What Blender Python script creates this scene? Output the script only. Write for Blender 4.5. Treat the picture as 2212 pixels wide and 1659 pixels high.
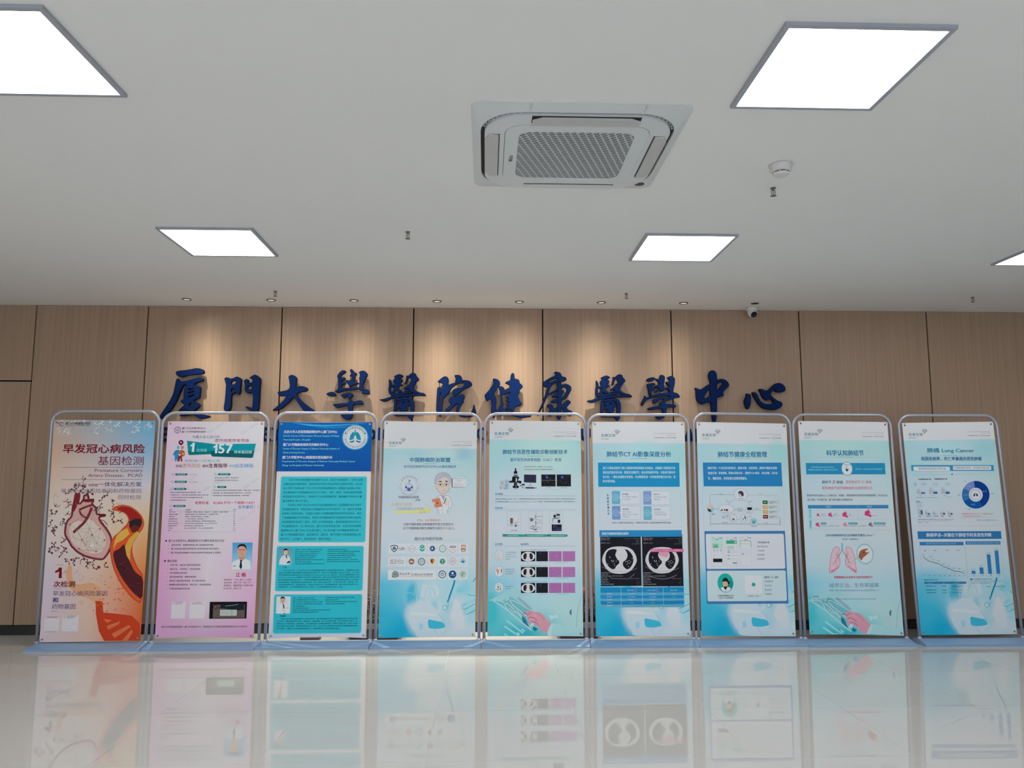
import bpy, bmesh, math, random
import numpy as np
from mathutils import Vector, Matrix
from mathutils.geometry import tessellate_polygon

for o in list(bpy.data.objects): bpy.data.objects.remove(o)
SC = bpy.context.scene
COL = SC.collection
# ------------------------------------------------------------------ camera
CAMZ = 1.395                      # eye height; y runs towards the panelled wall, x to the right
FPX, YAW, PITCH = 1655.0, math.radians(1.94), math.radians(6.82)
cam = bpy.data.cameras.new('camera'); cam_o = bpy.data.objects.new('camera', cam); COL.objects.link(cam_o)
cam.sensor_width = 36.0; cam.lens = 36.0 * FPX / 2212.0
cam_o.location = (0, 0, CAMZ)
cam_o.rotation_euler = (math.radians(90) + PITCH, 0, -YAW)
cam.clip_start = .05; cam.clip_end = 60
SC.camera = cam_o
# ------------------------------------------------------------------ world: overcast daylight that enters at the open entrance behind the camera
w = bpy.data.worlds.new('world'); SC.world = w; w.use_nodes = True
WORLD_STR = 0.95
w.node_tree.nodes['Background'].inputs[0].default_value = (.68, .82, 1.0, 1)
w.node_tree.nodes['Background'].inputs[1].default_value = WORLD_STR
SC.view_settings.view_transform = 'Standard'; SC.view_settings.look = 'None'
SC.view_settings.gamma = 1; SC.view_settings.use_curve_mapping = False
SC.view_settings.exposure = 1.08
PANEL_STR = 7.0                   # LED ceiling panels
SPOT_W = 76.0                     # wall-washing downlights
# ------------------------------------------------------------------ room measures
H = 2.963; WY = 7.10; XL, XR, YB = -7.6, 8.4, -4.5

def ray(px, py):
    x, z = (px - 1106) / FPX, -(py - 829.5) / FPX
    c, s = math.cos(PITCH), math.sin(PITCH)
    y, z = c - z * s, s + z * c
    c, s = math.cos(YAW), math.sin(YAW)
    return np.array([x * c + y * s, -x * s + y * c, z])
def on_z(px, py, z):
    r = ray(px, py); t = (z - CAMZ) / r[2]; return Vector((r[0] * t, r[1] * t, z))
def on_y(px, py, Y):
    r = ray(px, py); t = Y / r[1]; return Vector((r[0] * t, Y, CAMZ + r[2] * t))

# ------------------------------------------------------------------ materials
def lin(c): 
    c = c / 255.0
    return c / 12.92 if c <= .04045 else ((c + .055) / 1.055) ** 2.4
def mat(name, col, rough=.5, metal=0.0, noise=None, emit=None, spec=None, bump=None):
    m = bpy.data.materials.new(name); m.use_nodes = True; nt = m.node_tree; b = nt.nodes['Principled BSDF']
    b.inputs['Base Color'].default_value = (*col, 1); b.inputs['Roughness'].default_value = rough; b.inputs['Metallic'].default_value = metal
    if spec is not None: b.inputs['Specular IOR Level'].default_value = spec
    tc = nt.nodes.new('ShaderNodeTexCoord')
    def tex(scale, detail=4):
        mp = nt.nodes.new('ShaderNodeMapping'); mp.inputs['Scale'].default_value = scale
        n = nt.nodes.new('ShaderNodeTexNoise'); n.inputs['Scale'].default_value = 1; n.inputs['Detail'].default_value = detail
        nt.links.new(tc.outputs['Object'], mp.inputs['Vector']); nt.links.new(mp.outputs[0], n.inputs['Vector']); return n
    if noise:
        sc, c2, lo, hi = noise
        n = tex(sc); r = nt.nodes.new('ShaderNodeMapRange'); r.inputs[1].default_value = lo; r.inputs[2].default_value = hi
        mx = nt.nodes.new('ShaderNodeMix'); mx.data_type = 'RGBA'; mx.inputs[6].default_value = (*col, 1); mx.inputs[7].default_value = (*c2, 1)
        nt.links.new(n.outputs[0], r.inputs[0]); nt.links.new(r.outputs[0], mx.inputs[0]); nt.links.new(mx.outputs[2], b.inputs['Base Color'])
    if bump:
        n = tex(bump[0]); bp = nt.nodes.new('ShaderNodeBump'); bp.inputs['Strength'].default_value = bump[1]; bp.inputs['Distance'].default_value = bump[2]
        nt.links.new(n.outputs[0], bp.inputs['Height']); nt.links.new(bp.outputs[0], b.inputs['Normal'])
    if emit:
        b.inputs['Emission Color'].default_value = (*emit[0], 1); b.inputs['Emission Strength'].default_value = emit[1]
    return m
M = {}
M['ceiling'] = mat('ceiling_paint', (.90, .885, .855), .9, noise=((.7, .7, .7), (.885, .87, .84), .35, .7))
M['plaster'] = mat('wall_plaster', (.78, .76, .72), .9, noise=((2, 2, 2), (.74, .72, .68), .3, .7))
M['wood'] = mat('pale_wood_laminate', (.445, .298, .200), .5, noise=((42, 42, .9), (.385, .256, .170), .35, .68), bump=((140, 140, 2), .15, .002))
M['gap'] = mat('black_joint', (.006, .005, .005), .9, noise=((9, 9, 9), (.01, .008, .008), .3, .7), spec=.0)
M['skirting'] = mat('black_skirting', (.018, .016, .016), .35, noise=((3, 3, 3), (.03, .027, .026), .3, .7))
M['tile'] = mat('polished_porcelain', (.63, .60, .555), .0, noise=((1.3, 1.3, 1.3), (.665, .635, .59), .3, .7))
M['tile'].node_tree.nodes['Principled BSDF'].inputs['IOR'].default_value = 1.57
M['grout'] = mat('pale_grout', (.80, .77, .72), .5, noise=((2, 2, 2), (.34, .32, .30), .50, .62))
M['tube'] = mat('silver_painted_tube', (.50, .515, .58), .32, .35, noise=((6, 6, 6), (.45, .465, .53), .3, .7))
M['base'] = mat('bluegrey_steel_base', (.27, .41, .60), .36, .1, noise=((2.5, 5, 5), (.31, .45, .64), .3, .7), bump=((7, 9, 9), .25, .01))
M['ring'] = mat('zinc_eyelet', (.55, .56, .58), .3, .7, noise=((60, 60, 60), (.35, .36, .38), .3, .7))
M['hook'] = mat('steel_wire', (.45, .44, .42), .35, .7, noise=((50, 50, 50), (.3, .3, .3), .3, .7))
M['blue'] = mat('royal_blue_acrylic', (.0015, .018, .098), .6, noise=((3, 3, 3), (.0015, .015, .085), .3, .7), spec=.08)
M['blue_side'] = mat('dark_navy_edge', (.004, .005, .018), .6, noise=((8, 8, 8), (.007, .006, .02), .3, .7), spec=.12)
M['ac'] = mat('ac_white_plastic', (.74, .75, .74), .35, noise=((2, 2, 2), (.71, .72, .71), .3, .7))
M['ac2'] = mat('ac_louver_grey', (.60, .585, .56), .45, noise=((4, 4, 4), (.56, .545, .52), .3, .7))
M['dark'] = mat('dark_cavity', (.02, .018, .018), .7, noise=((12, 12, 12), (.03, .027, .027), .3, .7))
M['ac_in'] = mat('ac_filter_brown', (.055, .042, .040), .8, noise=((30, 30, 30), (.075, .06, .055), .3, .7))
M['lightframe'] = mat('light_frame_grey', (.42, .43, .47), .5, noise=((5, 5, 5), (.38, .39, .43), .3, .7))
M['led'] = mat('led_diffuser', (.9, .9, .9), .5, emit=((.90, .95, 1.0), PANEL_STR))
M['chrome'] = mat('sprinkler_brass', (.30, .27, .23), .35, .8, noise=((80, 80, 80), (.16, .14, .12), .3, .7))
M['smoke'] = mat('detector_offwhite', (.76, .71, .69), .45, noise=((20, 20, 20), (.72, .68, .66), .3, .7))
M['can'] = mat('downlight_trim', (.16, .13, .12), .35, .5, noise=((30, 30, 30), (.10, .085, .08), .3, .7))
M['lamp'] = mat('warm_led_lens', (.9, .85, .8), .5, emit=((1.0, .86, .72), .32))
M['glass'] = mat('camera_glass', (.012, .012, .014), .12, noise=((60, 60, 60), (.02, .02, .022), .3, .7))
M['pot'] = mat('dark_red_wood', (.075, .035, .03), .45, noise=((30, 30, 4), (.11, .05, .04), .3, .7))
M['pot_rim'] = mat('tan_wicker', (.45, .36, .26), .7, noise=((60, 60, 60), (.30, .23, .16), .3, .7), bump=((90, 90, 90), .5, .004))
M['leaf'] = mat('dark_leaf', (.035, .06, .03), .5, noise=((25, 25, 25), (.07, .10, .05), .3, .7))
M['stem'] = mat('brown_twig', (.07, .045, .03), .7, noise=((25, 25, 25), (.11, .07, .05), .3, .7))
M['petal_r'] = mat('crimson_petal', (.42, .03, .07), .6, noise=((40, 40, 40), (.60, .12, .16), .3, .7))
M['petal_p'] = mat('mauve_petal', (.36, .10, .30), .6, noise=((40, 40, 40), (.52, .24, .45), .3, .7))
M['petal_o'] = mat('rust_petal', (.45, .14, .08), .6, noise=((40, 40, 40), (.60, .28, .18), .3, .7))
M['ink'] = mat('grey_ink', (.10, .10, .11), .5, noise=((90, 90, 90), (.16, .16, .17), .3, .7))
M['grout2'] = mat('flap_dots', (.36, .34, .32), .6, noise=((60, 60, 60), (.42, .40, .38), .3, .7))
M['alu'] = mat('entrance_mullion', (.20, .21, .22), .4, .6, noise=((9, 9, 9), (.26, .27, .28), .3, .7))
def vinyl():
    m = bpy.data.materials.new('printed_vinyl'); m.use_nodes = True; nt = m.node_tree; b = nt.nodes['Principled BSDF']
    a = nt.nodes.new('ShaderNodeAttribute'); a.attribute_name = 'ink'; nt.links.new(a.outputs['Color'], b.inputs['Base Color'])
    b.inputs['Roughness'].default_value = .45; b.inputs['Specular IOR Level'].default_value = .10
    tc = nt.nodes.new('ShaderNodeTexCoord'); n = nt.nodes.new('ShaderNodeTexNoise'); n.inputs['Scale'].default_value = 3.0; bp = nt.nodes.new('ShaderNodeBump')
    bp.inputs['Strength'].default_value = .25; bp.inputs['Distance'].default_value = .01
    nt.links.new(tc.outputs['Object'], n.inputs['Vector']); nt.links.new(n.outputs[0], bp.inputs['Height']); nt.links.new(bp.outputs[0], b.inputs['Normal'])
    return m
M['vinyl'] = vinyl()

# ------------------------------------------------------------------ helpers
def tag(o, label=None, cat=None, group=None, kind=None):
    if label: o['label'] = label
    if cat: o['category'] = cat
    if group: o['group'] = group
    if kind: o['kind'] = kind
    return o
def empty(name, loc, rot=(0, 0, 0)):
    o = bpy.data.objects.new(name, None); COL.objects.link(o); o.location = loc; o.rotation_euler = rot; o.empty_display_size = .05; return o
def add(name, me, m, parent=None, loc=None):
    if m is not None and not me.materials:
        for k in (m if isinstance(m, (list, tuple)) else [m]): me.materials.append(k)
    o = bpy.data.objects.new(name, me); COL.objects.link(o)
    if parent is not None: o.parent = parent
    if loc is not None: o.location = loc
    return o
def bm_obj(name, bm, m, parent=None, loc=None, smooth=False):
    me = bpy.data.meshes.new(name); bmesh.ops.recalc_face_normals(bm, faces=bm.faces[:]); bm.to_mesh(me); bm.free()
    if smooth:
        for p in me.polygons: p.use_smooth = True
    return add(name, me, m, parent, loc)
def box(bm, x0, y0, z0, x1, y1, z1, mi=0):
    v = [bm.verts.new((x, y, z)) for z in (z0, z1) for y in (y0, y1) for x in (x0, x1)]
    for f in ((0, 1, 3, 2), (4, 5, 7, 6), (0, 1, 5, 4), (2, 3, 7, 6), (0, 2, 6, 4), (1, 3, 7, 5)):
        bm.faces.new([v[i] for i in f]).material_index = mi
    return v
def lathe(bm, prof, n=24, cx=0, cy=0, mi=0, mats=None):
    rings = []
    for r, z in prof:
        rings.append([bm.verts.new((cx + r * math.cos(2 * math.pi * k / n), cy + r * math.sin(2 * math.pi * k / n), z)) for k in range(n)] if r > 1e-6 else [bm.verts.new((cx, cy, z))])
    for j, (a, b) in enumerate(zip(rings, rings[1:])):
        for k in range(n):
            k2 = (k + 1) % n
            vs = [a[k % len(a)], a[k2 % len(a)], b[k2 % len(b)], b[k % len(b)]]
            u = []
            for q in vs:
                if q not in u: u.append(q)
            if len(u) > 2: bm.faces.new(u).material_index = mats[j] if mats else mi
def tube(bm, pts, r, n=10, caps=True):
    pts = [Vector(p) for p in pts]; rings = []; up = None
    for i, p in enumerate(pts):
        d = (pts[min(i + 1, len(pts) - 1)] - pts[max(i - 1, 0)]).normalized()
        if up is None: up = d.orthogonal().normalized()
        up = (up - d * up.dot(d)).normalized(); s = d.cross(up)
        rr = r[i] if isinstance(r, (list, tuple)) else r
        rings.append([bm.verts.new(p + rr * (math.cos(2 * math.pi * k / n) * up + math.sin(2 * math.pi * k / n) * s)) for k in range(n)])
    for a, b in zip(rings, rings[1:]):
        for k in range(n): bm.faces.new((a[k], a[(k + 1) % n], b[(k + 1) % n], b[k]))
    if caps: bm.faces.new(rings[0][::-1]); bm.faces.new(rings[-1])
def rrect(x0, y0, x1, y1, r, n=6):
    out = []
    for cx, cy, a in ((x1 - r, y1 - r, 0), (x0 + r, y1 - r, 90), (x0 + r, y0 + r, 180), (x1 - r, y0 + r, 270)):
        for k in range(n + 1):
            t = math.radians(a + 90 * k / n); out.append((cx + r * math.cos(t), cy + r * math.sin(t)))
    return out
def prism(bm, loop, z0, z1, mi=0):
    a = [bm.verts.new((x, y, z0)) for x, y in loop]; b = [bm.verts.new((x, y, z1)) for x, y in loop]
    bm.faces.new(a).material_index = mi; bm.faces.new(b).material_index = mi
    for k in range(len(loop)):
        k2 = (k + 1) % len(loop); bm.faces.new((a[k], a[k2], b[k2], b[k])).material_index = mi
def band(bm, outer, inner, z0, z1, mi=0):
    """a flat ring between two loops of equal length, with thickness"""
    n = len(outer); L = [[bm.verts.new((x, y, z)) for x, y in lp] for lp, z in ((outer, z0), (inner, z0), (inner, z1), (outer, z1))]
    for k in range(n):
        k2 = (k + 1) % n
        for a, b in ((0, 1), (1, 2), (2, 3), (3, 0)): bm.faces.new((L[a][k], L[a][k2], L[b][k2], L[b][k])).material_index = mi
def copy_tree(o, parent=None):
    c = o.copy(); COL.objects.link(c)
    if parent is not None: c.parent = parent
    for ch in list(o.children): copy_tree(ch, c)
    return c

# ------------------------------------------------------------------ the room
fl = empty('floor', (0, 0, 0)); tag(fl, kind='structure')
bm = bmesh.new(); box(bm, XL, YB, -.06, XR, WY + .1, -.0009)
bm_obj('grout', bm, M['grout'], fl)
TS = .815
JX0 = on_z(1188, 1402, 0).x; JY0 = on_z(1400, 1532, 0).y
tile_me = None
xs = sorted(JX0 + k * TS for k in range(-10, 11)); ys = sorted(JY0 + k * TS for k in range(-12, 4))
def tile_mesh(wx, wy):
    bm = bmesh.new(); box(bm, 0, 0, -.0008, wx, wy, 0); me = bpy.data.meshes.new('tile')
    bmesh.ops.recalc_face_normals(bm, faces=bm.faces[:]); bm.to_mesh(me); bm.free(); return me
cache = {}
GAP = .0019
def cells(js, lo, hi):
    e = [lo] + [j for j in js if lo + .02 < j < hi - .02] + [hi]
    return list(zip(e, e[1:]))
ntile = 0
for (y0, y1) in cells(ys, YB, WY):
    if y1 < 1.6: continue
    for (x0, x1) in cells(xs, XL, XR):
        k = (round(x1 - x0, 3), round(y1 - y0, 3))
        if k not in cache: cache[k] = tile_mesh(x1 - x0 - GAP, y1 - y0 - GAP)
        add('tile', cache[k], M['tile'], fl, (x0 + GAP / 2, y0 + GAP / 2, 0)); ntile += 1
ylo = [c for c in cells(ys, YB, WY) if c[1] >= 1.6][0][0]
bm = bmesh.new()
for (y0, y1) in cells(ys, YB, WY):
    if y1 >= 1.6: continue
    for (x0, x1) in cells(xs, XL, XR): box(bm, x0 + GAP / 2, y0 + GAP / 2, -.0008, x1 - GAP / 2, y1 - GAP / 2, 0)
o = bm_obj('tile_field', bm, M['tile'], fl); o['kind'] = 'stuff'
bm = bmesh.new(); box(bm, XL, YB, H, XR, WY + .1, H + .1)
tag(bm_obj('ceiling', bm, M['ceiling']), kind='structure')
wb = empty('wall_back', (0, WY, 0)); tag(wb, kind='structure')
bm = bmesh.new(); box(bm, XL, .04, 0, XR, .1, H); bm_obj('backing', bm, M['gap'], wb)
SEAM = [on_y(x, y, WY).x for x, y in ((80, 656), (321, 659), (610, 662), (894, 665), (1172, 667), (1449, 669), (1725, 672), (2000, 674))]
pitchx = (SEAM[-1] - SEAM[2]) / 5
e = [XL, SEAM[0] - 2 * pitchx, SEAM[0] - pitchx] + SEAM + [SEAM[-1] + pitchx * k for k in (1, 2, 3)] + [XR]
ZSPLIT = on_y(70, 823, WY).z
for i, (a, b) in enumerate(zip(e, e[1:])):
    spans = [(.088, H - .002)] if i != 2 else [(.088, ZSPLIT - .006), (ZSPLIT + .006, H - .002)]
    for z0, z1 in spans:
        bm = bmesh.new(); box(bm, a + .0055, 0, z0, b - .0055, .018, z1)
        bmesh.ops.bevel(bm, geom=[ed for ed in bm.edges], offset=.001, segments=1, affect='EDGES')
        bm_obj('wood_panel', bm, M['wood'], wb)
bm = bmesh.new(); box(bm, XL, .004, 0, XR, .030, .083)
tag(bm_obj('baseboard_back', bm, M['skirting'], None, (0, WY, 0)), kind='structure')
for nm, x0, x1 in (('wall_left', XL - .1, XL), ('wall_right', XR, XR + .1)):
    bm = bmesh.new(); box(bm, x0, YB, 0, x1, WY + .1, H); tag(bm_obj(nm, bm, M['plaster']), kind='structure')
# entrance side behind the camera: glazed front, seen only in reflections; solid returns left and right, mullions between
wf = empty('wall_front', (0, YB, 0)); tag(wf, kind='structure')
for nm, q_ in (('return_wall', (XL, 0, XL + 3.0, H)), ('return_wall', (XR - 3.0, 0, XR, H)), ('lintel', (XL + 3, 2.6, XR - 3, H))):
    bm = bmesh.new(); box(bm, q_[0], -.15, q_[1], q_[2], 0, q_[3]); bm_obj(nm, bm, M['plaster'], wf)
for k in range(6):
    x = XL + 3.0 + (XR - XL - 6.0) * k / 5; bm = bmesh.new(); box(bm, x - .03, -.10, 0, x + .03, -.03, 2.6); bm_obj('mullion', bm, M['alu'], wf)
# ------------------------------------------------------------------ ceiling light panels
def led_panel(x, y, lab=None):
    """x, y: corner nearest the entrance, left"""
    t = empty('ceiling_light', (x, y, H)); S = .612
    bm = bmesh.new()
    band(bm, [(0, 0), (S, 0), (S, S), (0, S)], [(.020, .020), (S - .020, .020), (S - .020, S - .020), (.020, S - .020)], -.014, 0)
    bm_obj('light_frame', bm, M['lightframe'], t)
    bm = bmesh.new(); prism(bm, rrect(.0205, .0205, S - .0205, S - .0205, .012, 3), -.006, -.001); bm_obj('diffuser', bm, M['led'], t)
    if lab: tag(t, lab, 'ceiling light', 'square light panels in the ceiling')
    return t
LX = (on_z(107, 25, H).x - .612, on_z(1567, 243, H).x)
for x, y, lab in ((LX[0], 2.45, 'large glowing square light panel at the upper left edge of the photo'),
                  (LX[1], 2.46, 'large glowing square light panel right of the air conditioner'),
                  (LX[0], 4.78, 'smaller looking square light panel left of the centre, nearer the wood wall'),
                  (LX[1], 4.80, 'smaller looking square light panel below the air conditioner, towards the right'),
                  (LX[1] + 2.72, 4.83, 'square light panel cut by the right edge of the photo')):
    led_panel(x, y, lab)
for x in (LX[0] - 2.72, LX[0], LX[1], LX[1] + 2.72):      # the same grid goes on over the rest of the hall
    for y in (2.45, .1, -2.25):
        if y > 2 and x in LX: continue
        if y > 2 and x > 3: continue
        led_panel(x, y)['kind'] = 'structure'
# ------------------------------------------------------------------ ceiling cassette air conditioner
ac = empty('air_conditioner', (on_z(1018, 218, H).x, 3.06, H)); W_ = .955
tag(ac, 'white square ceiling cassette air conditioner with slotted grille and one open flap', 'air conditioner')
n6 = 8
bm = bmesh.new()
o_, i_ = rrect(0, 0, W_, W_, .055, n6), rrect(.038, .068, W_ - .038, W_ - .040, .19, n6)
L4 = [[bm.verts.new((x, y, z)) for x, y in lp] for lp, z in ((o_, 0), (o_, -.005), (i_, -.016), (i_, 0))]
for A_, B_ in zip(L4, L4[1:]):
    for k in range(len(o_)): bm.faces.new((A_[k], A_[(k + 1) % len(o_)], B_[(k + 1) % len(o_)], B_[k]))
bm_obj('outer_frame', bm, M['ac'], ac)
for x in (.255, .745):
    bm = bmesh.new(); box(bm, x - .0007, .004, -.0155, x + .0007, .070, -.0035); bm_obj('frame_seam', bm, M['ac2'], ac)
bm = bmesh.new(); prism(bm, rrect(.03, .06, W_ - .03, W_ - .034, .19, n6), -.0022, -.001); bm_obj('cavity', bm, M['dark'], ac)
bm = bmesh.new()          # the ribs seen in the air slot at the two near corners
for cx, s in ((.238, -1), (W_ - .238, 1)):
    for k in range(9):
        a = math.radians(8 + 8.2 * k); px, py = cx + s * .192 * math.sin(a), .266 - .192 * math.cos(a)
        box(bm, px - .0045, py - .0045, -.014, px + .0045, py + .0045, -.0022)
bm_obj('slot_rib', bm, M['ac2'], ac)['kind'] = 'stuff'
bm = bmesh.new()
band(bm, rrect(.056, .083, W_ - .056, W_ - .050, .175, n6), rrect(.147, .167, W_ - .147, W_ - .140, .09, n6), -.026, -.0022)
bm_obj('inner_frame', bm, M['ac'], ac)
bm = bmesh.new(); band(bm, rrect(.149, .169, W_ - .149, W_ - .142, .088, n6), rrect(.212, .232, W_ - .212, W_ - .192, .055, n6), -.029, -.0022)
bm_obj('grille_frame', bm, M['ac'], ac)
bm = bmesh.new(); prism(bm, rrect(.205, .225, W_ - .205, W_ - .185, .06, n6), -.0268, -.0022); bm_obj('filter', bm, M['ac_in'], ac)
bm = bmesh.new(); box(bm, .262, .0815, -.0262, .740, .150, -.0255); bm_obj('outlet_shade_plate', bm, M['dark'], ac)  # solid dark plate; its colour stands in for the shade inside the outlet
# slotted grille: diagonal bars with staggered bridges
gx0, gy0, gx1, gy1 = .211, .231, W_ - .211, W_ - .191
def inside(x, y, r=.05):
    if not (gx0 <= x <= gx1 and gy0 <= y <= gy1): return False
    cx = min(max(x, gx0 + r), gx1 - r); cy = min(max(y, gy0 + r), gy1 - r)
    return (x - cx) ** 2 + (y - cy) ** 2 <= r * r
bm = bmesh.new(); dvec = Vector((.905, .425, 0)).normalized(); nvec = Vector((-dvec.y, dvec.x, 0))
per, sl = .0148, .046
c0 = Vector(((gx0 + gx1) / 2, (gy0 + gy1) / 2, 0))
def bar(p, q, wd):
    n_ = (q - p).normalized(); s_ = Vector((-n_.y, n_.x, 0)) * wd / 2
    a = [bm.verts.new(v + Vector((0, 0, z))) for z in (-.0288, -.0270) for v in (p - s_, q - s_, q + s_, p + s_)]
    for f in ((0, 1, 2, 3), (4, 5, 6, 7), (0, 1, 5, 4), (1, 2, 6, 5), (2, 3, 7, 6), (3, 0, 4, 7)): bm.faces.new([a[i] for i in f])
for k in range(-34, 35):
    base_ = c0 + nvec * (k * per); seg = []
    t = -.5
    while t < .5:
        p = base_ + dvec * t
        if inside(p.x, p.y): seg.append(t)
        t += .003
    if len(seg) > 2: bar(base_ + dvec * seg[0], base_ + dvec * seg[-1], .0048)
    for j in range(-12, 13):
        t = j * sl + (k % 3) * sl / 3
        p = base_ + dvec * t; q = p + nvec * per
        if inside(p.x, p.y) and inside(q.x, q.y): bar(p, q, .009)
o = bm_obj('grille_lattice', bm, M['ac'], ac); o['kind'] = 'stuff'
def flap(name, x0, y0, x1, y1, rot, axis, m_, z=-.028, dots=False, taper=.02):
    f = empty(name, ((x0 + x1) / 2, (y0 + y1) / 2, z)); f.parent = ac
    hx, hy = (x1 - x0) / 2, (y1 - y0) / 2
    if hx > hy: lp = [(-hx, hy), (-hx, -hy + taper), (-hx * .82, -hy), (hx * .82, -hy), (hx, -hy + taper), (hx, hy)]
    else:
        s = 1 if x0 > .4 else -1
        lp = [(-s * hx, -hy), (s * (hx - taper), -hy), (s * hx, -hy * .78), (s * hx, hy * .78), (s * (hx - taper), hy), (-s * hx, hy)]
    bm = bmesh.new(); prism(bm, lp, -.004, .002); bm_obj('flap_blade', bm, m_, f)
    if dots:
        bm = bmesh.new()
        for j in range(5):
            for k in range(78):
                x = -hx * .96 + 1.92 * hx * (k + .5 * (j % 2)) / 78; y = -hy * .62 + 1.5 * hy * j / 5
                box(bm, x - .0011, y - .0011, -.0046, x + .0011, y + .0011, -.0039)
        bm_obj('perforation', bm, M['grout2'], f)['kind'] = 'stuff'
    f.rotation_euler = (rot, 0, 0) if axis == 'x' else (0, rot, 0)
    return f

flap('louver', .265, .086, .738, .146, math.radians(-7), 'x', M['ac2'], -.0345, dots=True)['label'] = 'open perforated flap at the near side'
flap('louver', .056, .265, .120, .735, math.radians(5), 'y', M['ac2'], -.029)
flap('louver', W_ - .120, .265, W_ - .056, .735, math.radians(-5), 'y', M['ac2'], -.029)
flap('louver', .265, W_ - .102, .738, W_ - .055, 0, 'x', M['ac'], -.0275)
for q_ in ((.262, W_ - .105, .741, W_ - .102), (.121, .262, .1245, .738), (W_ - .1245, .262, W_ - .121, .738)):
    bm = bmesh.new(); box(bm, q_[0], q_[1], -.0285, q_[2], q_[3], -.0262); bm_obj('louver_gap', bm, M['dark'], ac)
bm = bmesh.new(); tube(bm, [(.178, .60, -.0292), (.178, .56, -.0292)], .0012, 4); bm_obj('switch_slit', bm, M['ac2'], ac)
cu = bpy.data.curves.new('t', 'FONT'); cu.body = 'Midea'; cu.size = .030; cu.offset = .0004; lo = bpy.data.objects.new('t', cu); COL.objects.link(lo); bpy.context.view_layer.update()
me = bpy.data.meshes.new_from_object(lo); bpy.data.objects.remove(lo); me.name = 'logo'; me.materials.clear()
g = add('logo', me, M['ink'], ac, (.192, .560, -.0295)); g.rotation_euler = (math.radians(180), 0, math.radians(-90))
bm = bmesh.new(); prism(bm, [(.885 + .026 * math.cos(t * math.pi / 12), .870 + .024 * math.sin(t * math.pi / 12)) for t in range(24)], -.0155, -.008)
bm_obj('receiver_window', bm, M['glass'], ac)
# ------------------------------------------------------------------ smoke detector
p = on_z(1686, 356, H)
sd = empty('smoke_detector', p); tag(sd, 'round off-white smoke detector on the ceiling right of the air conditioner', 'smoke detector')
bm = bmesh.new(); lathe(bm, [(0, 0), (.057, 0), (.057, -.010), (.055, -.012), (.054, -.030), (.050, -.036), (.041, -.040), (0, -.040)], 32); bm_obj('housing', bm, M['smoke'], sd, smooth=True)
bm = bmesh.new(); lathe(bm, [(0, -.0395), (.0385, -.0395), (.0385, -.0455), (0, -.0455)], 32); bm_obj('smoke_slot', bm, M['dark'], sd)
bm = bmesh.new(); lathe(bm, [(0, -.045), (.040, -.045), (.041, -.047), (.039, -.054), (.033, -.057), (0, -.058)], 32)
for k in range(8):
    a = k * math.pi / 4 + .3; x, y = .039 * math.cos(a), .039 * math.sin(a); box(bm, x - .002, y - .002, -.046, x + .002, y + .002, -.0385)
bm_obj('cap', bm, M['smoke'], sd, smooth=False)
# ------------------------------------------------------------------ sprinklers
def sprinkler(loc, lab):
    t = empty('sprinkler', loc); tag(t, lab, 'sprinkler', 'brass sprinkler heads in the ceiling')
    bm = bmesh.new(); lathe(bm, [(0, 0), (.015, 0), (.015, -.003), (.009, -.006), (.008, -.013), (0, -.013)], 16); bm_obj('body', bm, M['chrome'], t)
    for s in (-1, 1):
        bm = bmesh.new(); tube(bm, [(s * .006, 0, -.010), (s * .0115, 0, -.017), (s * .0115, 0, -.028), (s * .006, 0, -.038), (0, 0, -.042)], .0019, 6); bm_obj('yoke_arm', bm, M['chrome'], t)
    bm = bmesh.new(); lathe(bm, [(0, -.012), (.0022, -.012), (.0028, -.022), (.0022, -.036), (0, -.036)], 8); bm_obj('bulb', bm, M['can'], t)
    bm = bmesh.new(); lathe(bm, [(0, -.040), (.004, -.040), (.004, -.043), (.016, -.044), (.0165, -.0455), (0, -.0455)], 16); bm_obj('deflector', bm, M['chrome'], t)
for q, lab in (((1670, 406), 'brass sprinkler just below the smoke detector'), ((881, 501), 'brass sprinkler alone between the two smaller light panels'),
               ((595, 629), 'brass sprinkler by the second downlight from the left'), ((1353, 634), 'brass sprinkler near the sixth downlight, right of centre'),
               ((2101, 642), 'brass sprinkler near the right edge above the last stand')):
    sprinkler(on_z(*q, H), lab)
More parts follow.
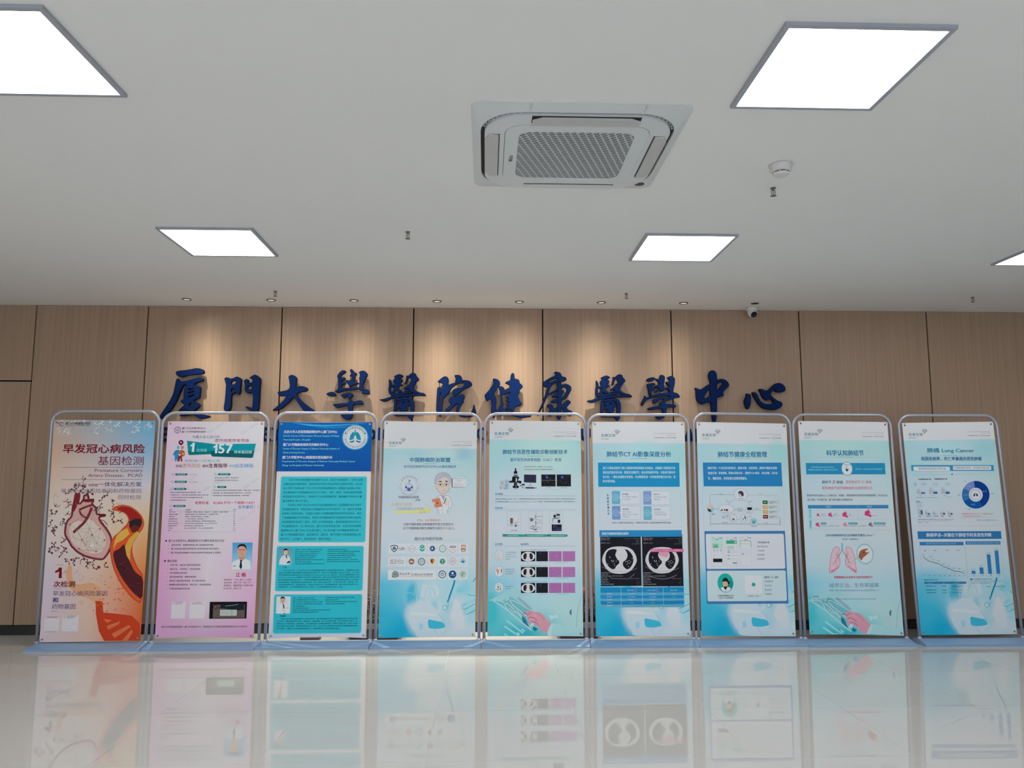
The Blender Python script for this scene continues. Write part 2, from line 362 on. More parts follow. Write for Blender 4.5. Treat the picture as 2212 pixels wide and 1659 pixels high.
# ------------------------------------------------------------------ downlights and their warm cones
SPOTS = ((398, 643, 1.0), (583, 645, .55), (764, 648, .85), (944, 650, 1.1), (1122, 652, 1.25), (1299, 653, .95), (1477, 654, .6))
TILT = (-.22, -.20, -.03, -.02, .05, .08, .10)
names = ('leftmost', 'second from the left', 'third from the left', 'middle', 'fifth from the left', 'sixth from the left', 'rightmost')
for i, (px, py, s) in enumerate(SPOTS):
    p = on_z(px, py, H); p.y = WY - .29
    t = empty('downlight', p); tag(t, 'small round dark rimmed downlight along the wood wall, %s of the seven' % names[i], 'downlight', 'row of downlights along the wood wall')
    bm = bmesh.new(); lathe(bm, [(.036, 0), (.0405, 0), (.0405, -.006), (.034, -.008), (.030, -.002)], 24); bm_obj('trim_ring', bm, M['can'], t, smooth=True)
    bm = bmesh.new(); lathe(bm, [(0, -.001), (.031, -.001), (.031, -.0025), (0, -.0025)], 24); bm_obj('lens', bm, M['lamp'], t)
    L = bpy.data.lights.new('downlight_beam', 'SPOT'); L.energy = SPOT_W * s; L.color = (1.0, .95, .80); L.spot_size = math.radians(150); L.spot_blend = .3; L.shadow_soft_size = .018
    L.use_nodes = True; nt = L.node_tree; em = nt.nodes['Emission']; tc = nt.nodes.new('ShaderNodeTexCoord'); sp = nt.nodes.new('ShaderNodeSeparateXYZ')
    nt.links.new(tc.outputs['Normal'], sp.inputs[0]); last = sp.outputs['Z']      # beam profile: intensity falls off exponentially with the angle from the axis
    for op_, v_ in (('ABSOLUTE', None), ('ARCCOSINE', None), ('SUBTRACT', .17), ('MULTIPLY', -5.9), ('EXPONENT', None), ('MINIMUM', 1.1)):
        mth = nt.nodes.new('ShaderNodeMath'); mth.operation = op_; nt.links.new(last, mth.inputs[0]); last = mth.outputs[0]
        if v_ is not None: mth.inputs[1].default_value = v_
    nt.links.new(last, em.inputs['Strength'])
    lo = bpy.data.objects.new('lamp_beam', L); COL.objects.link(lo); lo.parent = t; lo.location = (0, 0, -.012); lo.rotation_euler = (math.radians(3), TILT[i], 0)
# ------------------------------------------------------------------ ceiling camera and the open hole beside it
p = on_z(1625, 664, H); p.y = WY - .115
cc = empty('security_camera', p); tag(cc, 'white dome security camera at the top of the wood wall', 'camera')
bm = bmesh.new(); lathe(bm, [(0, 0), (.052, 0), (.053, -.012), (.048, -.030), (.042, -.036), (0, -.036)], 28); bm_obj('camera_base', bm, M['smoke'], cc, smooth=True)
bm = bmesh.new(); lathe(bm, [(0, .045), (.028, .04), (.041, .020), (.043, 0), (.040, -.022), (.030, -.034), (.0, -.034)], 28)
g = bm_obj('camera_ball', bm, M['smoke'], cc, (0, -.004, -.050), smooth=True); g.rotation_euler = (math.radians(-52), 0, math.radians(10))
bm = bmesh.new(); lathe(bm, [(0, -.0335), (.029, -.0335), (.030, -.038), (.026, -.041), (.016, -.040), (.0, -.038)], 28); bm_obj('lens_window', bm, M['glass'], g, smooth=True)
p = on_z(1633, 654, H); p.y = WY - .29
bm = bmesh.new(); lathe(bm, [(0, .0), (.037, .0), (.037, -.0015), (.034, -.002), (.033, -.0008), (0, -.0008)], 24)
tag(bm_obj('ceiling_hole', bm, M['dark'], None, p), 'empty black round opening in the ceiling beside the dome camera', 'opening')

# ------------------------------------------------------------------ the calligraphy sign: each character its own object
ZA, ZB, ZC, ZD = (340, 780, 4.8087), (700, 780, 6.506), (1030, 780, 6.32), (1360, 780, 6.144)
SIGN_Y = WY - .055; DEPTH = .03
def S(z, *polys): return [[(z[0] + x / z[2], z[1] + y / z[2]) for x, y in zip(p[::2], p[1::2])] for p in polys]
def smooth_loop(p, it=2):
    for _ in range(it):
        q = []
        for i in range(len(p)):
            a, b = p[i], p[(i + 1) % len(p)]
            q += [(a[0] * .8 + b[0] * .2, a[1] * .8 + b[1] * .2), (a[0] * .2 + b[0] * .8, a[1] * .2 + b[1] * .8)]
        p = q
    return p
def grow(p, d):
    """shift a closed outline outwards (d > 0) along its normals"""
    area = sum(a[0] * b[1] - b[0] * a[1] for a, b in zip(p, p[1:] + p[:1])); sg = 1 if area > 0 else -1; out = []
    for i in range(len(p)):
        a, b, c = Vector(p[i - 1]), Vector(p[i]), Vector(p[(i + 1) % len(p)])
        n1 = Vector(((b - a).y, -(b - a).x)); n2 = Vector(((c - b).y, -(c - b).x))
        n = (n1.normalized() if n1.length else n1) + (n2.normalized() if n2.length else n2)
        if n.length > 1e-6: n = n.normalized() * d * sg
        out.append((b.x + n.x, b.y + n.y))
    return out
def char_mesh(name, pieces, y0, y1, d, m_, parent):
    verts, faces = [], []
    for k, piece in enumerate(pieces):
        loops = [grow(lp, d if j == 0 else -d) for j, lp in enumerate(piece)]
        f3 = tessellate_polygon([[Vector((x, z, 0)) for x, z in lp] for lp in loops]); base_ = len(verts); flat = [q for lp in loops for q in lp]
        yy = y0 + k * .0004
        verts += [(x, yy, z) for x, z in flat] + [(x, y1, z) for x, z in flat]; n = len(flat)
        faces += [[base_ + i for i in t] for t in f3] + [[base_ + n + i for i in t[::-1]] for t in f3]
        s = 0
        for lp in loops:
            for i in range(len(lp)):
                a, b = s + i, s + (i + 1) % len(lp); faces.append([base_ + a, base_ + b, base_ + n + b, base_ + n + a])
            s += len(lp)
    me = bpy.data.meshes.new(name); me.from_pydata(verts, [], faces); me.update(); return add(name, me, m_, parent)
def character(ch, pieces, extra):
    """pieces: [[outline, hole, ...], ...] in photo pixels, turned into metres on the plane of the sign"""
    W2 = [[[(on_y(x, y, SIGN_Y).x, on_y(x, y, SIGN_Y).z) for x, y in smooth_loop(lp)] for lp in pc] for pc in pieces]
    cx = sum(q[0] for q in W2[0][0]) / len(W2[0][0]); cz = min(q[1] for pc in W2 for q in pc[0])
    W2 = [[[(x - cx, z - cz) for x, z in lp] for lp in pc] for pc in W2]
    t = empty('sign_character', (cx, SIGN_Y, cz)); tag(t, 'dark blue raised brush-script character %s, %s' % (ch, extra), 'sign letter', 'calligraphy characters on the wood wall')
    char_mesh('character_body', W2, .0015, DEPTH, .0022, M['blue_side'], t)
    char_mesh('character_face', W2, -.0015, .0012, -.0028, M['blue'], t)
    for q in (W2[0][0][0], W2[0][0][len(W2[0][0]) // 2]):
        bm = bmesh.new(); sx = q[0] * .9; box(bm, sx - .004, DEPTH - .002, q[1] - .004, sx + .004, WY - SIGN_Y, q[1] + .004)
        bm_obj('standoff_pin', bm, M['hook'], t)
A1 = S(ZA, (192,118,200,105,330,90,400,74,440,78,475,92,483,115,475,132,380,140,300,152,255,166,230,163,205,148,192,130))
A2 = S(ZA, (205,180,232,210,262,214,330,198,385,182,425,170,460,174,476,192,470,206,430,214,400,224,380,238,382,250,420,258,445,272,443,310,437,350,438,375,415,390,385,400,375,415,405,432,436,448,437,465,420,485,395,505,375,520,400,545,430,553,470,556,545,570,540,582,480,598,455,600,430,590,380,560,350,555,300,565,240,572,228,566,260,545,300,520,318,505,290,500,250,512,215,518,225,505,262,470,280,455,255,435,238,415,262,400,275,392,272,350,275,320,282,285,290,262,300,240,275,245,258,262,240,300,220,350,200,400,180,440,150,490,120,530,80,565,40,602,22,590,30,560,80,490,130,410,165,340,185,260,195,200),
       (316,290,335,284,358,281,380,284,386,295,350,303,322,302), (318,325,350,315,384,310,384,322,350,333,322,340), (318,366,350,355,382,347,384,358,350,371,320,382), (322,452,345,432,358,440,372,460,378,476,360,480,335,470))
character('廈', [A1, A2], 'first on the left above the pink banner')
character('門', [S(ZA, (695,180,715,170,735,172,760,185,790,178,825,160,850,172,875,190,870,230,860,270,862,300,850,345,835,345,815,325,790,335,768,350,765,400,765,460,752,500,735,520,710,522,692,505,690,480,700,420,708,340,712,280,715,240,705,210),
       (765,215,785,205,812,205,818,220,800,240,775,250,766,235), (762,300,775,282,800,285,812,290,800,308,775,320,762,312)),
      S(ZA, (898,205,915,188,938,190,945,205,942,230,960,225,985,220,990,195,980,182,955,175,975,160,1010,140,1035,152,1072,182,1070,220,1062,300,1060,400,1052,480,1045,525,1010,522,970,515,940,498,912,475,935,472,970,488,985,490,990,440,995,380,990,335,975,325,940,332,915,318,905,290,912,262,905,235), (938,290,935,265,955,258,985,258,988,290,960,298))], 'second from the left')
character('大', [S(ZA, (1362,160,1385,145,1415,148,1440,165,1448,190,1440,230,1435,268,1460,268,1495,260,1535,268,1560,285,1558,305,1530,318,1490,320,1455,332,1448,355,1480,400,1530,445,1590,490,1638,518,1600,524,1540,526,1515,510,1480,460,1440,400,1415,370,1395,390,1350,440,1300,485,1250,510,1190,515,1220,490,1270,450,1310,410,1340,365,1310,360,1270,362,1258,345,1247,320,1300,315,1350,302,1372,285,1378,250,1372,210,1368,185))], 'third from the left')
character('學', [S(ZB, (32,462,60,445,105,432,135,438,165,465,155,488,120,498,75,488,45,475)),
  S(ZB, (185,210,205,175,245,135,285,128,305,145,295,165,250,190,235,215,234,248,280,232,300,242,290,258,245,280,245,305,285,292,305,305,295,325,250,335,245,370,250,385,300,380,400,372,490,375,500,340,500,250,488,238,505,225,505,190,500,165,485,160,520,140,555,135,590,155,610,185,605,210,580,240,565,290,545,330,545,370,560,395,600,400,625,412,642,465,600,462,530,455,545,430,530,410,480,395,400,400,310,408,260,420,210,442,175,438,150,425,185,405,200,380,200,300,195,240)),
  S(ZB, (365,125,380,110,405,125,415,150,455,170,458,185,440,205,435,235,420,265,412,290,440,305,485,305,490,318,450,322,410,335,380,350,360,368,350,355,350,335,320,305,298,285,310,268,350,275,385,265,395,235,405,210,385,205,358,210,375,190,385,175,370,150)),
  S(ZB, (232,480,270,462,330,448,375,448,408,470,400,490,375,515,365,530,385,560,395,575,430,570,480,555,530,555,552,605,500,610,440,605,405,615,400,650,398,740,390,790,350,825,320,822,270,800,230,755,270,750,335,750,340,700,335,650,345,625,300,628,230,645,190,655,155,640,122,605,170,605,260,595,320,590,350,570,355,550,345,520,325,505,345,485,310,490,280,520,265,510))], 'above the deep blue and white banner')
YI = [((915,250,938,285,948,320,940,370,938,420,955,450,1000,452,1100,440,1200,425,1240,420,1245,440,1150,462,1060,475,975,490,940,485,910,445,905,400,915,330,912,280),),
  ((980,218,1010,200,1060,182,1105,200,1110,215,1085,232,1035,240,1080,245,1105,262,1095,290,1060,310,1090,325,1105,338,1060,352,1040,375,1070,405,1100,430,1050,440,1015,420,1000,410,985,440,950,450,960,420,995,385,1010,360,970,365,940,365,945,340,990,330,980,310,970,285,975,265,995,245,1000,232),),
  ((1155,200,1180,212,1220,175,1255,165,1290,180,1295,210,1320,232,1335,260,1310,285,1275,290,1300,300,1275,330,1250,380,1290,420,1340,440,1365,450,1330,460,1280,450,1240,430,1215,410,1180,425,1130,430,1120,420,1160,405,1195,395,1180,382,1130,395,1120,385,1160,350,1195,330,1215,330,1200,310,1235,285,1215,250,1210,215,1180,250,1165,300,1145,325,1138,320,1150,270,1158,230),),
  ((778,542,830,535,900,515,960,490,1100,470,1250,460,1350,450,1385,445,1420,465,1432,490,1360,485,1250,488,1100,500,980,520,930,535,890,560,850,568,810,560),),
  ((990,540,1010,530,1015,560,1025,590,1015,640,1020,690,1010,720,1010,765,985,760,975,740,980,680,985,610),),
  ((1010,540,1060,520,1130,505,1200,510,1240,530,1262,570,1268,640,1262,700,1255,770,1245,800,1220,825,1195,800,1170,765,1205,745,1218,690,1215,620,1205,560,1170,540,1100,545,1040,560),),
  ((1040,570,1095,545,1130,540,1175,545,1190,560,1170,585,1200,600,1190,630,1150,645,1175,665,1165,695,1130,710,1080,712,1050,700,1060,680,1095,675,1065,660,1020,665,1015,640,1060,625,1050,600,1030,590), (1095,590,1115,572,1140,568,1130,585,1110,592)),
  ((985,752,1100,740,1200,745,1200,765,1100,768,1000,770),)]
character('醫', [S(ZB, *p) for p in YI], 'fifth from the left, crossing a panel joint')
character('院', [S(ZB, (1598,288,1640,250,1680,220,1715,215,1745,238,1752,280,1740,330,1745,380,1760,420,1745,470,1725,470,1695,515,1680,510,1670,560,1660,650,1655,720,1640,780,1620,775,1600,740,1575,690,1580,600,1585,500,1590,420,1595,375,1620,365,1645,385,1680,420,1665,380,1672,320,1640,300,1610,300), (1635,430,1645,470,1640,560,1625,650,1607,665,1612,560,1625,470)),
  S(ZB, (1740,335,1790,320,1850,300,1842,285,1850,270,1850,240,1832,200,1870,195,1910,200,1935,230,1940,270,1980,270,2030,275,2065,295,2080,325,2070,350,2040,368,2000,380,1960,395,1930,425,1900,450,1865,475,1835,490,1850,510,1900,480,1940,465,1972,480,1975,515,1955,545,1965,570,1940,600,1915,640,1895,680,1890,720,1900,750,1960,765,2040,770,2100,745,2065,712,2090,680,2105,600,2120,650,2132,700,2140,740,2110,770,2050,785,1960,788,1900,770,1860,740,1850,690,1870,640,1895,590,1860,600,1810,650,1760,700,1720,745,1700,720,1705,690,1760,630,1800,600,1765,585,1748,550,1765,525,1800,500,1830,480,1805,455,1800,420,1830,395,1870,380,1930,380,1960,350,1980,310,1920,305,1870,320,1830,345,1790,380,1760,430,1740,470,1725,440))], 'sixth from the left above the first pale blue banner')
character('健', [S(ZC, (218,240,260,243,298,262,316,295,312,335,290,355,270,375,255,410,235,455,262,500,268,560,262,640,258,700,245,770,225,770,205,740,195,680,205,600,200,540,190,510,165,525,145,545,125,530,108,480,115,455,150,420,190,375,220,325,232,280)),
  S(ZC, (300,350,345,345,372,370,378,410,345,470,350,540,365,600,350,650,400,672,470,690,610,705,745,740,740,760,680,765,620,778,560,762,480,740,400,735,320,740,250,720,258,650,290,680,320,690,300,640,325,610,335,560,330,480,310,420,325,400,300,385)),
  S(ZC, (470,180,490,162,510,175,515,245,550,245,580,265,582,300,620,330,625,355,600,380,575,395,585,425,560,460,555,495,575,515,580,545,612,570,608,605,560,610,520,620,505,670,490,700,470,690,470,650,420,665,390,645,410,625,450,615,405,600,410,580,455,560,410,550,395,535,440,515,405,500,400,480,450,455,460,420,400,440,350,462,320,455,325,430,380,400,440,370,465,350,440,320,388,300,400,285,460,262,462,220))], 'seventh from the left, brightest lit')
character('康', [S(ZC, (1060,145,1105,148,1145,165,1160,212,1205,218,1228,245,1210,268,1150,280,1060,300,1020,330,1000,375,975,440,945,520,910,600,880,660,850,715,832,750,825,735,850,670,890,590,920,500,950,420,975,360,925,350,905,320,905,290,950,260,1000,230,1060,205,1078,180), (960,290,1010,262,1080,235,1120,232,1060,265,1000,290)),
  S(ZC, (1095,290,1150,280,1155,350,1160,450,1155,560,1150,650,1155,740,1135,802,1115,790,1095,760,1105,650,1110,560,1108,450,1105,350)),
  S(ZC, (1140,330,1200,312,1250,320,1285,350,1290,385,1270,430,1240,480,1200,520,1160,530,1155,510,1200,470,1225,420,1230,380,1205,350,1150,362)),
  S(ZC, (1010,430,1060,400,1110,375,1115,395,1060,430,990,460,975,450)), S(ZC, (1030,480,1060,455,1110,430,1160,400,1185,395,1190,420,1160,460,1110,490,1070,490,1035,492)),
  S(ZC, (1000,555,1030,535,1080,520,1130,500,1155,510,1150,540,1100,560,1040,570)),
  S(ZC, (958,605,985,588,1020,590,1048,620,1045,655,1110,620,1115,640,1080,680,1040,705,1060,730,1000,750,970,745,975,700,1000,670,1000,640,970,625)),
  S(ZC, (1150,600,1200,570,1215,545,1245,530,1275,545,1282,570,1250,600,1225,630,1240,660,1290,680,1315,705,1300,745,1260,750,1210,720,1185,680,1180,640,1150,640))], 'eighth from the left, with a long sweeping left stroke')
character('醫', [S(ZC, *[[v_ for x, y in zip(lp[::2], lp[1::2]) for v_ in (1502 + (x - 778) * .948, 180 + (y - 165) * .962)] for lp in p]) for p in YI], 'ninth from the left, above the CT scan banner')
character('學', [S(ZD, (228,242,260,225,310,215,340,225,338,245,290,265,262,272,240,268)),
  S(ZD, (232,300,270,300,320,292,345,300,340,318,295,330,290,350,335,348,345,362,330,385,295,395,290,425,300,450,270,460,262,440,255,400,245,350)),
  S(ZD, (345,235,400,240,405,200,415,182,450,190,470,212,465,245,460,290,450,310,465,330,460,370,450,400,430,402,415,385,385,400,345,415,335,405,375,380,400,360,370,350,335,330,380,318,410,300,385,275,350,250)),
  S(ZD, (500,220,540,198,580,205,602,235,600,300,585,360,575,410,590,440,540,440,530,400,520,375,480,368,470,355,530,345,530,320,485,290,480,278,530,275,530,245)),
  S(ZD, (205,450,215,490,290,460,400,430,500,418,590,415,640,430,675,478,640,482,600,490,540,510,500,520,470,540,470,570,540,572,600,575,622,605,600,612,540,608,490,612,490,660,475,710,450,755,400,775,360,755,340,735,430,735,440,690,440,630,380,630,320,640,270,650,235,628,300,612,380,595,430,585,400,570,400,560,430,540,460,500,400,510,340,560,318,560,312,525,330,505,380,490,450,480,500,482,560,465,500,455,400,465,290,490,235,510,200,545,180,590,158,585,155,555,190,500))], 'third from the right end')
character('中', [S(ZD, (1055,170,1070,135,1100,122,1135,135,1155,170,1160,230,1160,350,1160,500,1158,650,1150,760,1140,805,1112,805,1100,740,1085,600,1075,480,1070,350,1075,290,1060,240,1050,210)),
  S(ZD, (865,350,945,385,1000,345,1075,295,1075,360,1020,420,990,470,995,500,1050,480,1160,400,1170,388,1220,330,1248,290,1230,275,1165,300,1160,250,1200,238,1255,240,1300,270,1325,320,1300,350,1260,385,1235,425,1250,440,1245,465,1200,475,1160,490,1120,540,1030,545,985,570,950,568,905,530,890,490,885,420,885,385))], 'second from the right end')
character('心', [S(ZD, (1628,415,1660,412,1695,440,1715,490,1745,540,1800,570,1860,575,1905,565,1915,545,1890,510,1860,480,1850,515,1820,520,1790,500,1760,460,1745,420,1715,370,1760,372,1800,390,1840,395,1880,355,1930,305,1975,290,2030,305,2065,345,2070,385,2040,410,1960,410,1930,395,1935,365,1890,400,1870,440,1900,480,1960,525,2020,545,2032,580,2000,620,1940,645,1860,640,1780,625,1720,580,1680,510,1650,465)),
  S(ZD, (1550,430,1575,438,1605,445,1612,490,1605,560,1590,620,1565,638,1545,610,1525,545,1535,500,1555,465))], 'last on the right')
# second row of the sign: Latin letters, seen only in the gaps between the stands
def poly_letter(ch, loops, lab):
    W2 = [[[(on_y(x, y, SIGN_Y).x, on_y(x, y, SIGN_Y).z) for x, y in lp] for lp in pc] for pc in loops]
    cx, cz = W2[0][0][0]; W2 = [[[(x - cx, z - cz) for x, z in lp] for lp in pc] for pc in W2]
    t = empty('sign_letter', (cx, SIGN_Y, cz)); tag(t, lab, 'sign letter', 'latin letters below the calligraphy')
    char_mesh('letter_body', W2, .0015, DEPTH, .001, M['blue_side'], t); char_mesh('letter_face', W2, -.0015, .0012, -.002, M['blue'], t)
def rl(x0, y0, x1, y1): return [(x0, y0), (x1, y0), (x1, y1), (x0, y1)]
def LE(x): return [[(x, 923), (x + 20, 923), (x + 20, 929), (x + 7, 929), (x + 7, 935), (x + 18, 935), (x + 18, 940), (x + 7, 940), (x + 7, 947), (x + 20, 947), (x + 20, 953), (x, 953)]]
def arc(cx, cy, rx, ry, a0=0, a1=360, n=26): return [(cx + rx * math.cos(math.radians(a0 + (a1 - a0) * k / n)), cy + ry * math.sin(math.radians(a0 + (a1 - a0) * k / n))) for k in range(n)]
for ch, lp, lab in (('E', [LE(344)], 'dark sign letter E between the orange and the pink banner'),
    ('E', [LE(563)], 'dark sign letter E showing at the right edge of the pink banner'),
    ('X', [[[(586, 924), (594, 924), (601, 934), (608, 924), (616, 924), (605, 939), (616, 953), (608, 953), (601, 944), (594, 953), (586, 953), (597, 939)]]], 'dark sign letter X left of the deep blue banner'),
    ('D', [[[(790, 924), (800, 924), (809, 930), (812, 938), (809, 947), (800, 953), (790, 953)], [(796, 930), (800, 930), (805, 935), (806, 939), (804, 944), (799, 947), (796, 947)][::-1]]], 'dark sign letter D right of the deep blue banner'),
    ('I', [[rl(817, 924, 822, 951)]], 'dark sign letter I between the frames of third and fourth stands'),
    ('C', [[[(846, 926), (838, 923), (830, 926), (826, 932), (825, 940), (827, 947), (832, 952), (846, 951), (846, 945), (836, 946), (832, 940), (833, 932), (838, 929), (846, 932)]]], 'dark curved sign letter behind the left edge of the fourth banner'),
    ('O', [[arc(1041, 937, 11.5, 14), arc(1041, 937, 7, 9)[::-1]]], 'dark ring shaped sign letter O between fourth and fifth stands'),
    ('U', [[[(1254, 926), (1260, 926), (1260, 941), (1262, 946), (1266, 947), (1269, 945), (1270, 941), (1270, 926), (1276, 926), (1276, 943), (1272, 951), (1266, 953), (1258, 951), (1254, 943)]]], 'dark sign letter U between fifth and sixth stands'),
    ('A', [[[(1487, 926), (1492, 926), (1500, 953), (1494, 953), (1489, 936), (1484, 953), (1478, 953)]]], 'dark sign letter A at the right edge of the CT scan banner'),
    ('L', [[[(1502, 926), (1507, 926), (1507, 948), (1520, 948), (1520, 953), (1502, 953)]]], 'dark sign letter L at the left edge of the seventh banner')):
    poly_letter(ch, lp, lab)

# ------------------------------------------------------------------ flower boxes on the floor behind the stands
def leaf_blade(bm, p, d, L, wd, droop=.3):
    d = d.normalized(); s = d.cross(Vector((0, 0, 1))); s = s.normalized() if s.length > .01 else Vector((1, 0, 0))
    pts = [p + d * (L * t) + Vector((0, 0, -droop * L * t * t)) for t in (0, .35, .7, 1)]; ws = (.15, 1, .8, .03)
    L_ = [bm.verts.new(q - s * wd * k / 2) for q, k in zip(pts, ws)]; R_ = [bm.verts.new(q + s * wd * k / 2) for q, k in zip(pts, ws)]; C_ = [bm.verts.new(q + Vector((0, 0, -wd * .12 * k))) for q, k in zip(pts, ws)]
    for i in range(3): bm.faces.new((L_[i], L_[i + 1], C_[i + 1], C_[i])); bm.faces.new((C_[i], C_[i + 1], R_[i + 1], R_[i]))
def blossom(bm, p, r, rnd):
    for k in range(6):
        a = k * math.pi / 3 + rnd.random(); leaf_blade(bm, p, Vector((math.cos(a), math.sin(a), .5 + .4 * rnd.random())), r, r * .8, .4)
def flower_box(x, y, wdt, hh, petals, seed, lab):
    rnd = random.Random(seed); t = empty('flower_planter', (x, y, 0)); tag(t, lab, 'potted flowers')
    bm = bmesh.new(); hw = wdt / 2
    lo_, hi_ = [(-hw * .86, -.09), (hw * .86, -.09), (hw * .86, .09), (-hw * .86, .09)], [(-hw, -.11), (hw, -.11), (hw, .11), (-hw, .11)]
    a = [bm.verts.new((u, v, 0)) for u, v in lo_]; b = [bm.verts.new((u, v, .115)) for u, v in hi_]; c = [bm.verts.new((u * .92, v * .9, .115)) for u, v in hi_]; d = [bm.verts.new((u * .92, v * .9, .09)) for u, v in hi_]
    bm.faces.new(a); bm.faces.new(d)
    for A_, B_ in ((a, b), (b, c), (c, d)):
        for k in range(4): bm.faces.new((A_[k], A_[(k + 1) % 4], B_[(k + 1) % 4], B_[k]))
    bm_obj('planter_box', bm, M['pot'], t)
    bm = bmesh.new(); band(bm, [(u * 1.06, v * 1.08) for u, v in hi_], hi_, .10, .145); bm_obj('planter_rim', bm, M['pot_rim'], t)
    bs, bl = bmesh.new(), bmesh.new(); bf = {p_: bmesh.new() for p_ in petals}
    for k in range(46):
        b0 = Vector((rnd.uniform(-hw * .85, hw * .85), rnd.uniform(-.07, .07), .09)); top = Vector((b0.x * 1.12 + rnd.uniform(-.03, .03), b0.y * 1.2, rnd.uniform(.55, 1.0) * hh))
        mid = (b0 + top) / 2 + Vector((rnd.uniform(-.02, .02), rnd.uniform(-.02, .02), 0)); tube(bs, [b0, mid, top], .0025, 5, False)
        for j in range(7):
            q = b0.lerp(top, rnd.uniform(.2, .9)); a_ = rnd.uniform(0, 6.28); leaf_blade(bl, q, Vector((math.cos(a_), math.sin(a_), rnd.uniform(-.1, .8))), rnd.uniform(.035, .06), .022)
        for j in range(3): blossom(bf[rnd.choice(petals)], top + Vector((rnd.uniform(-.02, .02), rnd.uniform(-.02, .02), rnd.uniform(-.06, .01))), rnd.uniform(.014, .024), rnd)
    tag(bm_obj('stems', bs, M['stem'], t), kind='stuff'); tag(bm_obj('foliage', bl, M['leaf'], t), kind='stuff')
    for p_ in petals: tag(bm_obj('blossoms', bf[p_], M[p_], t), kind='stuff')
flower_box((on_z(793, 1372, 0).x + on_z(835, 1372, 0).x) / 2, 6.86, .46, .42, ['petal_o', 'petal_p'], 4, 'planter of rust and mauve flowers on the floor behind the third and fourth stands')
flower_box(on_z(1246, 1372, 0).x, 6.86, .36, .44, ['petal_r'], 9, 'dark planter of crimson flowers on the floor behind the fifth stand')
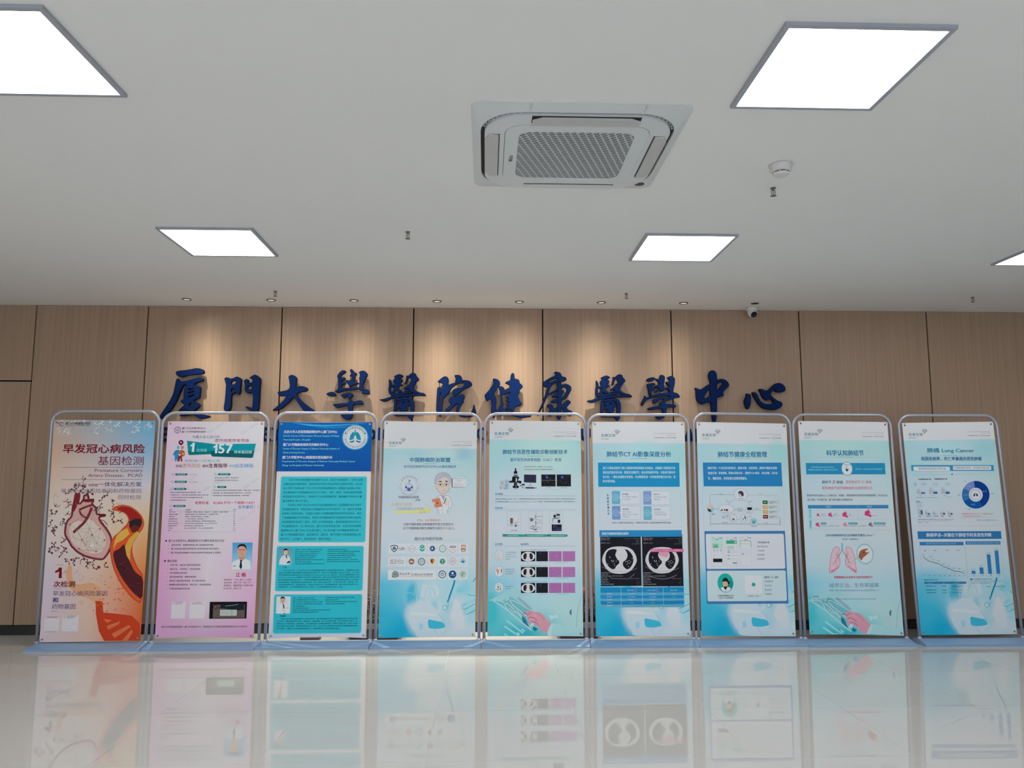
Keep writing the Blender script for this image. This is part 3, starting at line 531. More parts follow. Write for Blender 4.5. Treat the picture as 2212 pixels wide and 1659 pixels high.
# ------------------------------------------------------------------ printed sheets: flat print laid out on the plane of each sheet
WHITE = [lin(v) for v in (197, 204, 213)]
def ink(c):
    return [min(.88, max(.004, lin(v) / w_ * .80)) for v, w_ in zip(c, WHITE)]
TXT = {}                           # (string, bold, res) -> 2D glyph mesh, filled in below
class Sheet:
    def __init__(s, quad, Y, lean):
        s.O = Vector((0, Y, .05)); d = math.radians(lean); s.N = Vector((0, -math.cos(d), math.sin(d))); s.V = Vector((0, math.sin(d), math.cos(d))); s.U = Vector((1, 0, 0))
        s.z = (0, 0, 1.0); s.items = []; s.texts = []; s.ops = []
        s.q = [s.uvp(*p) for p in quad]                      # TL TR BR BL in metres
        s.u0 = (s.q[0][0] + s.q[3][0]) / 2
    def uvp(s, x, y):
        r = Vector(ray(x, y)); c = Vector((0, 0, CAMZ)); t = (s.O - c).dot(s.N) / r.dot(s.N); p = c + r * t - s.O
        return (p.dot(s.U), p.dot(s.V))
    def f(s, x0, y0, k): s.z = (x0, y0, k)
    def p(s, x, y): return s.uvp(s.z[0] + x / s.z[2], s.z[1] + y / s.z[2])
    def world(s, u, v, n): return s.O + s.U * u + s.V * v + s.N * n
    def m(s, d): return d / s.z[2] / 253.0                    # zoomed pixels to metres
    # --- shapes
    def poly(s, uv, col, L=1, holes=()):
        loops = [uv] + list(holes); tr = tessellate_polygon([[Vector((a, b, 0)) for a, b in lp] for lp in loops]); pts = [q for lp in loops for q in lp]
        c = [ink(col)] * len(pts) if not isinstance(col[0], (tuple, list)) else [ink(k) for k in col]
        pts, c, out, st_ = list(pts), list(c), [], [tuple(t) for t in tr]
        while st_:
            t = st_.pop(); e = [math.dist(pts[t[k]], pts[t[(k + 1) % 3]]) for k in range(3)]; k = e.index(max(e))
            if e[k] < .075: out.append(t); continue
            a, b, d = t[k], t[(k + 1) % 3], t[(k + 2) % 3]; n = len(pts)
            pts.append(((pts[a][0] + pts[b][0]) / 2, (pts[a][1] + pts[b][1]) / 2)); c.append([(x + y) / 2 for x, y in zip(c[a], c[b])]); st_ += [(a, n, d), (n, b, d)]
        s.items.append((pts, out, c, L))
    def PG(s, pts, col, L=1, sm=None):
        lp = [s.p(x, y) for x, y in zip(pts[::2], pts[1::2])]
        s.poly(smooth_loop(lp, 1 if len(lp) < 16 else 2) if (len(lp) > 10 if sm is None else sm) else lp, col, L)
    def R(s, x0, y0, x1, y1, col, L=1, c2=None, r=0):
        a, b = s.p(x0, y0), s.p(x1, y1); u0, u1, v1, v0 = a[0], b[0], a[1], b[1]
        if r: s.poly(rrect(u0, v0, u1, v1, s.m(r), 4), col, L); return
        nx, ny = max(1, int((u1 - u0) / .07)), max(1, int((v1 - v0) / .07)); pts, fc, cc = [], [], []
        ca, cb = np.array(ink(col)), np.array(ink(c2 or col))
        for j in range(ny + 1):
            for i in range(nx + 1):
                pts.append((u0 + (u1 - u0) * i / nx, v0 + (v1 - v0) * j / ny)); cc.append(list(cb + (ca - cb) * j / ny))
        for j in range(ny):
            for i in range(nx): k = j * (nx + 1) + i; fc.append((k, k + 1, k + nx + 2, k + nx + 1))
        s.items.append((pts, fc, cc, L))
    def C(s, x, y, rx, col, ry=None, L=1, w=None, n=28, a0=0, a1=360):
        c = s.p(x, y); rx = s.m(rx); ry = s.m(ry) if ry else rx
        el = lambda k, n_=n: [(c[0] + (rx + k) * math.cos(math.radians(a0 + (a1 - a0) * t / n_)), c[1] + (ry + k) * math.sin(math.radians(a0 + (a1 - a0) * t / n_))) for t in range(n_ + (a1 - a0 < 360))]
        if w is None: s.poly(el(0) if a1 - a0 == 360 else el(0) + [c], col, L)
        else:
            k = s.m(w); o, i = el(0), el(-k); m_ = len(o); cl = a1 - a0 == 360
            s.items.append((o + i, [(t, (t + 1) % m_, m_ + (t + 1) % m_, m_ + t) for t in range(m_ if cl else m_ - 1)], [ink(col)] * (2 * m_), L))
    def PL(s, pts, wd, col, L=1, close=False, sm=0):
        P = [s.p(x, y) for x, y in zip(pts[::2], pts[1::2])]
        if close: P.append(P[0])
        for _ in range(sm):
            Q = [P[0]]
            for a, b in zip(P, P[1:]): Q += [(a[0] * .75 + b[0] * .25, a[1] * .75 + b[1] * .25), (a[0] * .25 + b[0] * .75, a[1] * .25 + b[1] * .75)]
            P = Q + [P[-1]]
        Q = [P[0]]
        for a, b in zip(P, P[1:]):
            n = int(math.dist(a, b) / .06) + 1; Q += [(a[0] + (b[0] - a[0]) * k / n, a[1] + (b[1] - a[1]) * k / n) for k in range(1, n + 1)]
        P = Q; h = s.m(wd) / 2; L_, R_ = [], []
        for i, a in enumerate(P):
            d = Vector(P[min(i + 1, len(P) - 1)]) - Vector(P[max(i - 1, 0)]); d = d.normalized() if d.length else Vector((1, 0)); n = Vector((-d.y, d.x)) * h
            L_.append((a[0] + n.x, a[1] + n.y)); R_.append((a[0] - n.x, a[1] - n.y))
        m_ = len(P); s.items.append((L_ + R_, [(i, i + 1, m_ + i + 1, m_ + i) for i in range(m_ - 1)], [ink(col)] * (2 * m_), L))
    def T(s, st, x0, x1, yc, h, col, b=0, L=5, ang=0, c2=None, slant=0):
        """a line of print spanning x0..x1 at height yc, glyphs h tall (zoomed pixels)"""
        key = (st, 0, 2 if s.m(h) > .02 else 1); TXT[key] = None
        a = s.p(x0, yc); e_ = s.p(x1, yc); s.texts.append((key, a[0], e_[0], a[1], s.m(h), ink(col), ink(c2) if c2 else None, L, ang, slant, b))
    def LINES(s, rows, h, col, b=0, L=5):
        for st, x0, x1, yc in rows: s.T(st, x0, x1, yc, h, col, b, L)
    # --- soft background
    def base(s, rows): s.ops.append(('g', rows))
    def E(s, x, y, rx, ry, col, al=1, soft=.5, rot=0):
        c = s.p(x, y); s.ops.append(('e', c, s.m(rx), s.m(ry), np.array(ink(col)), al, soft, math.radians(rot)))
    def B(s, x0, y0, x1, y1, col, al=1, soft=6):
        a, b = s.p(x0, y0), s.p(x1, y1); s.ops.append(('b', a[0], b[0], b[1], a[1], np.array(ink(col)), al, s.m(soft)))
    def bow(s, u, v):
        """the sheet bows slightly forward between its eyelets"""
        w_ = (u - s.u0) / .8; t = v / 1.8; return .004 * (1 - (2 * w_ - 1) ** 2) + .003 * math.sin(5 * t + s.u0 * 3)
    def build(s, parent, warp_bot=0.0, warp_top=0.0, nx=80, ny=180):
        TL, TR, BR, BL = [np.array(q) for q in s.q]
        i, j = np.meshgrid(np.linspace(0, 1, nx + 1), np.linspace(0, 1, ny + 1))
        G = (BL + (BR - BL) * i[..., None]) * (1 - j[..., None]) + (TL + (TR - TL) * i[..., None]) * j[..., None]
        U, V = G[..., 0], G[..., 1]; C_ = np.ones(U.shape + (3,)) * .8
        for op in s.ops:
            if op[0] == 'g':
                ts = np.array([r[0] for r in op[1]]); cols = np.array([[ink(c) for c in r[1]] for r in op[1]]); k = cols.shape[1]
                o_ = np.argsort(ts); ts, cols = ts[o_], cols[o_]; xi = i * (k - 1); x0_ = np.clip(xi.astype(int), 0, k - 2); fx = xi - x0_
                jj = np.clip(np.searchsorted(ts, j, side='right') - 1, 0, len(ts) - 2); fy = np.clip((j - ts[jj]) / np.maximum(ts[jj + 1] - ts[jj], 1e-6), 0, 1)
                for ch in range(3):
                    cc = cols[..., ch]; C_[..., ch] = (cc[jj, x0_] * (1 - fx) + cc[jj, x0_ + 1] * fx) * (1 - fy) + (cc[jj + 1, x0_] * (1 - fx) + cc[jj + 1, x0_ + 1] * fx) * fy
                continue
            if op[0] == 'e':
                _, c, rx, ry, col, al, soft, rot = op; du, dv = U - c[0], V - c[1]
                a_, b_ = du * math.cos(rot) + dv * math.sin(rot), -du * math.sin(rot) + dv * math.cos(rot)
                d = np.sqrt((a_ / rx) ** 2 + (b_ / ry) ** 2); w_ = al * np.clip((1 + soft - d) / (2 * soft), 0, 1); w_ = w_ * w_ * (3 - 2 * w_) if al == 1 else w_
            else:
                _, a_, b_, c_, d_, col, al, sf = op
                w_ = al * np.clip((U - a_) / sf + .5, 0, 1) * np.clip((b_ - U) / sf + .5, 0, 1) * np.clip((V - c_) / sf + .5, 0, 1) * np.clip((d_ - V) / sf + .5, 0, 1)
            C_ = C_ * (1 - w_[..., None]) + col * w_[..., None]
        verts, faces, cols = [], [], []
        Wp = (1 - (2 * i - 1) ** 2); V = V + warp_bot * Wp * (1 - j) ** 10 - warp_top * Wp * j ** 12
        for u, v in zip(U.ravel(), V.ravel()): verts.append(s.world(u, v, .012 + s.bow(u, v)))
        cols = [list(c) for c in C_.reshape(-1, 3)]
        for r in range(ny):
            for c in range(nx): k = r * (nx + 1) + c; faces.append((k, k + 1, k + nx + 2, k + nx + 1))
        nb = len(faces)
        # thin back of the sheet
        off = len(verts); verts += [Vector(v) - s.N * .0012 for v in verts[:off]]; cols += [[.7, .7, .7]] * off
        ring = [c for c in range(nx + 1)] + [r * (nx + 1) + nx for r in range(1, ny + 1)] + [ny * (nx + 1) + c for c in range(nx - 1, -1, -1)] + [r * (nx + 1) for r in range(ny - 1, 0, -1)]
        faces += [(ring[k], ring[(k + 1) % len(ring)], off + ring[(k + 1) % len(ring)], off + ring[k]) for k in range(len(ring))]
        faces += [tuple(off + q for q in f_[::-1]) for f_ in faces[:nb]]
        def put(pts, fc, cc, L):
            b_ = len(verts); q_ = []
            for u, v in pts:           # print stops at the edge of the sheet
                v = min(max(v, BL[1]), TL[1]); t = (v - BL[1]) / (TL[1] - BL[1]); q_.append((min(max(u, BL[0] + (TL[0] - BL[0]) * t), BR[0] + (TR[0] - BR[0]) * t), v))
            pts = q_
            for (u, v), c in zip(pts, cc): verts.append(s.world(u, v, .012 + s.bow(u, v) + .00022 * L)); cols.append(c)
            for f_ in fc:
                a2 = sum(pts[f_[k]][0] * pts[f_[(k + 1) % len(f_)]][1] - pts[f_[(k + 1) % len(f_)]][0] * pts[f_[k]][1] for k in range(len(f_)))
                faces.append(tuple(b_ + q for q in (f_ if a2 > 0 else f_[::-1])))
        for it in s.items: put(*it)
        for key, ua, ub, v, h, col, c2, L, ang, slant, bold in s.texts:
            g = TXT[key]
            if g is None: continue
            pts, fc, (x0, y0, x1, y1) = g; kx = (ub - ua) / max(x1 - x0, 1e-6); ky = h / max(y1 - y0, 1e-6); ca, sa = math.cos(ang), math.sin(ang); q = []; cc = []
            for x, y in pts:
                X, Y_ = (x - x0) * kx, (y - (y0 + y1) / 2) * ky; X += slant * Y_; q.append((ua + X * ca - Y_ * sa, v + X * sa + Y_ * ca))
                if c2: t = (y - y0) / (y1 - y0); cc.append([c2[k] * (1 - t) + col[k] * t for k in range(3)])
            k_ = bold * h * 1.1        # heavier weights: the line is struck again slightly shifted
            for j, (dx, dy) in enumerate(((0, 0),) if bold <= 0 else ((-.5, 0), (.5, 0)) if bold < .01 else ((-1, .45), (1, -.45), (0, 0), (0, .8))):
                put([(a + dx * k_, b + dy * k_) for a, b in q] if k_ > 0 else q, fc, cc or [col] * len(q), L + .12 * j)
        me = bpy.data.meshes.new('printed_sheet'); me.from_pydata([tuple(v) for v in verts], [], faces)
        at = me.color_attributes.new('ink', 'FLOAT_COLOR', 'POINT'); at.data.foreach_set('color', np.hstack([np.array(cols, dtype=np.float32), np.ones((len(cols), 1), np.float32)]).ravel()); me.update()
        inv = Vector(parent.location); 
        for v in me.vertices: v.co -= inv
        o = add('printed_sheet', me, M['vinyl'], parent)
        # eyelets and hooks
        es = {0: (.022, -.022), 1: (-.022, -.022), 2: (-.022, .022), 3: (.022, .022)}
        for k in range(4):
            u, v = s.q[k][0] + es[k][0], s.q[k][1] + es[k][1]; n = .012 + s.bow(u, v) + .0022; c = s.world(u, v, n) - inv
            bm = bmesh.new()
            lathe(bm, [(.004, 0), (.0085, 0), (.0085, -.0012), (.004, -.0012)], 14)
            g = bm_obj('eyelet', bm, M['ring'], o, c); g.rotation_euler = (math.radians(90), 0, 0)
            bm = bmesh.new(); lathe(bm, [(0, -.0004), (.0045, -.0004), (.0045, -.0012), (0, -.0012)], 10)
            g2 = bm_obj('eyelet_hole', bm, M['dark'], o, c); g2.rotation_euler = (math.radians(90), 0, 0)
        return o
Q = [[(118.5,906.9),(337.2,909.3),(304.5,1383.7),(87.4,1386.4)],[(364.2,910),(572.3,910.5),(548.7,1378.6),(335.4,1379)],[(603.5,910.5),(805,910.8),(791.5,1377.7),(580.5,1379)],
 [(831.1,909.4),(1030.5,911.3),(1026.6,1375.8),(817.4,1377.7)],[(1057.8,908.3),(1254.2,910.8),(1259.4,1374),(1052.8,1374)],[(1278.8,911.3),(1477.4,911.8),(1491.2,1374),(1287,1374)],
 [(1503.9,911.6),(1697.7,915.4),(1718.2,1374),(1514.5,1373.2)],[(1722.6,909.7),(1915,912.1),(1950.6,1372.7),(1747.8,1369.8)],[(1947,913.9),(2143,911.2),(2195.7,1369.1),(1988.2,1371.7)]]
YP = [6.56, 6.55, 6.57, 6.56, 6.55, 6.54, 6.53, 6.51, 6.50]; LEAN = [0, 0, 1.2, 1.2, 1.4, .3, 1.4, 1.4, 1.6]
# frame: left post top x, y, left foot x, right post top x, y, right foot x, top bar y left, right
FR = [(112,905,78.7,344.5,907,314,888.5,888.5),(351,912,326.6,580.8,912,559,892,892),(594,915,572.3,814.5,912,799.3,892,891.5),(824.5,912,810.8,1038.8,925,1034.4,892.5,894),(1048,915,1045.6,1264.5,915,1267.6,893.7,894.3),
 (1270,915,1279,1487,915,1499,896,896),(1498.7,915,1510.4,1707.3,920,1731.4,893,895.5),(1713.3,915,1740.2,1923.8,915,1959.4,895.5,896.5),(1941.3,915,1987.7,2154,920,2209.7,897.3,897.3)]
# base: front edge left x, right x, back/top edge left x, right x
BS = [(49, 301.5, 77, 318), (302.5, 547, 319, 566), (549, 796, 567, 805), (797.5, 1038.5, 806, 1039.8), (1040, 1275.5, 1041, 1273.5), (1277, 1511.5, 1275, 1505), (1513, 1748.5, 1506.5, 1734.5), (1750.5, 1982, 1736.5, 1965), (2001, 2240, 1984, 2217)]
LAB = ['display stand with the orange and peach heart and artery banner, leftmost', 'display stand with the pink bordered banner showing a teal ribbon reading 157', 'display stand with the deep blue topped banner with turquoise text boxes',
 'display stand with the pale blue banner showing a cartoon doctor and rows of round logos', 'display stand with the pale teal banner showing a microscope and purple tissue pictures', 'display stand with the pale blue banner showing two large black CT scans',
 'display stand with the pale blue banner showing a flow chart and phone screens', 'display stand with the pale teal banner showing pink lungs and a hand', 'display stand with the pale blue banner showing a blue ring chart, rightmost and set apart']
SH = [Sheet(q, y, l) for q, y, l in zip(Q, YP, LEAN)]
b1, b2, b3, b4, b5, b6, b7, b8, b9 = SH
# ================================================================== banner 1: heart and artery
rnd = random.Random(5)
def molecule(s, x, y, k, col, L, seed, n=4):
    r_ = random.Random(seed); px, py, a = x, y, r_.uniform(0, 6.28); pts = [(px, py)]
    for i in range(n):
        a += r_.choice((-1, 1)) * r_.uniform(.7, 1.3); px += math.cos(a) * 52 * k; py += math.sin(a) * 52 * k; pts.append((px, py))
    for p_, q_ in zip(pts, pts[1:]): s.PL([p_[0], p_[1], q_[0], q_[1]], 9 * k, col, L)
    b_ = pts[1]; s.PL([b_[0], b_[1], b_[0] + 30 * k, b_[1] - 38 * k], 8 * k, col, L)
    for j, p_ in enumerate(pts + [(b_[0] + 30 * k, b_[1] - 38 * k)]): s.C(p_[0], p_[1], r_.choice((10, 13, 19)) * k, col, L=L, n=10)
s = b1; s.f(0, 880, 6.144)
s.base([(0, [(205,190,205), (222,180,165), (195,80,38)]), (.25, [(196,190,212), (217,180,165), (214,110,55)]), (.42, [(208,198,205), (216,190,178), (218,150,95)]), (.55, [(212,200,198), (214,196,186), (220,180,140)]),
        (.7, [(208,188,176), (206,192,192), (192,192,206)]), (.85, [(198,168,148), (178,176,186), (130,172,206)]), (1, [(176,166,160), (150,170,186), (92,164,206)])])
for i, (x, y) in enumerate(((800,190),(760,290),(850,350),(900,280),(960,200),(1060,190),(1150,230),(1260,190),(1290,280),(1380,230),(1480,200),(1500,320),(1600,250),(1700,200),(1780,260),(1860,200),(1850,310),(1930,290),(1980,210),(2020,260),(2040,330))):
    if x < 2030: molecule(s, x, y, .62, (206,214,222), 2, i, 3)
s.C(828,222,32,(90,80,120),L=4,w=5); s.C(828,222,22,(90,80,120),L=4,w=2); s.PL([815,222,828,205,841,222,828,238],4,(90,80,120),4,True); s.C(782,208,8,(60,60,60),L=4)
s.T('厦门大学附属翔安医院',885,1215,214,34,(50,44,55),.012,slant=.15); s.T('XIANG’AN HOSPITAL OF XIAMEN UNIVERSITY',905,1210,243,12,(70,60,70))
s.T('早发冠心病风险',850,1930,548,116,(122,22,32),.028,c2=(108,24,50)); s.T('基因检测',1312,1915,708,116,(112,34,62),.002)
s.PL([838,797,1908,797],4,(85,75,90),4); s.PL([826,958,1895,958],4,(85,75,90),4)
s.T('Premature Coronary',1268,1902,842,54,(128,45,68)); s.T('Artery Disease，PCAD',1182,1896,908,52,(128,45,68))
s.T('All in one一体化解决方案',988,1888,1020,62,(42,46,104),.006,L=4); s.T('早发冠心病风险基因和药物基因',820,1882,1107,56,(112,104,146),-.006,L=4); s.T('同时检测',1578,1875,1192,58,(112,104,146),-.006,L=4)
hx = [860,1659,870,1560,900,1490,955,1440,960,1340,985,1240,1000,1150,1012,1138,1080,1145,1075,1200,1058,1280,1112,1215,1112,1165,1160,1150,1195,1162,1200,1225,1260,1205,1262,1250,1240,1275,1290,1320,1305,1370,1302,1410,1420,1412,1416,1450,1330,1460,1360,1510,1400,1560,1450,1630,1490,1700,1504,1780,1490,1860,1450,1949,1385,2030,1267,2019,1128,1981,1031,1927,945,1842,924,1793,870,1713]
hp = [s.p(x, y) for x, y in zip(hx[::2], hx[1::2])]; hp = smooth_loop(hp, 2)
s.poly(hp, (92,28,44), 1); s.poly(grow(hp, -s.m(13)), (132,66,76), 2); s.poly(grow(hp, -s.m(26)), (196,160,156), 3)
hh = [930,1659,935,1580,980,1530,1060,1500,1140,1530,1180,1480,1240,1500,1290,1560,1350,1610,1400,1690,1420,1780,1400,1870,1340,1930,1240,1940,1120,1900,1030,1850,960,1770]
s.poly(smooth_loop([s.p(x, y) for x, y in zip(hh[::2], hh[1::2])], 2), (216,196,190), 4)
s.PL([985,1660,1050,1600,1130,1530,1190,1430,1230,1330],34,(112,46,58),5,sm=2); s.PL([1060,1360,1150,1320,1240,1290],26,(112,42,54),5,sm=1); s.PL([1065,1370,1090,1430,1160,1470],24,(118,50,62),5,sm=1)
s.PL([1320,1480,1370,1560,1430,1600],18,(122,54,66),5,sm=1); s.PL([1330,1500,1380,1490,1440,1560],9,(122,54,66),5,sm=1); s.PG([1005,1145,1080,1150,1070,1200,1050,1270,1010,1360,975,1400,980,1300],(120,40,48),5); s.PG([1115,1220,1255,1210,1255,1245,1180,1260,1110,1250],(112,34,44),5); s.PG([1320,1418,1415,1418,1410,1445,1330,1450],(100,30,42),5)
pts = [(940,1552),(1220,1328),(1338,1612),(1232,1690),(1100,1757),(1062,1875),(1288,1913),(1400,1760),(1180,1900),(980,1720),(1300,1800),(1200,1600),(1030,1620),(1120,1430),(1010,1280),(1250,1380),(1390,1870),(1150,1820)]
for a_ in range(len(pts)):
    for b_ in range(a_ + 1, len(pts)):
        if math.hypot(pts[a_][0] - pts[b_][0], pts[a_][1] - pts[b_][1]) < 235: s.PL([*pts[a_], *pts[b_]], 2.6, (150,110,100), 6)
for x, y in pts[:8]: s.C(x, y, 9, (120,50,50), L=7, n=10)
s.E(1245,1820,70,60,(225,220,226),.9,.9); s.C(1245,1820,34,(224,214,216),L=5,n=16)
tp = [1480,1360,1540,1310,1640,1290,1740,1310,1830,1370,1900,1450,1925,1540,1900,1620,1864,1659,1772,1799,1761,1927,1826,2110,1917,2225,1897,2612,1772,2540,1611,2346,1504,2110,1461,1874,1504,1723,1590,1659,1640,1600,1700,1540,1715,1480,1690,1430,1640,1390,1560,1375]
tq = smooth_loop([s.p(x, y) for x, y in zip(tp[::2], tp[1::2])], 1); s.poly(tq, (176,72,44), 4); s.poly(grow(tq, -s.m(14)), (206,84,44), 5)
s.PG([1560,1335,1640,1312,1740,1330,1820,1385,1880,1450,1900,1530,1870,1480,1780,1480,1730,1500,1710,1430,1650,1380,1580,1360],(148,34,34),6)
s.PG([1722,1510,1790,1478,1880,1478,1893,1530,1872,1590,1800,1640,1730,1600],(38,34,40),7); s.PG([1735,1590,1800,1555,1868,1590,1840,1650,1760,1660],(95,38,34),8)
s.PG([1620,1640,1700,1600,1730,1680,1640,1760,1560,1800,1515,1890,1530,1780,1560,1700],(206,168,76),7); s.PG([1830,1640,1860,1670,1790,1760,1740,1900,1735,2040,1690,1960,1670,1850,1720,1740],(204,160,70),8)
s.PG([1505,1920,1600,1870,1660,1800,1700,1960,1740,2060,1800,2180,1912,2262,1900,2560,1760,2440,1620,2250,1540,2080],(72,32,40),7)
for i in range(26): a_, b_ = rnd.uniform(1560,1860), rnd.uniform(1960,2500); (abs((a_ - 1560) * 1.6 - (b_ - 1960)) < 170) and s.C(a_, b_, rnd.uniform(9, 20), (48,26,34) if i % 2 else (110,40,44), ry=8, L=8, n=9)
k_ = 0
for x, y in ((730,1280),(860,1250),(760,1380),(880,1330),(700,1500),(760,1590),(850,1480),(830,1570),(740,1700),(700,1800),(830,1790),(700,1930),(800,1980),(880,2010),(960,2020),(1000,2090),(1080,2070),(1180,2060),(1180,2130),(1260,2080),(1330,2120),(1420,2060),(940,1120),(1080,1110),(1000,1030),(1180,1110),(1240,1150),(1400,1190),(1500,1230),(1370,1330),(1480,1440),(1600,1400),(1520,1520),(1630,1530),(780,1860),(900,1920),(880,1430),(1110,1000),(960,1090),(1420,1110),(1330,1390)):
    k_ += 1; molecule(s, x, y, .62 if k_ % 3 else .8, (92,56,62) if x > 950 or y > 1900 else (110,70,74), 4, k_ * 7, 3)
for k_, (x, y) in enumerate(((720,1200),(690,1450),(1560,1270),(1000,2200),(1120,2240),(880,2170),(1350,2230),(900,1300))): molecule(s, x, y, .6, (196,168,176), 2, 300 + k_, 3)
s.f(0, 1150, 5.72)
for pg in ([870,370,905,440,900,560,960,650,1150,610,1280,700,1290,850,1200,870,1080,800,940,760,850,640,820,500],): s.PG(pg, (218,160,128), 1)
s.PG([1195,840,1280,850,1290,985,1450,1000,1640,1025,1735,1120,1742,1330,1300,1335,1235,1210,1200,1010],(186,62,36),2)
for a_ in ([1290,1065,1400,1080,1340,1110],[1330,1150,1500,1090,1480,1130,1350,1200],[1390,1250,1600,1140,1630,1160,1430,1300],[1520,1330,1640,1190,1650,1230,1590,1330]): s.PG(a_, (214,112,72), 3)
s.PG([1010,820,1060,850,1030,900,990,870],(226,176,146),2); s.PG([1090,930,1150,860,1170,880,1110,950],(226,176,146),2)
for i in range(40): s.R(*(lambda x, y, w_: (x, y, x + w_, y + w_ * .6))(rnd.uniform(1140,1540), rnd.uniform(540,960), rnd.uniform(8, 26)), (206,90,52), 3)
s.PG([776,432,776,562,736,562,744,478,722,492,692,496,694,474,722,462,744,432],(118,20,26),5,False); s.T('次检测',675,938,637,70,(118,20,26),.022); s.T('早发冠心病风险基因',668,1338,752,60,(92,78,118),-.004); s.T('和',664,732,833,58,(34,42,100),.022); s.T('药物基因',655,946,912,60,(82,80,124),-.004)
for y, x in ((398,695),(694,672),(970,650)): s.PL([x,y,x+97,y],4,(150,110,120),4)
s.R(788,1022,978,1216,(206,204,214),4); s.R(568,1058,738,1210,(206,204,214),4); s.C(815,1042,12,(110,104,140),L=5,w=3); s.T('厦门大学医学中心',845,960,1032,16,(50,50,60)); s.T('健康服务平台',845,930,1050,12,(50,50,60)); s.T('厦门大学附属翔安医院',600,722,1043,10,(90,80,90)); s.T('官方订阅号 扫码关注',582,708,1225,8,(90,80,90))
# ================================================================== banner 2: carrier screening
s = b2; s.f(320, 880, 5.925)
s.base([(0, [(202,158,198), (196,160,196), (198,148,192)]), (.14, [(200,150,198), (212,196,214), (206,164,204)]), (.35, [(206,156,200), (206,200,214), (216,176,210)]), (.5, [(206,172,206), (202,203,214), (218,190,214)]), (.72, [(206,184,210), (200,203,213), (202,203,214)]), (1, [(212,186,210), (206,205,215), (206,207,217)])])
s.C(386,290,42,(96,88,140),L=4,w=5); s.C(386,290,34,(96,88,140),L=4,w=3); s.PL([370,290,386,272,402,290,386,308],7,(120,70,120),4,True)
for a_, b_, t_ in ((440,750,'厦门大学医学中心'),): s.T(t_, a_, b_, 268, 26, (60,58,76), .006, slant=.2)
s.T('厦门大学附属翔安医院',440,748,313,26,(60,58,76),.006,slant=.2)
TEAL = (10,128,142)
s.T('为国人全心设计的',576,922,378,38,TEAL,.006); s.T('遗传病携带者筛查',858,1302,424,42,(158,64,126),.004)
s.PG([506,428,800,462,850,470,1386,465,1350,640,1330,648,830,630,810,600,540,612,524,600],(6,136,150),2); s.PG([516,560,806,560,812,600,540,608,526,596],(4,110,118),3); s.PG([808,500,846,470,1384,466,1362,560,820,556],(6,146,162),3); s.PG([812,556,1366,556,1348,640,1330,646,832,628,814,600],(4,92,104),3)
s.PG([590,470,624,490,600,560,570,568],(6,100,110),3)
s.PG([608,452,598,570,568,570,576,496,550,502,551,484,572,474,584,452],(214,230,238),5,False); s.T('次筛查',630,764,550,40,(130,226,232),.004); s.PG([900,472,892,588,864,588,870,514,844,520,846,502,868,492,880,472],(214,230,238),5,False); s.T('57',912,1088,530,114,(214,230,238),.035); s.T('种单基因病',1110,1336,572,40,(170,236,240),.012)
s.C(430,450,31,(92,20,60),L=3); s.PG([410,472,450,474,430,488],(92,20,60),3); s.PG([430,464,414,446,420,438,430,444,440,438,446,446],(214,150,190),4)
s.C(394,513,17,(90,170,206),ry=22,L=3); s.C(448,513,18,(176,130,76),ry=20,L=3)
s.PG([360,548,410,542,412,600,400,640,398,690,378,694,372,650,366,694,352,690,350,610,320,614,340,575],(40,130,186),3); s.PG([410,560,440,540,475,560,482,600,470,625,440,630,448,694,432,694,424,640,410,694,392,690,396,640,392,600],(176,96,36),3,); s.PG([396,600,440,620,450,694,430,690,424,648,408,694,390,690],(140,36,48),4); s.PG([412,626,396,606,402,598,412,604,422,598,428,606],(214,200,214),5); s.PG([456,606,446,594,452,586,458,592,466,586,470,596],(214,200,210),5)
s.T('帮助每一对准父母',480,930,684,34,(112,160,178),-.004)
s.T('发现',360,440,750,34,(96,40,70),.01); s.T('遗传风险',444,680,745,50,(182,140,96)); s.T('提供',704,782,750,34,(112,24,70),.012); s.T('生育指导',788,1022,745,52,(112,18,66),.022); s.T('预防',1044,1118,750,32,(110,170,196)); s.T('出生缺陷',1120,1350,745,50,(60,150,196),.008)
for x, y, x1, t_ in ((358,858,514,'检测周期'),(905,856,1062,'检测流程'),(350,952,508,'样本要求'),(895,1019,1012,'检测优势'),(342,1044,502,'适用人群'),(332,1261,490,'检测内容')):
    s.R(x,y-13,x1,y+13,(8,104,112),3,r=13); s.T(t_, x + 26, x1 - 26, y, 19, (150,220,222)); s.PL([x-46,y-12,x-14,y-12,x-14,y+12,x-46,y+12],4,(110,160,180),3,True); s.PL([x-38,y+4,x-30,y-4,x-22,y+3],3,(110,160,180),3)
G = (72,74,92)
s.LINES([('10个工作日',535,632,860),('5ml外周血',528,642,955)],16,(130,132,148))
s.LINES([('备孕期及孕早期12周前检测',862,1165,901),('孕早期人群建议夫妻双方同时检测',862,1160,934)],17,(100,102,120))
s.LINES([('所有有生育意愿的备孕期及孕早期夫妻，包括：',292,690,1088)],17,G,.006); s.LINES([('1. 所有表型正常，计划自然备孕或通过辅助生殖技术生育的夫妻；',292,785,1121),('2. 计划通过辅助生殖技术生育健康宝宝的夫妻；',290,715,1154),('3. 血缘关系相近的夫妻。',290,498,1188)],17,G)
s.LINES([('1. 你可以通过检测预知生育单基因病孩子的风险，防患于未然，真正做到早',828,1435,1061),('2. 费用低廉，每个疾病的检测费用只要不到20元，全市最低！',828,1332,1095),('3. 解读报告由子遗传咨询师面对面讲解，同享收藏！',828,1302,1128)],17,G,.004)
s.T('收费标准： ¥2,800,平均一个病种17.8元!',612,1368,1221,40,(196,44,66),.008); s.T('全市最低！！',1158,1420,1273,42,(56,134,190),.004)
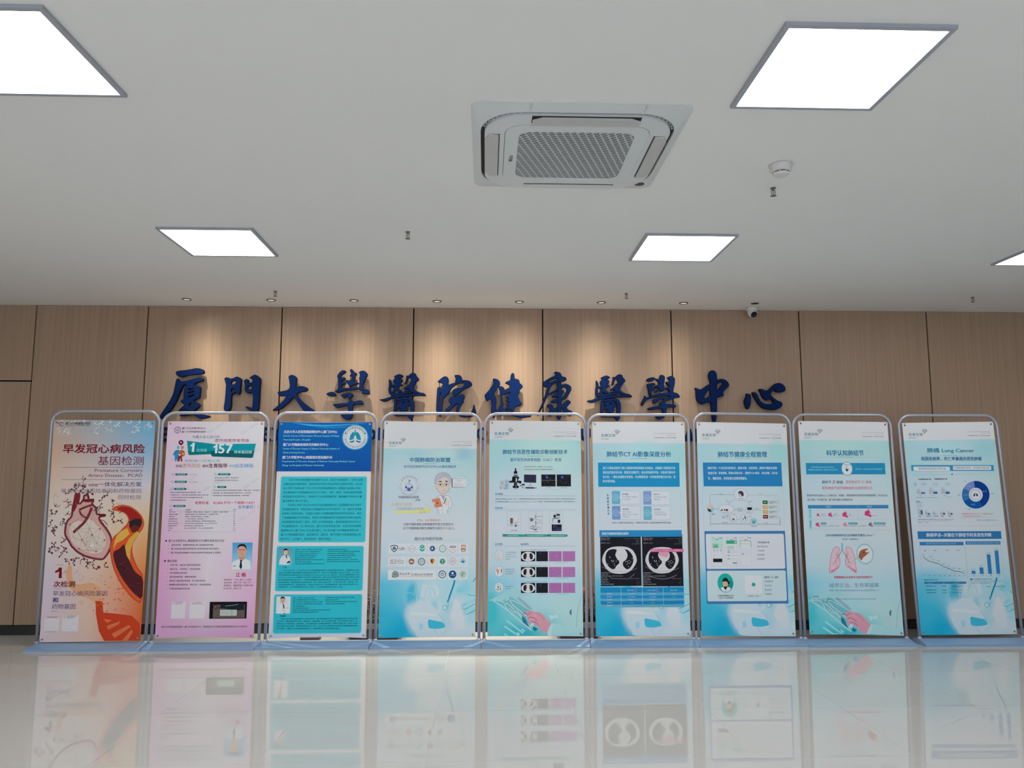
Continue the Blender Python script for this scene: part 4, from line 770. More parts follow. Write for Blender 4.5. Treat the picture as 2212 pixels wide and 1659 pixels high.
tb = [('系统','检测疾病','数目'),('遗传代谢','苯丙酮尿症，甲基丙二酸血症，丙酸血症，戊二酸血症，糖原贮积病等','76'),('神经肌肉骨骼','脊髓性肌萎缩症，进行性肌营养不良，成骨发育不全等','23'),('皮肤系统','鱼鳞病，大疱性表皮松解症，白化病等','14'),('血液循环系统','α、β地中海贫血，血友病等','9'),('免疫与内分泌','先天性肾上腺皮质增生症，先天性甲状腺功能减低','8'),('听觉与泌尿系统','遗传性耳聋GJB2基因型，Alport综合征等','8'),('呼吸消化系统','肝豆状核变性，囊性纤维化等','7'),('多系统','Bardet综合征，Meckel综合征等','12'),('合计','','157')]
for k, (a_, b_, c_) in enumerate(tb):
    y = 1309 + k * 29.3; w0 = 282 - k * 1.9; s.T(a_, w0, w0 + 19 * len(a_) * .95, y, 16, G, .004 if k in (0, 9) else 0); b_ and s.T(b_, 488 - k * 1.6, 488 + min(560, len(b_) * 17.5), y, 16, G); s.T(c_, 1098, 1132 if k in (0, 9) else 1122, y, 14, G)
s.PL([278,1326,1130,1326],2,(160,160,176),3); s.PL([262,1588,1110,1588],2,(160,160,176),3)
for x, y in ((780,330),(1200,345),(300,680),(1240,660),(270,1080),(730,1060),(1230,1040),(250,1470),(700,1460),(1180,1450),(900,980),(430,1010)): s.T('MDL_XAH', x, x + 230, y, 38, (186,188,202), 0, L=2, ang=.62)
s.f(320, 1140, 5.72); D = (58,48,74)
s.C(232,160,10,(20,14,24),L=4); s.C(217,407,10,(20,14,24),L=4)
s.T('厦门大学医学中心-精准医学分子诊断实验室 执行主任',262,950,159,30,D,.004); s.T('擅长领域',247,362,408,30,D,.006)
s.LINES([('遗传咨询师，哈佛医学院波士顿儿童医院访问学者；',298,820,212),('厦门市医师协会医学遗传医师分会青年委员会 副主任委员；',294,888,259),('厦门市抗癌协会肿瘤分子检测与遗传学专业委员会 主任委员。',290,912,307),('不孕不育、反复流产遗传学病因咨询；',282,662,459),('备孕优生、产前筛查、产前诊断咨询；',280,660,509),('罕见病病因诊断咨询；',277,495,557),('遗传性肿瘤筛查、肿瘤早筛咨询；',274,608,605),('遗传性心脑血管疾病筛查、冠心病早筛咨询；',270,722,654),('肿瘤靶向用药基因检测、预后评估、动态监测咨询；',267,790,702),('个体化用药基因检测咨询；',265,528,751)],23,D,.004)
for x, y in ((262,214),(260,262),(258,310),(250,461),(248,511),(245,559),(242,607),(238,656),(235,704),(232,753)): s.PL([x-4,y-2,x,y+4,x+8,y-6],2.5,(120,100,130),4)
s.R(1052,182,1286,514,(60,150,206),3,c2=(160,200,222)); s.PG([1035+8,512,1040,440,1060,415,1110,392,1140,380,1200,380,1230,392,1270,410,1274,512],(206,214,224),4)
s.PG([1132,350,1195,350,1200,385,1165,405,1130,385],(190,140,122),5); s.C(1166,290,54,(204,156,136),ry=66,L=6); s.PG([1110,270,1115,225,1135,205,1170,198,1205,206,1222,235,1222,275,1212,245,1190,225,1140,225,1120,245],(24,20,24),7,); s.PG([1140,398,1172,398,1162,420,1168,480,1152,512,1134,480,1146,420],(18,34,72),6)
s.PL([1128,268,1150,266,1160,270,1175,270,1185,266,1206,268],3,(50,44,48),8); s.C(1142,272,12,(60,50,54),L=8,w=2.5,ry=9); s.C(1190,272,12,(60,50,54),L=8,w=2.5,ry=9); s.PL([1150,326,1180,326],4,(150,70,70),8); s.PL([1166,280,1162,302,1172,304],2.5,(170,120,104),8); s.R(1056,464,1090,476,(110,150,150),5)
s.T('江 雨',1090,1212,580,46,(160,24,60),.03)
s.LINES([('翔安院区：门诊二楼C1-11诊室',944,1278,640),('出诊时间：周三上午，周六上午',944,1280,676),('思明院区：健康管理中心四楼4诊室',942,1298,711),('出诊时间：周四上午',940,1158,747)],22,(130,60,96),.002)
s.R(298,910,462,1118,(204,202,216),3); s.R(526,910,704,1116,(206,204,216),3); s.C(322,930,12,(120,116,150),L=5,w=3); s.T('厦门大学医学中心',345,450,920,13,D); s.T('健康服务平台',345,420,938,10,D); s.T('厦门大学医学中心',565,668,922,12,D); s.T('精准医学分子诊断实验室',545,688,938,10,(130,30,60))
s.R(770,912,1220,1118,(16,16,18),3); s.R(812,948,1196,1110,(92,84,84),4); s.PG([900,940,1190,930,1196,1010,1080,1020,900,985],(26,32,44),5); s.C(840,976,26,(60,34,32),L=6,w=6); s.PL([864,990,890,984,915,992],10,(70,34,34),6); s.PL([960,965,1060,955,1120,940],6,(120,140,150),6); s.R(896,1010,1100,1084,(170,186,182),6,r=6); s.R(1040,1012,1043,1082,(110,124,120),7); s.C(924,1044,14,(140,156,156),L=7,w=3); s.T('厦门大学医学中心',945,1020,1044,10,(120,136,136),L=7)
s.T('厦门大学附属翔安医院｜厦门大学医学中心｜精准医学分子诊断实验室咨询电话:0592-2889555',175,1230,1222,23,(70,34,70),.008)
# ================================================================== banner 3: thoracic surgery
s = b3; s.f(540, 860, 6.144)
s.base([(0, [(178,196,222), (196,204,222)]), (.12, [(200,205,216), (200,204,216)]), (1, [(196,204,214), (198,205,214)])])
a_, b_ = s.p(392, 975); c_, d_ = s.q[0], s.q[1]
def edge(s, t): BL, TL = s.q[3], s.q[0]; return BL[0] + (TL[0] - BL[0]) * t, s.q[2][0] + (s.q[1][0] - s.q[2][0]) * t
def strip(s, v0, v1, c0, c1, L=1, n=10, top=False):
    """full-width band of print between two heights"""
    pts, fc, cc = [], [], []
    for j in range(n + 1):
        v = v0 + (v1 - v0) * j / n; l, r = edge(s, v / 1.8)
        for i in range(13):
            w_ = i / 12; vv = v - (.008 * (1 - (2 * w_ - 1) ** 2) * (max(0, v / 1.81)) ** 12 if top else 0)
            pts.append((l + (r - l) * w_, vv)); cc.append([p_ + (q_ - p_) * j / n for p_, q_ in zip(ink(c0), ink(c1))])
    for j in range(n):
        for i in range(12): k = j * 13 + i; fc.append((k, k + 1, k + 14, k + 13))
    s.items.append((pts, fc, cc, L))
strip(s, s.p(700, 973)[1], s.q[0][1] - .002, (0,78,160), (0,96,176), top=True)
s.PG([560,330,800,372,1000,380,1300,362,1600,330,1300,348,1000,358,760,346],(60,160,214),2); s.PG([820,380,1000,384,1300,376,1250,398,1000,404],(20,128,196),2)  # glossy highlight curves along the sheet's top, painted in lighter blue
s.T('北京大学人民医院胸部微创中心厦门分中心',455,1164,448,38,(214,232,244),.022); s.T('厦门大学胸肺疾病研究所胸外科中心',444,1045,618,38,(214,232,244),.022); s.T('厦门大学医学中心/附属翔安医院胸外科',434,1096,787,38,(214,232,244),.022)
s.LINES([('Branch Cen ter of Mini-invasive Thoracic Surgery of Peking',450,1185,505),('University People’ s Hospital',448,802,556),('Center of Thoracic Surgery of Xiamen University Institute of',440,1192,674),('Chest and Lung Disease',438,734,726),('Department of Thoracic Surgery of Xiamen University Medical Center',432,1400,843),('Xiang’ an Hospital of Xiamen University',430,985,895)],29,(130,214,240),.014)
s.C(1400,522,174,(60,160,206),ry=166,L=2); s.C(1400,520,160,(196,206,218),ry=156,L=3); s.C(1400,520,146,(60,70,90),ry=142,L=4,w=2); s.C(1402,522,122,(70,96,120),ry=122,L=4,w=3)
for k, ch in enumerate('厦门大学胸肺疾病研究所'):
    a = math.radians(158 - k * 13.6); s.T(ch, 1400 + 134 * math.cos(a) - 10, 1400 + 134 * math.cos(a) + 10, 520 - 132 * math.sin(a), 20, (60,60,72), .01)
for k, ch in enumerate('INSTITUTE OF CHEST AND LUNG DISEASE'):
    a = math.radians(192 + k * 4.6); ch != ' ' and s.T(ch, 1400 + 134 * math.cos(a) - 5, 1400 + 134 * math.cos(a) + 5, 520 - 132 * math.sin(a), 11, (90,100,120))
s.C(1274,469,8,(20,24,30),L=5,n=8); s.C(1533,470,8,(20,24,30),L=5,n=8)
for sg in (-1, 1):
    s.PG([v for k, (x, y) in enumerate(((16,450),(40,458),(66,500),(76,545),(70,562),(20,545),(10,500))) for v in (1400 + sg * x, y)],(20,140,170),5); s.PG([v for x, y in ((12,556),(40,572),(74,576),(70,592),(40,592),(16,580)) for v in (1400 + sg * x, y)],(14,112,146),5); s.PL([1400+sg*8,448,1400+sg*10,500],6,(40,160,180),6)
s.PL([1400,420,1400,500],12,(20,140,170),5); s.PL([1400,540,1396,600],8,(196,206,218),6)
s.f(580, 1010, 9.217); TQ = (52,182,204); TE = (110,190,204)
s.R(250,176,1936,1488,TE,2,r=40); s.R(262,190,1922,1474,TQ,3,r=34); K = (14,86,104)
for st, x0, x1, y in [('北京大学人民医院胸外科创建于1952年。经过70年艰苦奋斗，已成为以胸',410,1880,246),('部微创技术为鲜明特色，以肺癌早诊早治为突出优势的全国知名学科。在王俊',308,1870,329),('院士领导下科室创建了北京大学人民医院胸部微创中心和国家 临床重点专科，',303,1850,412),
  ('是以胸腔镜手术及肺癌微创综合诊疗为核心，医疗、教学、科研全面协同发展',302,1862,495),('的国家级专科医学中心，是国内外公认的我国胸腔镜、胸部微创手术技术力量',296,1862,579),('最为雄厚的“排头兵”单位。',290,808,663),('王俊院士领导下的北京大学人民医院胸部微创中心在我国最早成功开展了',388,1860,746),
  ('电视胸腔镜手术，探索出绝大多数胸腔镜手术的中国术式，并一直在手术例数',285,1856,830),('和难度上居领先地位。王俊院士创建了中国肺癌微创综合诊疗技术体系，推动',280,1856,914),('了我国肺癌微创手术的普及，特别针对早期肺癌的系列创新研究成果在我国率',276,1850,998),('先获得国家科技进步二等奖，并写入多项国际指南，使我国肺癌的早诊早治水',270,1848,1082),
  ('平位居国际前列。2021年4月6日，厦门大学百年华诞之际，北京大学人民医院',266,1852,1166),('胸部微创中心厦门分中心正式落户厦门，中心依托厦门大学胸肺疾病研究所、',260,1815,1251),('厦门大学附属翔安医院，建设规范化、国际化、现代化胸外科疾病国家级区域',256,1842,1335),('医疗中心，立足厦门，服务闽西南，辐射东南亚。',252,1255,1420)]: s.T(st, x0, x1, y, 46, K, .008)
s.f(580, 1160, 6.9125)
for y0, y1, x0, x1 in ((132,802,128,1412),(852,1432,92,1392)): s.R(x0,y0,x1,y1,TE,2,r=32); s.R(x0+9,y0+9,x1-9,y1-9,(44,178,200),3,r=26)
K2 = (20,52,64)
s.R(168,166,356,412,(96,150,170),4,c2=(120,166,180)); s.PG([165,412,172,350,200,290,240,268,300,268,326,300,335,350,352,360,300,395,340,412],(198,208,220),5); s.C(264,222,29,(214,182,168),ry=40,L=6); s.PG([234,215,236,186,262,168,292,180,298,215,290,196,250,196],(22,18,24),7); s.PG([262,272,280,266,286,318,276,316],(34,40,56),7); s.PG([300,360,335,350,330,372,290,392,276,384],(30,32,40),7); s.PL([246,222,282,222],2,(60,50,56),8)
s.R(128,884,330,1138,(200,208,218),4,r=12); s.PG([140,1136,150,1060,190,1010,230,1000,280,1020,310,1060,308,1136],(206,212,224),5); s.C(222,940,33,(190,160,150),ry=46,L=6); s.PG([186,935,190,898,220,884,252,896,258,935,246,910,200,910],(24,20,26),7); s.PG([222,1000,240,1000,248,1068,232,1062],(40,46,64),7); s.PL([268,1056,300,1050],4,(60,60,70),7); s.PG([200,1060,240,1090,270,1100,240,1104],(190,160,150),7); s.PL([236,1136,262,1132],7,(30,30,40),7)
s.T('卜 梁',222,278,450,24,K2,.02); s.T('余绪明',174,264,1176,26,K2,.02)
s.LINES([('医学博士，教授，主任医师，博士研究生导师',410,812,187),('厦门市高层次人才A类（国家级领军人才）',408,780,217),('厦门大学医学中心肺部结节诊疗联合中心',406,752,247),('厦门大学胸肺疾病研究所常务副所长',404,728,277),('国家胸外科医疗中心专家组成员',403,686,307),('国家卫健委住院医师规范化培训专家委员会委员',402,828,337),('国家卫健委医学参考报编委',401,644,368),('中国抗癌协会纵隔肿瘤整合康复专业委员会副主任委员',400,845,398),
 ('中国抗癌协会肿瘤专业委员会委员',888,1186,185),('中国医师协会内镜医师分会胸腔镜外科专业委员会委员',886,1370,214),('中国肿瘤微创外科医学联盟专业委员会常委',885,1285,244),('中国医药教育协会医学模拟教育专业委员会委员',884,1306,274),('中华医学会胸心血管外科分会青年委员',883,1244,305),('福建省医学会胸外科分会委员常委，纵隔学组组长',882,1342,336),('厦门市医学会医师协会分会副会长学组 胸外科分会常委',880,1375,366)],17,K2,.004)
s.LINES([('毕业于北京大学。2002年起于北京大学人民医院胸部微创中心师从国内胸外科创始人、肺癌微创诊疗体系',222,1362,496),('奠基人王俊教授长期从事胸外科临床和基础科研工作，具有17年丰富的胸外科临床工作经验。2013年以',160,1362,531),('访问学者身份赴美国洛杉矶UCLA附属Cedars-Sinai Medical Center 胸外科，师从世界胸腔镜肺叶手术',158,1360,566),('之父Robert McKenna Jr.教授学习现代胸外科微创技术。擅长应用电视胸腔镜和现代微创技术进行各种',157,1360,601),
 ('胸外科疾病的微创诊断与治疗，尤其是早期肺癌的综合微创诊断治疗、进展期肺癌的规范化多学科治疗',156,1358,637),('以及纵隔肿瘤、食管疾病治疗方面具有特长。第一作者SCI文章13篇，北大核心期刊9篇，专著7部，第一',155,1356,673),('完成人国家发明专利、实用新型专利、外观设计专利共3项。主持省级课题1项，厦门市重点科技专项1项，',153,1345,709),('市级课题2项。2012年获得国家科技进步二等奖，2011年获得教育部科技进步一等奖。',152,1122,744),
 ('来自北京大学人民医院胸外科王俊院士团队，擅长胸部微创手术治疗和肺癌微创综合诊疗体系各种',190,1334,1218),('诊疗技术，特别是肺癌早诊早治、微创治疗、纵隔肿瘤、青少年多发性气胸、手汗症等有深入研究。主',132,1332,1254),('持及参与10多项国家级、福建省级、北京市级及厦门市市级科研课题，参编专业著作3部，发表SCI论国',129,1332,1290),('内核心期刊论文20余篇，获国家实用新型专利10项。2023年作为主要发起人成立厦门市健康管理协会肺',126,1332,1326),('结节专委会。长期致力于互联网健康管理事业中。首批胸癌防治示范社区肺部随访服务。',124,1075,1364)],21,K2,.008)
s.LINES([('博士，主任医师，博士研究生导师',378,690,904),('厦门大学胸肺疾病研究所 外科部主任',376,730,934),('厦门大学医学中心/附属翔安医院 胸外科 主任医师',374,815,965),('厦门大学医学中心/附属翔安医院 移动医疗部主任',372,810,996),('泉州滨海医院 兼职院长',370,555,1028),('厦门市健康管理协会 副会长',368,616,1058),('中国医师卫生健全体资委会全科肺癌防治专家委员会 副主任委员',367,930,1087),('中国抗癌协会纵隔肿瘤整合康复专委会 委员',366,758,1118),
 ('中国健康促进与教育协会互联网医疗分会肿瘤',860,1286,900),('康复专业委员会 常委',858,1044,932),('中华医学会整合中医防治委 胸外科专委员会 委员',857,1332,961),('中国医疗医师胸外科学联盟 常委',856,1142,993)],17,K2,.004)
# ================================================================== shared artwork of the pale blue series
def header(s, fx, lx, yl, rx, ry, vsp, k=1.0):
    """logo and small slogan on the white head of the sheet (fx = zoom frame)"""
    s.f(*fx); s.T('圣美生物', lx, lx + 192 * k, yl, 42 * k, (50,126,142), .004); s.T('SANMED', lx, lx + 104 * k, yl + 47 * k, 19 * k, (120,160,176))
    cx, cy = lx + 214 * k, yl - 44 * k
    for i, (dx, dy, c) in enumerate(((-27,-8,(60,140,160)),(-14,-22,(40,110,130)),(0,-8,(50,90,130)),(14,-22,(40,110,130)),(30,-6,(18,28,52)),(-14,6,(28,70,104)),(14,8,(18,28,52)),(0,22,(14,22,44)))):
        d = 8.5 * k; s.PG([cx+dx*k-d, cy+dy*k, cx+dx*k, cy+dy*k-d, cx+dx*k+d, cy+dy*k, cx+dx*k, cy+dy*k+d], c, 4)
    g = (150,158,172); s.T('FOCUS ON LIQUID BIOPSY TO IMPROVE', rx, rx + 300 * k, ry, 14 * k, g); s.T('QUALITY OF LIFE', rx + 178 * k, rx + 302 * k, ry + 23 * k, 14 * k, g); s.T('专注肿瘤液态活检，全心守护人类健康', rx, rx + 302 * k, ry + 54 * k, 16 * k, (110,116,130))
def title(s, st, x0, x1, y, h, lx0, lx1, ly): s.T(st, x0, x1, y, h, (14,112,158), .018); s.PL([lx0, ly, lx1, ly], 2.5, (150,186,198), 3); s.PL([lx0 + (lx1-lx0)*.37, ly, lx0 + (lx1-lx0)*.63, ly], 5, (90,146,170), 4)
def clinic(s, fx, X, Yt, sc=1.0):
    """washed-out blue surgery picture along the bottom; X maps picture x (115..1392) and Yt its own y"""
    s.f(*fx); k = fx[2] / 6.144 * sc; x = lambda v: X + (v - 115) * k; y = lambda v: Yt + (v - 1520) * k
    def e(a, b, rx, ry, c, al=1, so=.5, rot=0): s.E(x(a), y(b), rx * k, ry * k, c, al, so, rot)
    e(200,1380,330,360,(14,164,208),.95,.35); e(170,1100,230,330,(60,176,212),.75,.5); e(380,900,220,200,(90,184,216),.6,.6); e(560,960,75,150,(30,172,210),.8,.3); e(480,1480,240,160,(20,164,206),.9,.4)
    s.B(x(290), y(1195), x(520), y(760), (136,196,220), .55, 10 * k); s.B(x(115), y(1520), x(290), y(900), (20,160,206), .35, 10 * k)
    e(790,890,150,160,(166,204,224),.8,.5); e(790,880,95,110,(178,208,226),.8,.4); e(1250,1100,260,380,(150,206,226),.6,.6)
    e(700,1200,200,130,(190,206,222),.95,.35); e(620,1270,130,200,(188,208,224),.95,.35,12); e(780,1150,150,120,(192,208,222),.9,.5); e(850,1350,110,60,(70,182,214),.8,.5); e(950,1460,170,60,(178,206,222),.9,.5); e(850,1090,40,60,(110,190,216),.6,.5,20)
    e(1180,890,44,42,(110,192,218),.6,.4); e(1250,860,60,90,(120,196,220),.6,.5,-30); e(1060,1140,60,80,(130,194,216),.9,.3); e(1140,1240,120,230,(196,208,224),.9,.4,-14); e(1320,1060,120,50,(80,186,214),.85,.3,32); e(1330,1010,90,30,(170,210,226),.8,.4,30); e(1330,1150,90,34,(60,180,212),.85,.3,22); e(1330,1110,86,28,(186,214,228),.8,.4,22); e(1250,1420,200,90,(190,208,226),.9,.5); e(1000,1290,90,110,(150,200,220),.5,.5)
    q = lambda *v: [f_(c) for c, f_ in zip(v, (x, y) * (len(v) // 2))]
    s.PL(q(1118,755,1100,830,1075,900,1052,960,1040,1005,1022,1045), 20 * k, (20,142,188), 1, sm=1); s.PL(q(1112,770,1086,860,1060,925,1040,985), 7 * k, (40,96,130), 2, sm=1); s.PL(q(1022,1045,1040,1090,1010,1130), 6 * k, (110,176,200), 1, sm=1); s.C(x(986), y(1118), 34 * k, (110,178,202), L=1, w=8 * k); s.C(x(986), y(1122), 15 * k, (190,214,228), L=2)
    s.PL(q(480,925,555,925,575,965,600,830,612,1080,640,760), 5 * k, (160,210,228), 1); s.PL(q(1400,720,1380,745,1362,780), 9 * k, (50,130,160), 1, sm=1)
    s.PG(q(600,1060,650,1020,700,1030,760,1070,830,1090,900,1200,960,1300,1008,1388,960,1440,910,1512,610,1512,590,1440,555,1410,512,1300,516,1180,560,1120), (186,207,224), 0.5, 1)
    s.PG(q(760,1270,850,1290,960,1310,1000,1380,900,1400,840,1400,770,1390), (60,178,212), 1, 1); s.PG(q(640,1330,690,1320,700,1400,650,1420), (150,200,222), 1, 1); s.PG(q(520,1180,600,1170,760,1190,880,1210,860,1225,700,1215,540,1215), (200,214,228), 1, 1)
    s.PG(q(1215,1118,1260,1075,1330,1040,1393,1018,1393,1060,1330,1090,1262,1130,1228,1140), (150,206,224), 1, 2); s.PG(q(1250,1180,1300,1140,1350,1120,1393,1100,1392,1140,1340,1170,1280,1200,1256,1204), (150,206,226), 1, 2)
    s.PL(q(1230,1145,1290,1125,1350,1090,1392,1070), 9 * k, (40,168,206), 2, sm=2); s.PL(q(1262,1208,1310,1200,1390,1150), 7 * k, (70,180,210), 2, sm=2); s.PL(q(1290,940,1330,960,1392,955), 9 * k, (50,172,208), 1, sm=1)
    s.PG(q(1110,1000,1150,1010,1190,1100,1250,1290,1250,1420,1150,1400,1090,1300,1050,1240,1090,1160), (196,209,225), 0.5, 2)
    for sg in (-1, 1): s.C(x(790 + sg * 68), y(905), 44 * k, (184,209,225), ry=82 * k, L=0.5); s.C(x(790 + sg * 68), y(905), 44 * k, (206,220,232), ry=82 * k, L=1, w=5 * k); s.PL([v for a, b in ((20,850),(40,880),(60,920),(62,980),(95,985)) for v in (x(790 + sg * a), y(b))], 5 * k, (130,184,206), 2, sm=2)
    for sg in (-1, 1): s.PL([v for a, b in ((20,770),(75,800),(110,880),(120,960),(90,985),(50,980),(40,930),(80,985)) for v in (x(790 + sg * a), y(b))], 4 * k, (196,214,228), 1, sm=2)
    s.PL(q(900,1190,960,1300,1000,1385), 4 * k, (120,180,206), 1); s.PL(q(840,1400,880,1470,910,1515), 4 * k, (120,180,206), 1)
def tealhand(s, fx, A, k=1.0):
    """teal picture of a hand over film strips; A = picture offset in the frame"""
    s.f(*fx); X = lambda v: A[0] + v * k; Y = lambda v: A[1] + v * k
    q = lambda *v: [f_(c) for c, f_ in zip(v, (X, Y) * (len(v) // 2))]
    def e(a, b, rx, ry, c, al=1, so=.5, rot=0): s.E(X(a), Y(b), rx * k, ry * k, c, al, so, rot)
    e(300,1300,620,560,(80,190,206),.9,.35); e(1100,1500,620,330,(24,172,194),.9,.4); e(180,900,150,300,(50,182,202),.8,.4); e(1750,1200,480,700,(168,208,214),.85,.5); e(900,900,420,260,(140,204,214),.6,.5); e(1250,1150,300,200,(110,198,210),.7,.5); e(1400,1420,100,60,(14,164,190),.8,.6)
    s.PG(q(140,705,700,440,860,600,620,650,420,760,380,720,240,720), (150,200,214), 1); s.PG(q(335,745,575,625,960,880,1010,960,860,980,1000,1210,930,1200,700,1000), (110,180,196), 1)
    s.PG(q(700,660,740,630,1020,870,960,890), (140,172,196), 2)
    for pl in ((240,720,480,860,700,1060,1010,1300),(455,780,480,755,560,790,690,940,870,1110,960,1240),(460,790,540,920,700,1060,980,1290),(560,710,600,690,740,760,960,890),(570,720,640,820,760,900,880,1010),(560,860,620,930,690,945),(700,900,830,1060,990,1250)): s.PL(q(*pl), 13 * k, (186,220,228), 2, sm=2)
    for pl in ((500,1105,830,1355),(455,1215,740,1410),(455,1370,520,1415),(800,1275,860,1320),(710,1345,760,1385)): s.PL(q(*pl), 34 * k, (150,210,222), 1)
    s.PG(q(800,1010,860,1050,900,1130,960,1240,900,1200,820,1130), (30,120,146), 3); s.PG(q(1030,1215,1120,1270,1065,1318,1010,1260), (14,122,150), 3); s.PG(q(960,1240,980,1160,1020,1140,1036,1180,1020,1260,1000,1200), (196,226,230), 4)
    s.PG(q(1320,990,1440,1010,1500,970,1530,1060,1440,1050,1390,1090), (180,216,222), 1); s.PG(q(1100,690,1180,740,1160,760,1090,720), (150,206,218), 1)
    for x_, y_ in ((1130,780),(1250,800),(1070,740),(1210,840),(1180,760)): s.PG(q(x_,y_,x_+36,y_+18,x_+20,y_+34,x_-14,y_+16), (160,212,222), 1)
    s.PG(q(1790,875,1760,900,1748,950,1760,985,1786,1002), (60,120,140), 2); s.PL(q(1985,620,1940,780,1905,940,1900,1100,1885,1260), 8 * k, (130,168,182), 1, sm=2); s.PL(q(1640,980,1740,1060,1790,1110), 5 * k, (150,186,198), 1); s.PL(q(1700,1080,1760,1160,1780,1240), 5 * k, (150,186,198), 1)
    H1 = (204,150,170)
    s.PG(q(820,945,850,935,920,930,980,900,1010,905,1050,935,1110,935,1180,945,1230,990,1290,1060,1350,1120,1395,1165,1340,1250,1300,1350,1230,1330,1150,1260,1080,1190,1030,1150,980,1160,940,1160,925,1100,930,1060,905,1010,890,980,850,975,825,965), H1, 4)
    s.PG(q(1395,1160,1500,1165,1560,1190,1700,1215,1790,1250,1990,1240,2010,1420,1310,1420,1305,1350,1330,1240), (160,208,218), 3); s.PG(q(1395,1160,1430,1155,1400,1250,1380,1420,1310,1420,1312,1340,1345,1240), (180,214,224), 5)
    for pl, c in (((930,1060,980,1035,1030,1050,1110,1105),(160,96,124)),((905,1010,930,980,975,945,1010,960),(168,104,130)),((985,1150,1010,1120,1060,1130,1130,1180),(166,104,130)),((1100,945,1180,1010,1260,1100),(186,130,152)),((940,1080,1000,1065,1060,1090),(226,180,192)),((985,955,1050,985,1100,1030),(222,176,190)),((825,955,880,958,905,985),(110,84,110))): s.PL(q(*pl), 12 * k, c, 5, sm=2)
PALE = [(.0, [(150,200,220), (190,208,224), (170,206,224)]), (.24, [(110,190,218), (170,204,222), (160,204,222)]), (.32, [(172,200,218), (186,206,220), (184,206,220)]), (.5, [(190,204,220), (194,204,218), (192,206,218)]), (.72, [(172,202,218), (186,206,220), (176,206,216)]), (.80, [(158,198,214), (176,206,216), (162,202,214)])]
def pale(s, vhead, teal=False):
    c0 = (158,204,212) if teal else (158,200,214)
    s.base([r for r in PALE if r[0] < vhead - .04] + [(vhead, [c0, (166,210,216) if teal else (170,204,216), c0]), (vhead + .001, [(200,206,214)] * 3), (1, [(202,207,216)] * 3)])
# ================================================================== banner 4
s = b4; pale(s, (s.uvp(900, 971.5)[1]) / 1.8)
s.f(800, 900, 6.912); s.E(1380,560,130,80,(140,186,208),.7,.5); s.E(1150,560,150,60,(182,212,218),.6,.5); s.E(700,560,160,60,(150,196,212),.5,.6); s.E(500,900,300,200,(190,206,222),.5,.8)
clinic(s, (800, 1130, 6.144), 118, 1520)
header(s, (800, 900, 6.912), 280, 394, 1212, 376, 0)
title(s, '中国肺癌防治联盟', 594, 1196, 646, 68, 508, 1280, 705); s.T('官方指定肺结节诊疗分中心必备检测技术', 503, 1284, 746, 40, (24,110,160), .008)
P_ = (86,92,160); s.C(582,1028,160,(190,206,220),ry=150,L=2); s.C(582,1028,160,(150,170,200),ry=150,L=3,w=2); s.C(582,1030,124,(90,96,150),ry=124,L=3,w=2.5); s.C(582,1030,121,(196,206,218),ry=121,L=2)
for k_, ch in enumerate('中国肺癌防治联盟'): a = math.radians(143 - k_ * 15); s.T(ch, 582 + 139*math.cos(a) - 9, 582 + 139*math.cos(a) + 9, 1030 - 139*math.sin(a), 18, (80,84,120))
for k_, ch in enumerate('Chinese Alliance Against Lung Cancer'): a = math.radians(185 + k_ * 4.9); ch != ' ' and s.T(ch, 582 + 142*math.cos(a) - 4, 582 + 142*math.cos(a) + 4, 1030 - 142*math.sin(a), 10, (110,120,150))
s.C(580,1086,27,P_,ry=28,L=5); s.C(540,1055,14,(70,76,150),ry=18,L=5); s.C(620,1055,14,(70,76,150),ry=18,L=5)
for sg in (-1, 1):
    s.PL([v for a, b in ((4,1000),(38,1010),(60,1050),(66,1100),(56,1116),(34,1100)) for v in (580 + sg*a, b)],4,P_,5,sm=1); s.PL([580+sg*20,1070,580+sg*42,1062],4,P_,5); s.PL([580+sg*24,1090,580+sg*44,1100],4,P_,5); s.PL([580+sg*18,1106,580+sg*30,1124],4,P_,5)
s.PL([560,940,600,960,570,985,605,945],5,P_,5); s.PL([600,940,575,965,600,985,570,1000,590,1015,566,1030],4,P_,5)
s.T('中国肺癌防治联盟', 424, 726, 1202, 38, (92,92,112), .006, slant=.15); s.T('主席', 672, 748, 1246, 32, (92,92,112), .006, slant=.15); s.T('白春学 教授', 318, 622, 1312, 50, (206,186,148), -.002, slant=.1)
s.PG([335,1420,420,1402,700,1396,740,1362,960,1368,870,1388,930,1392,880,1416,906,1424,820,1442,400,1446,360,1436],(206,212,140),3); s.T('中国肺癌防治联盟', 400, 796, 1374, 38, (160,170,206), .004); s.T('主席', 735, 828, 1426, 36, (170,176,204), .01)
for pl in ([806,1284,820,1310],[838,1304,858,1330],[872,1340,896,1324]): s.PL(pl,3,(170,180,200),4)
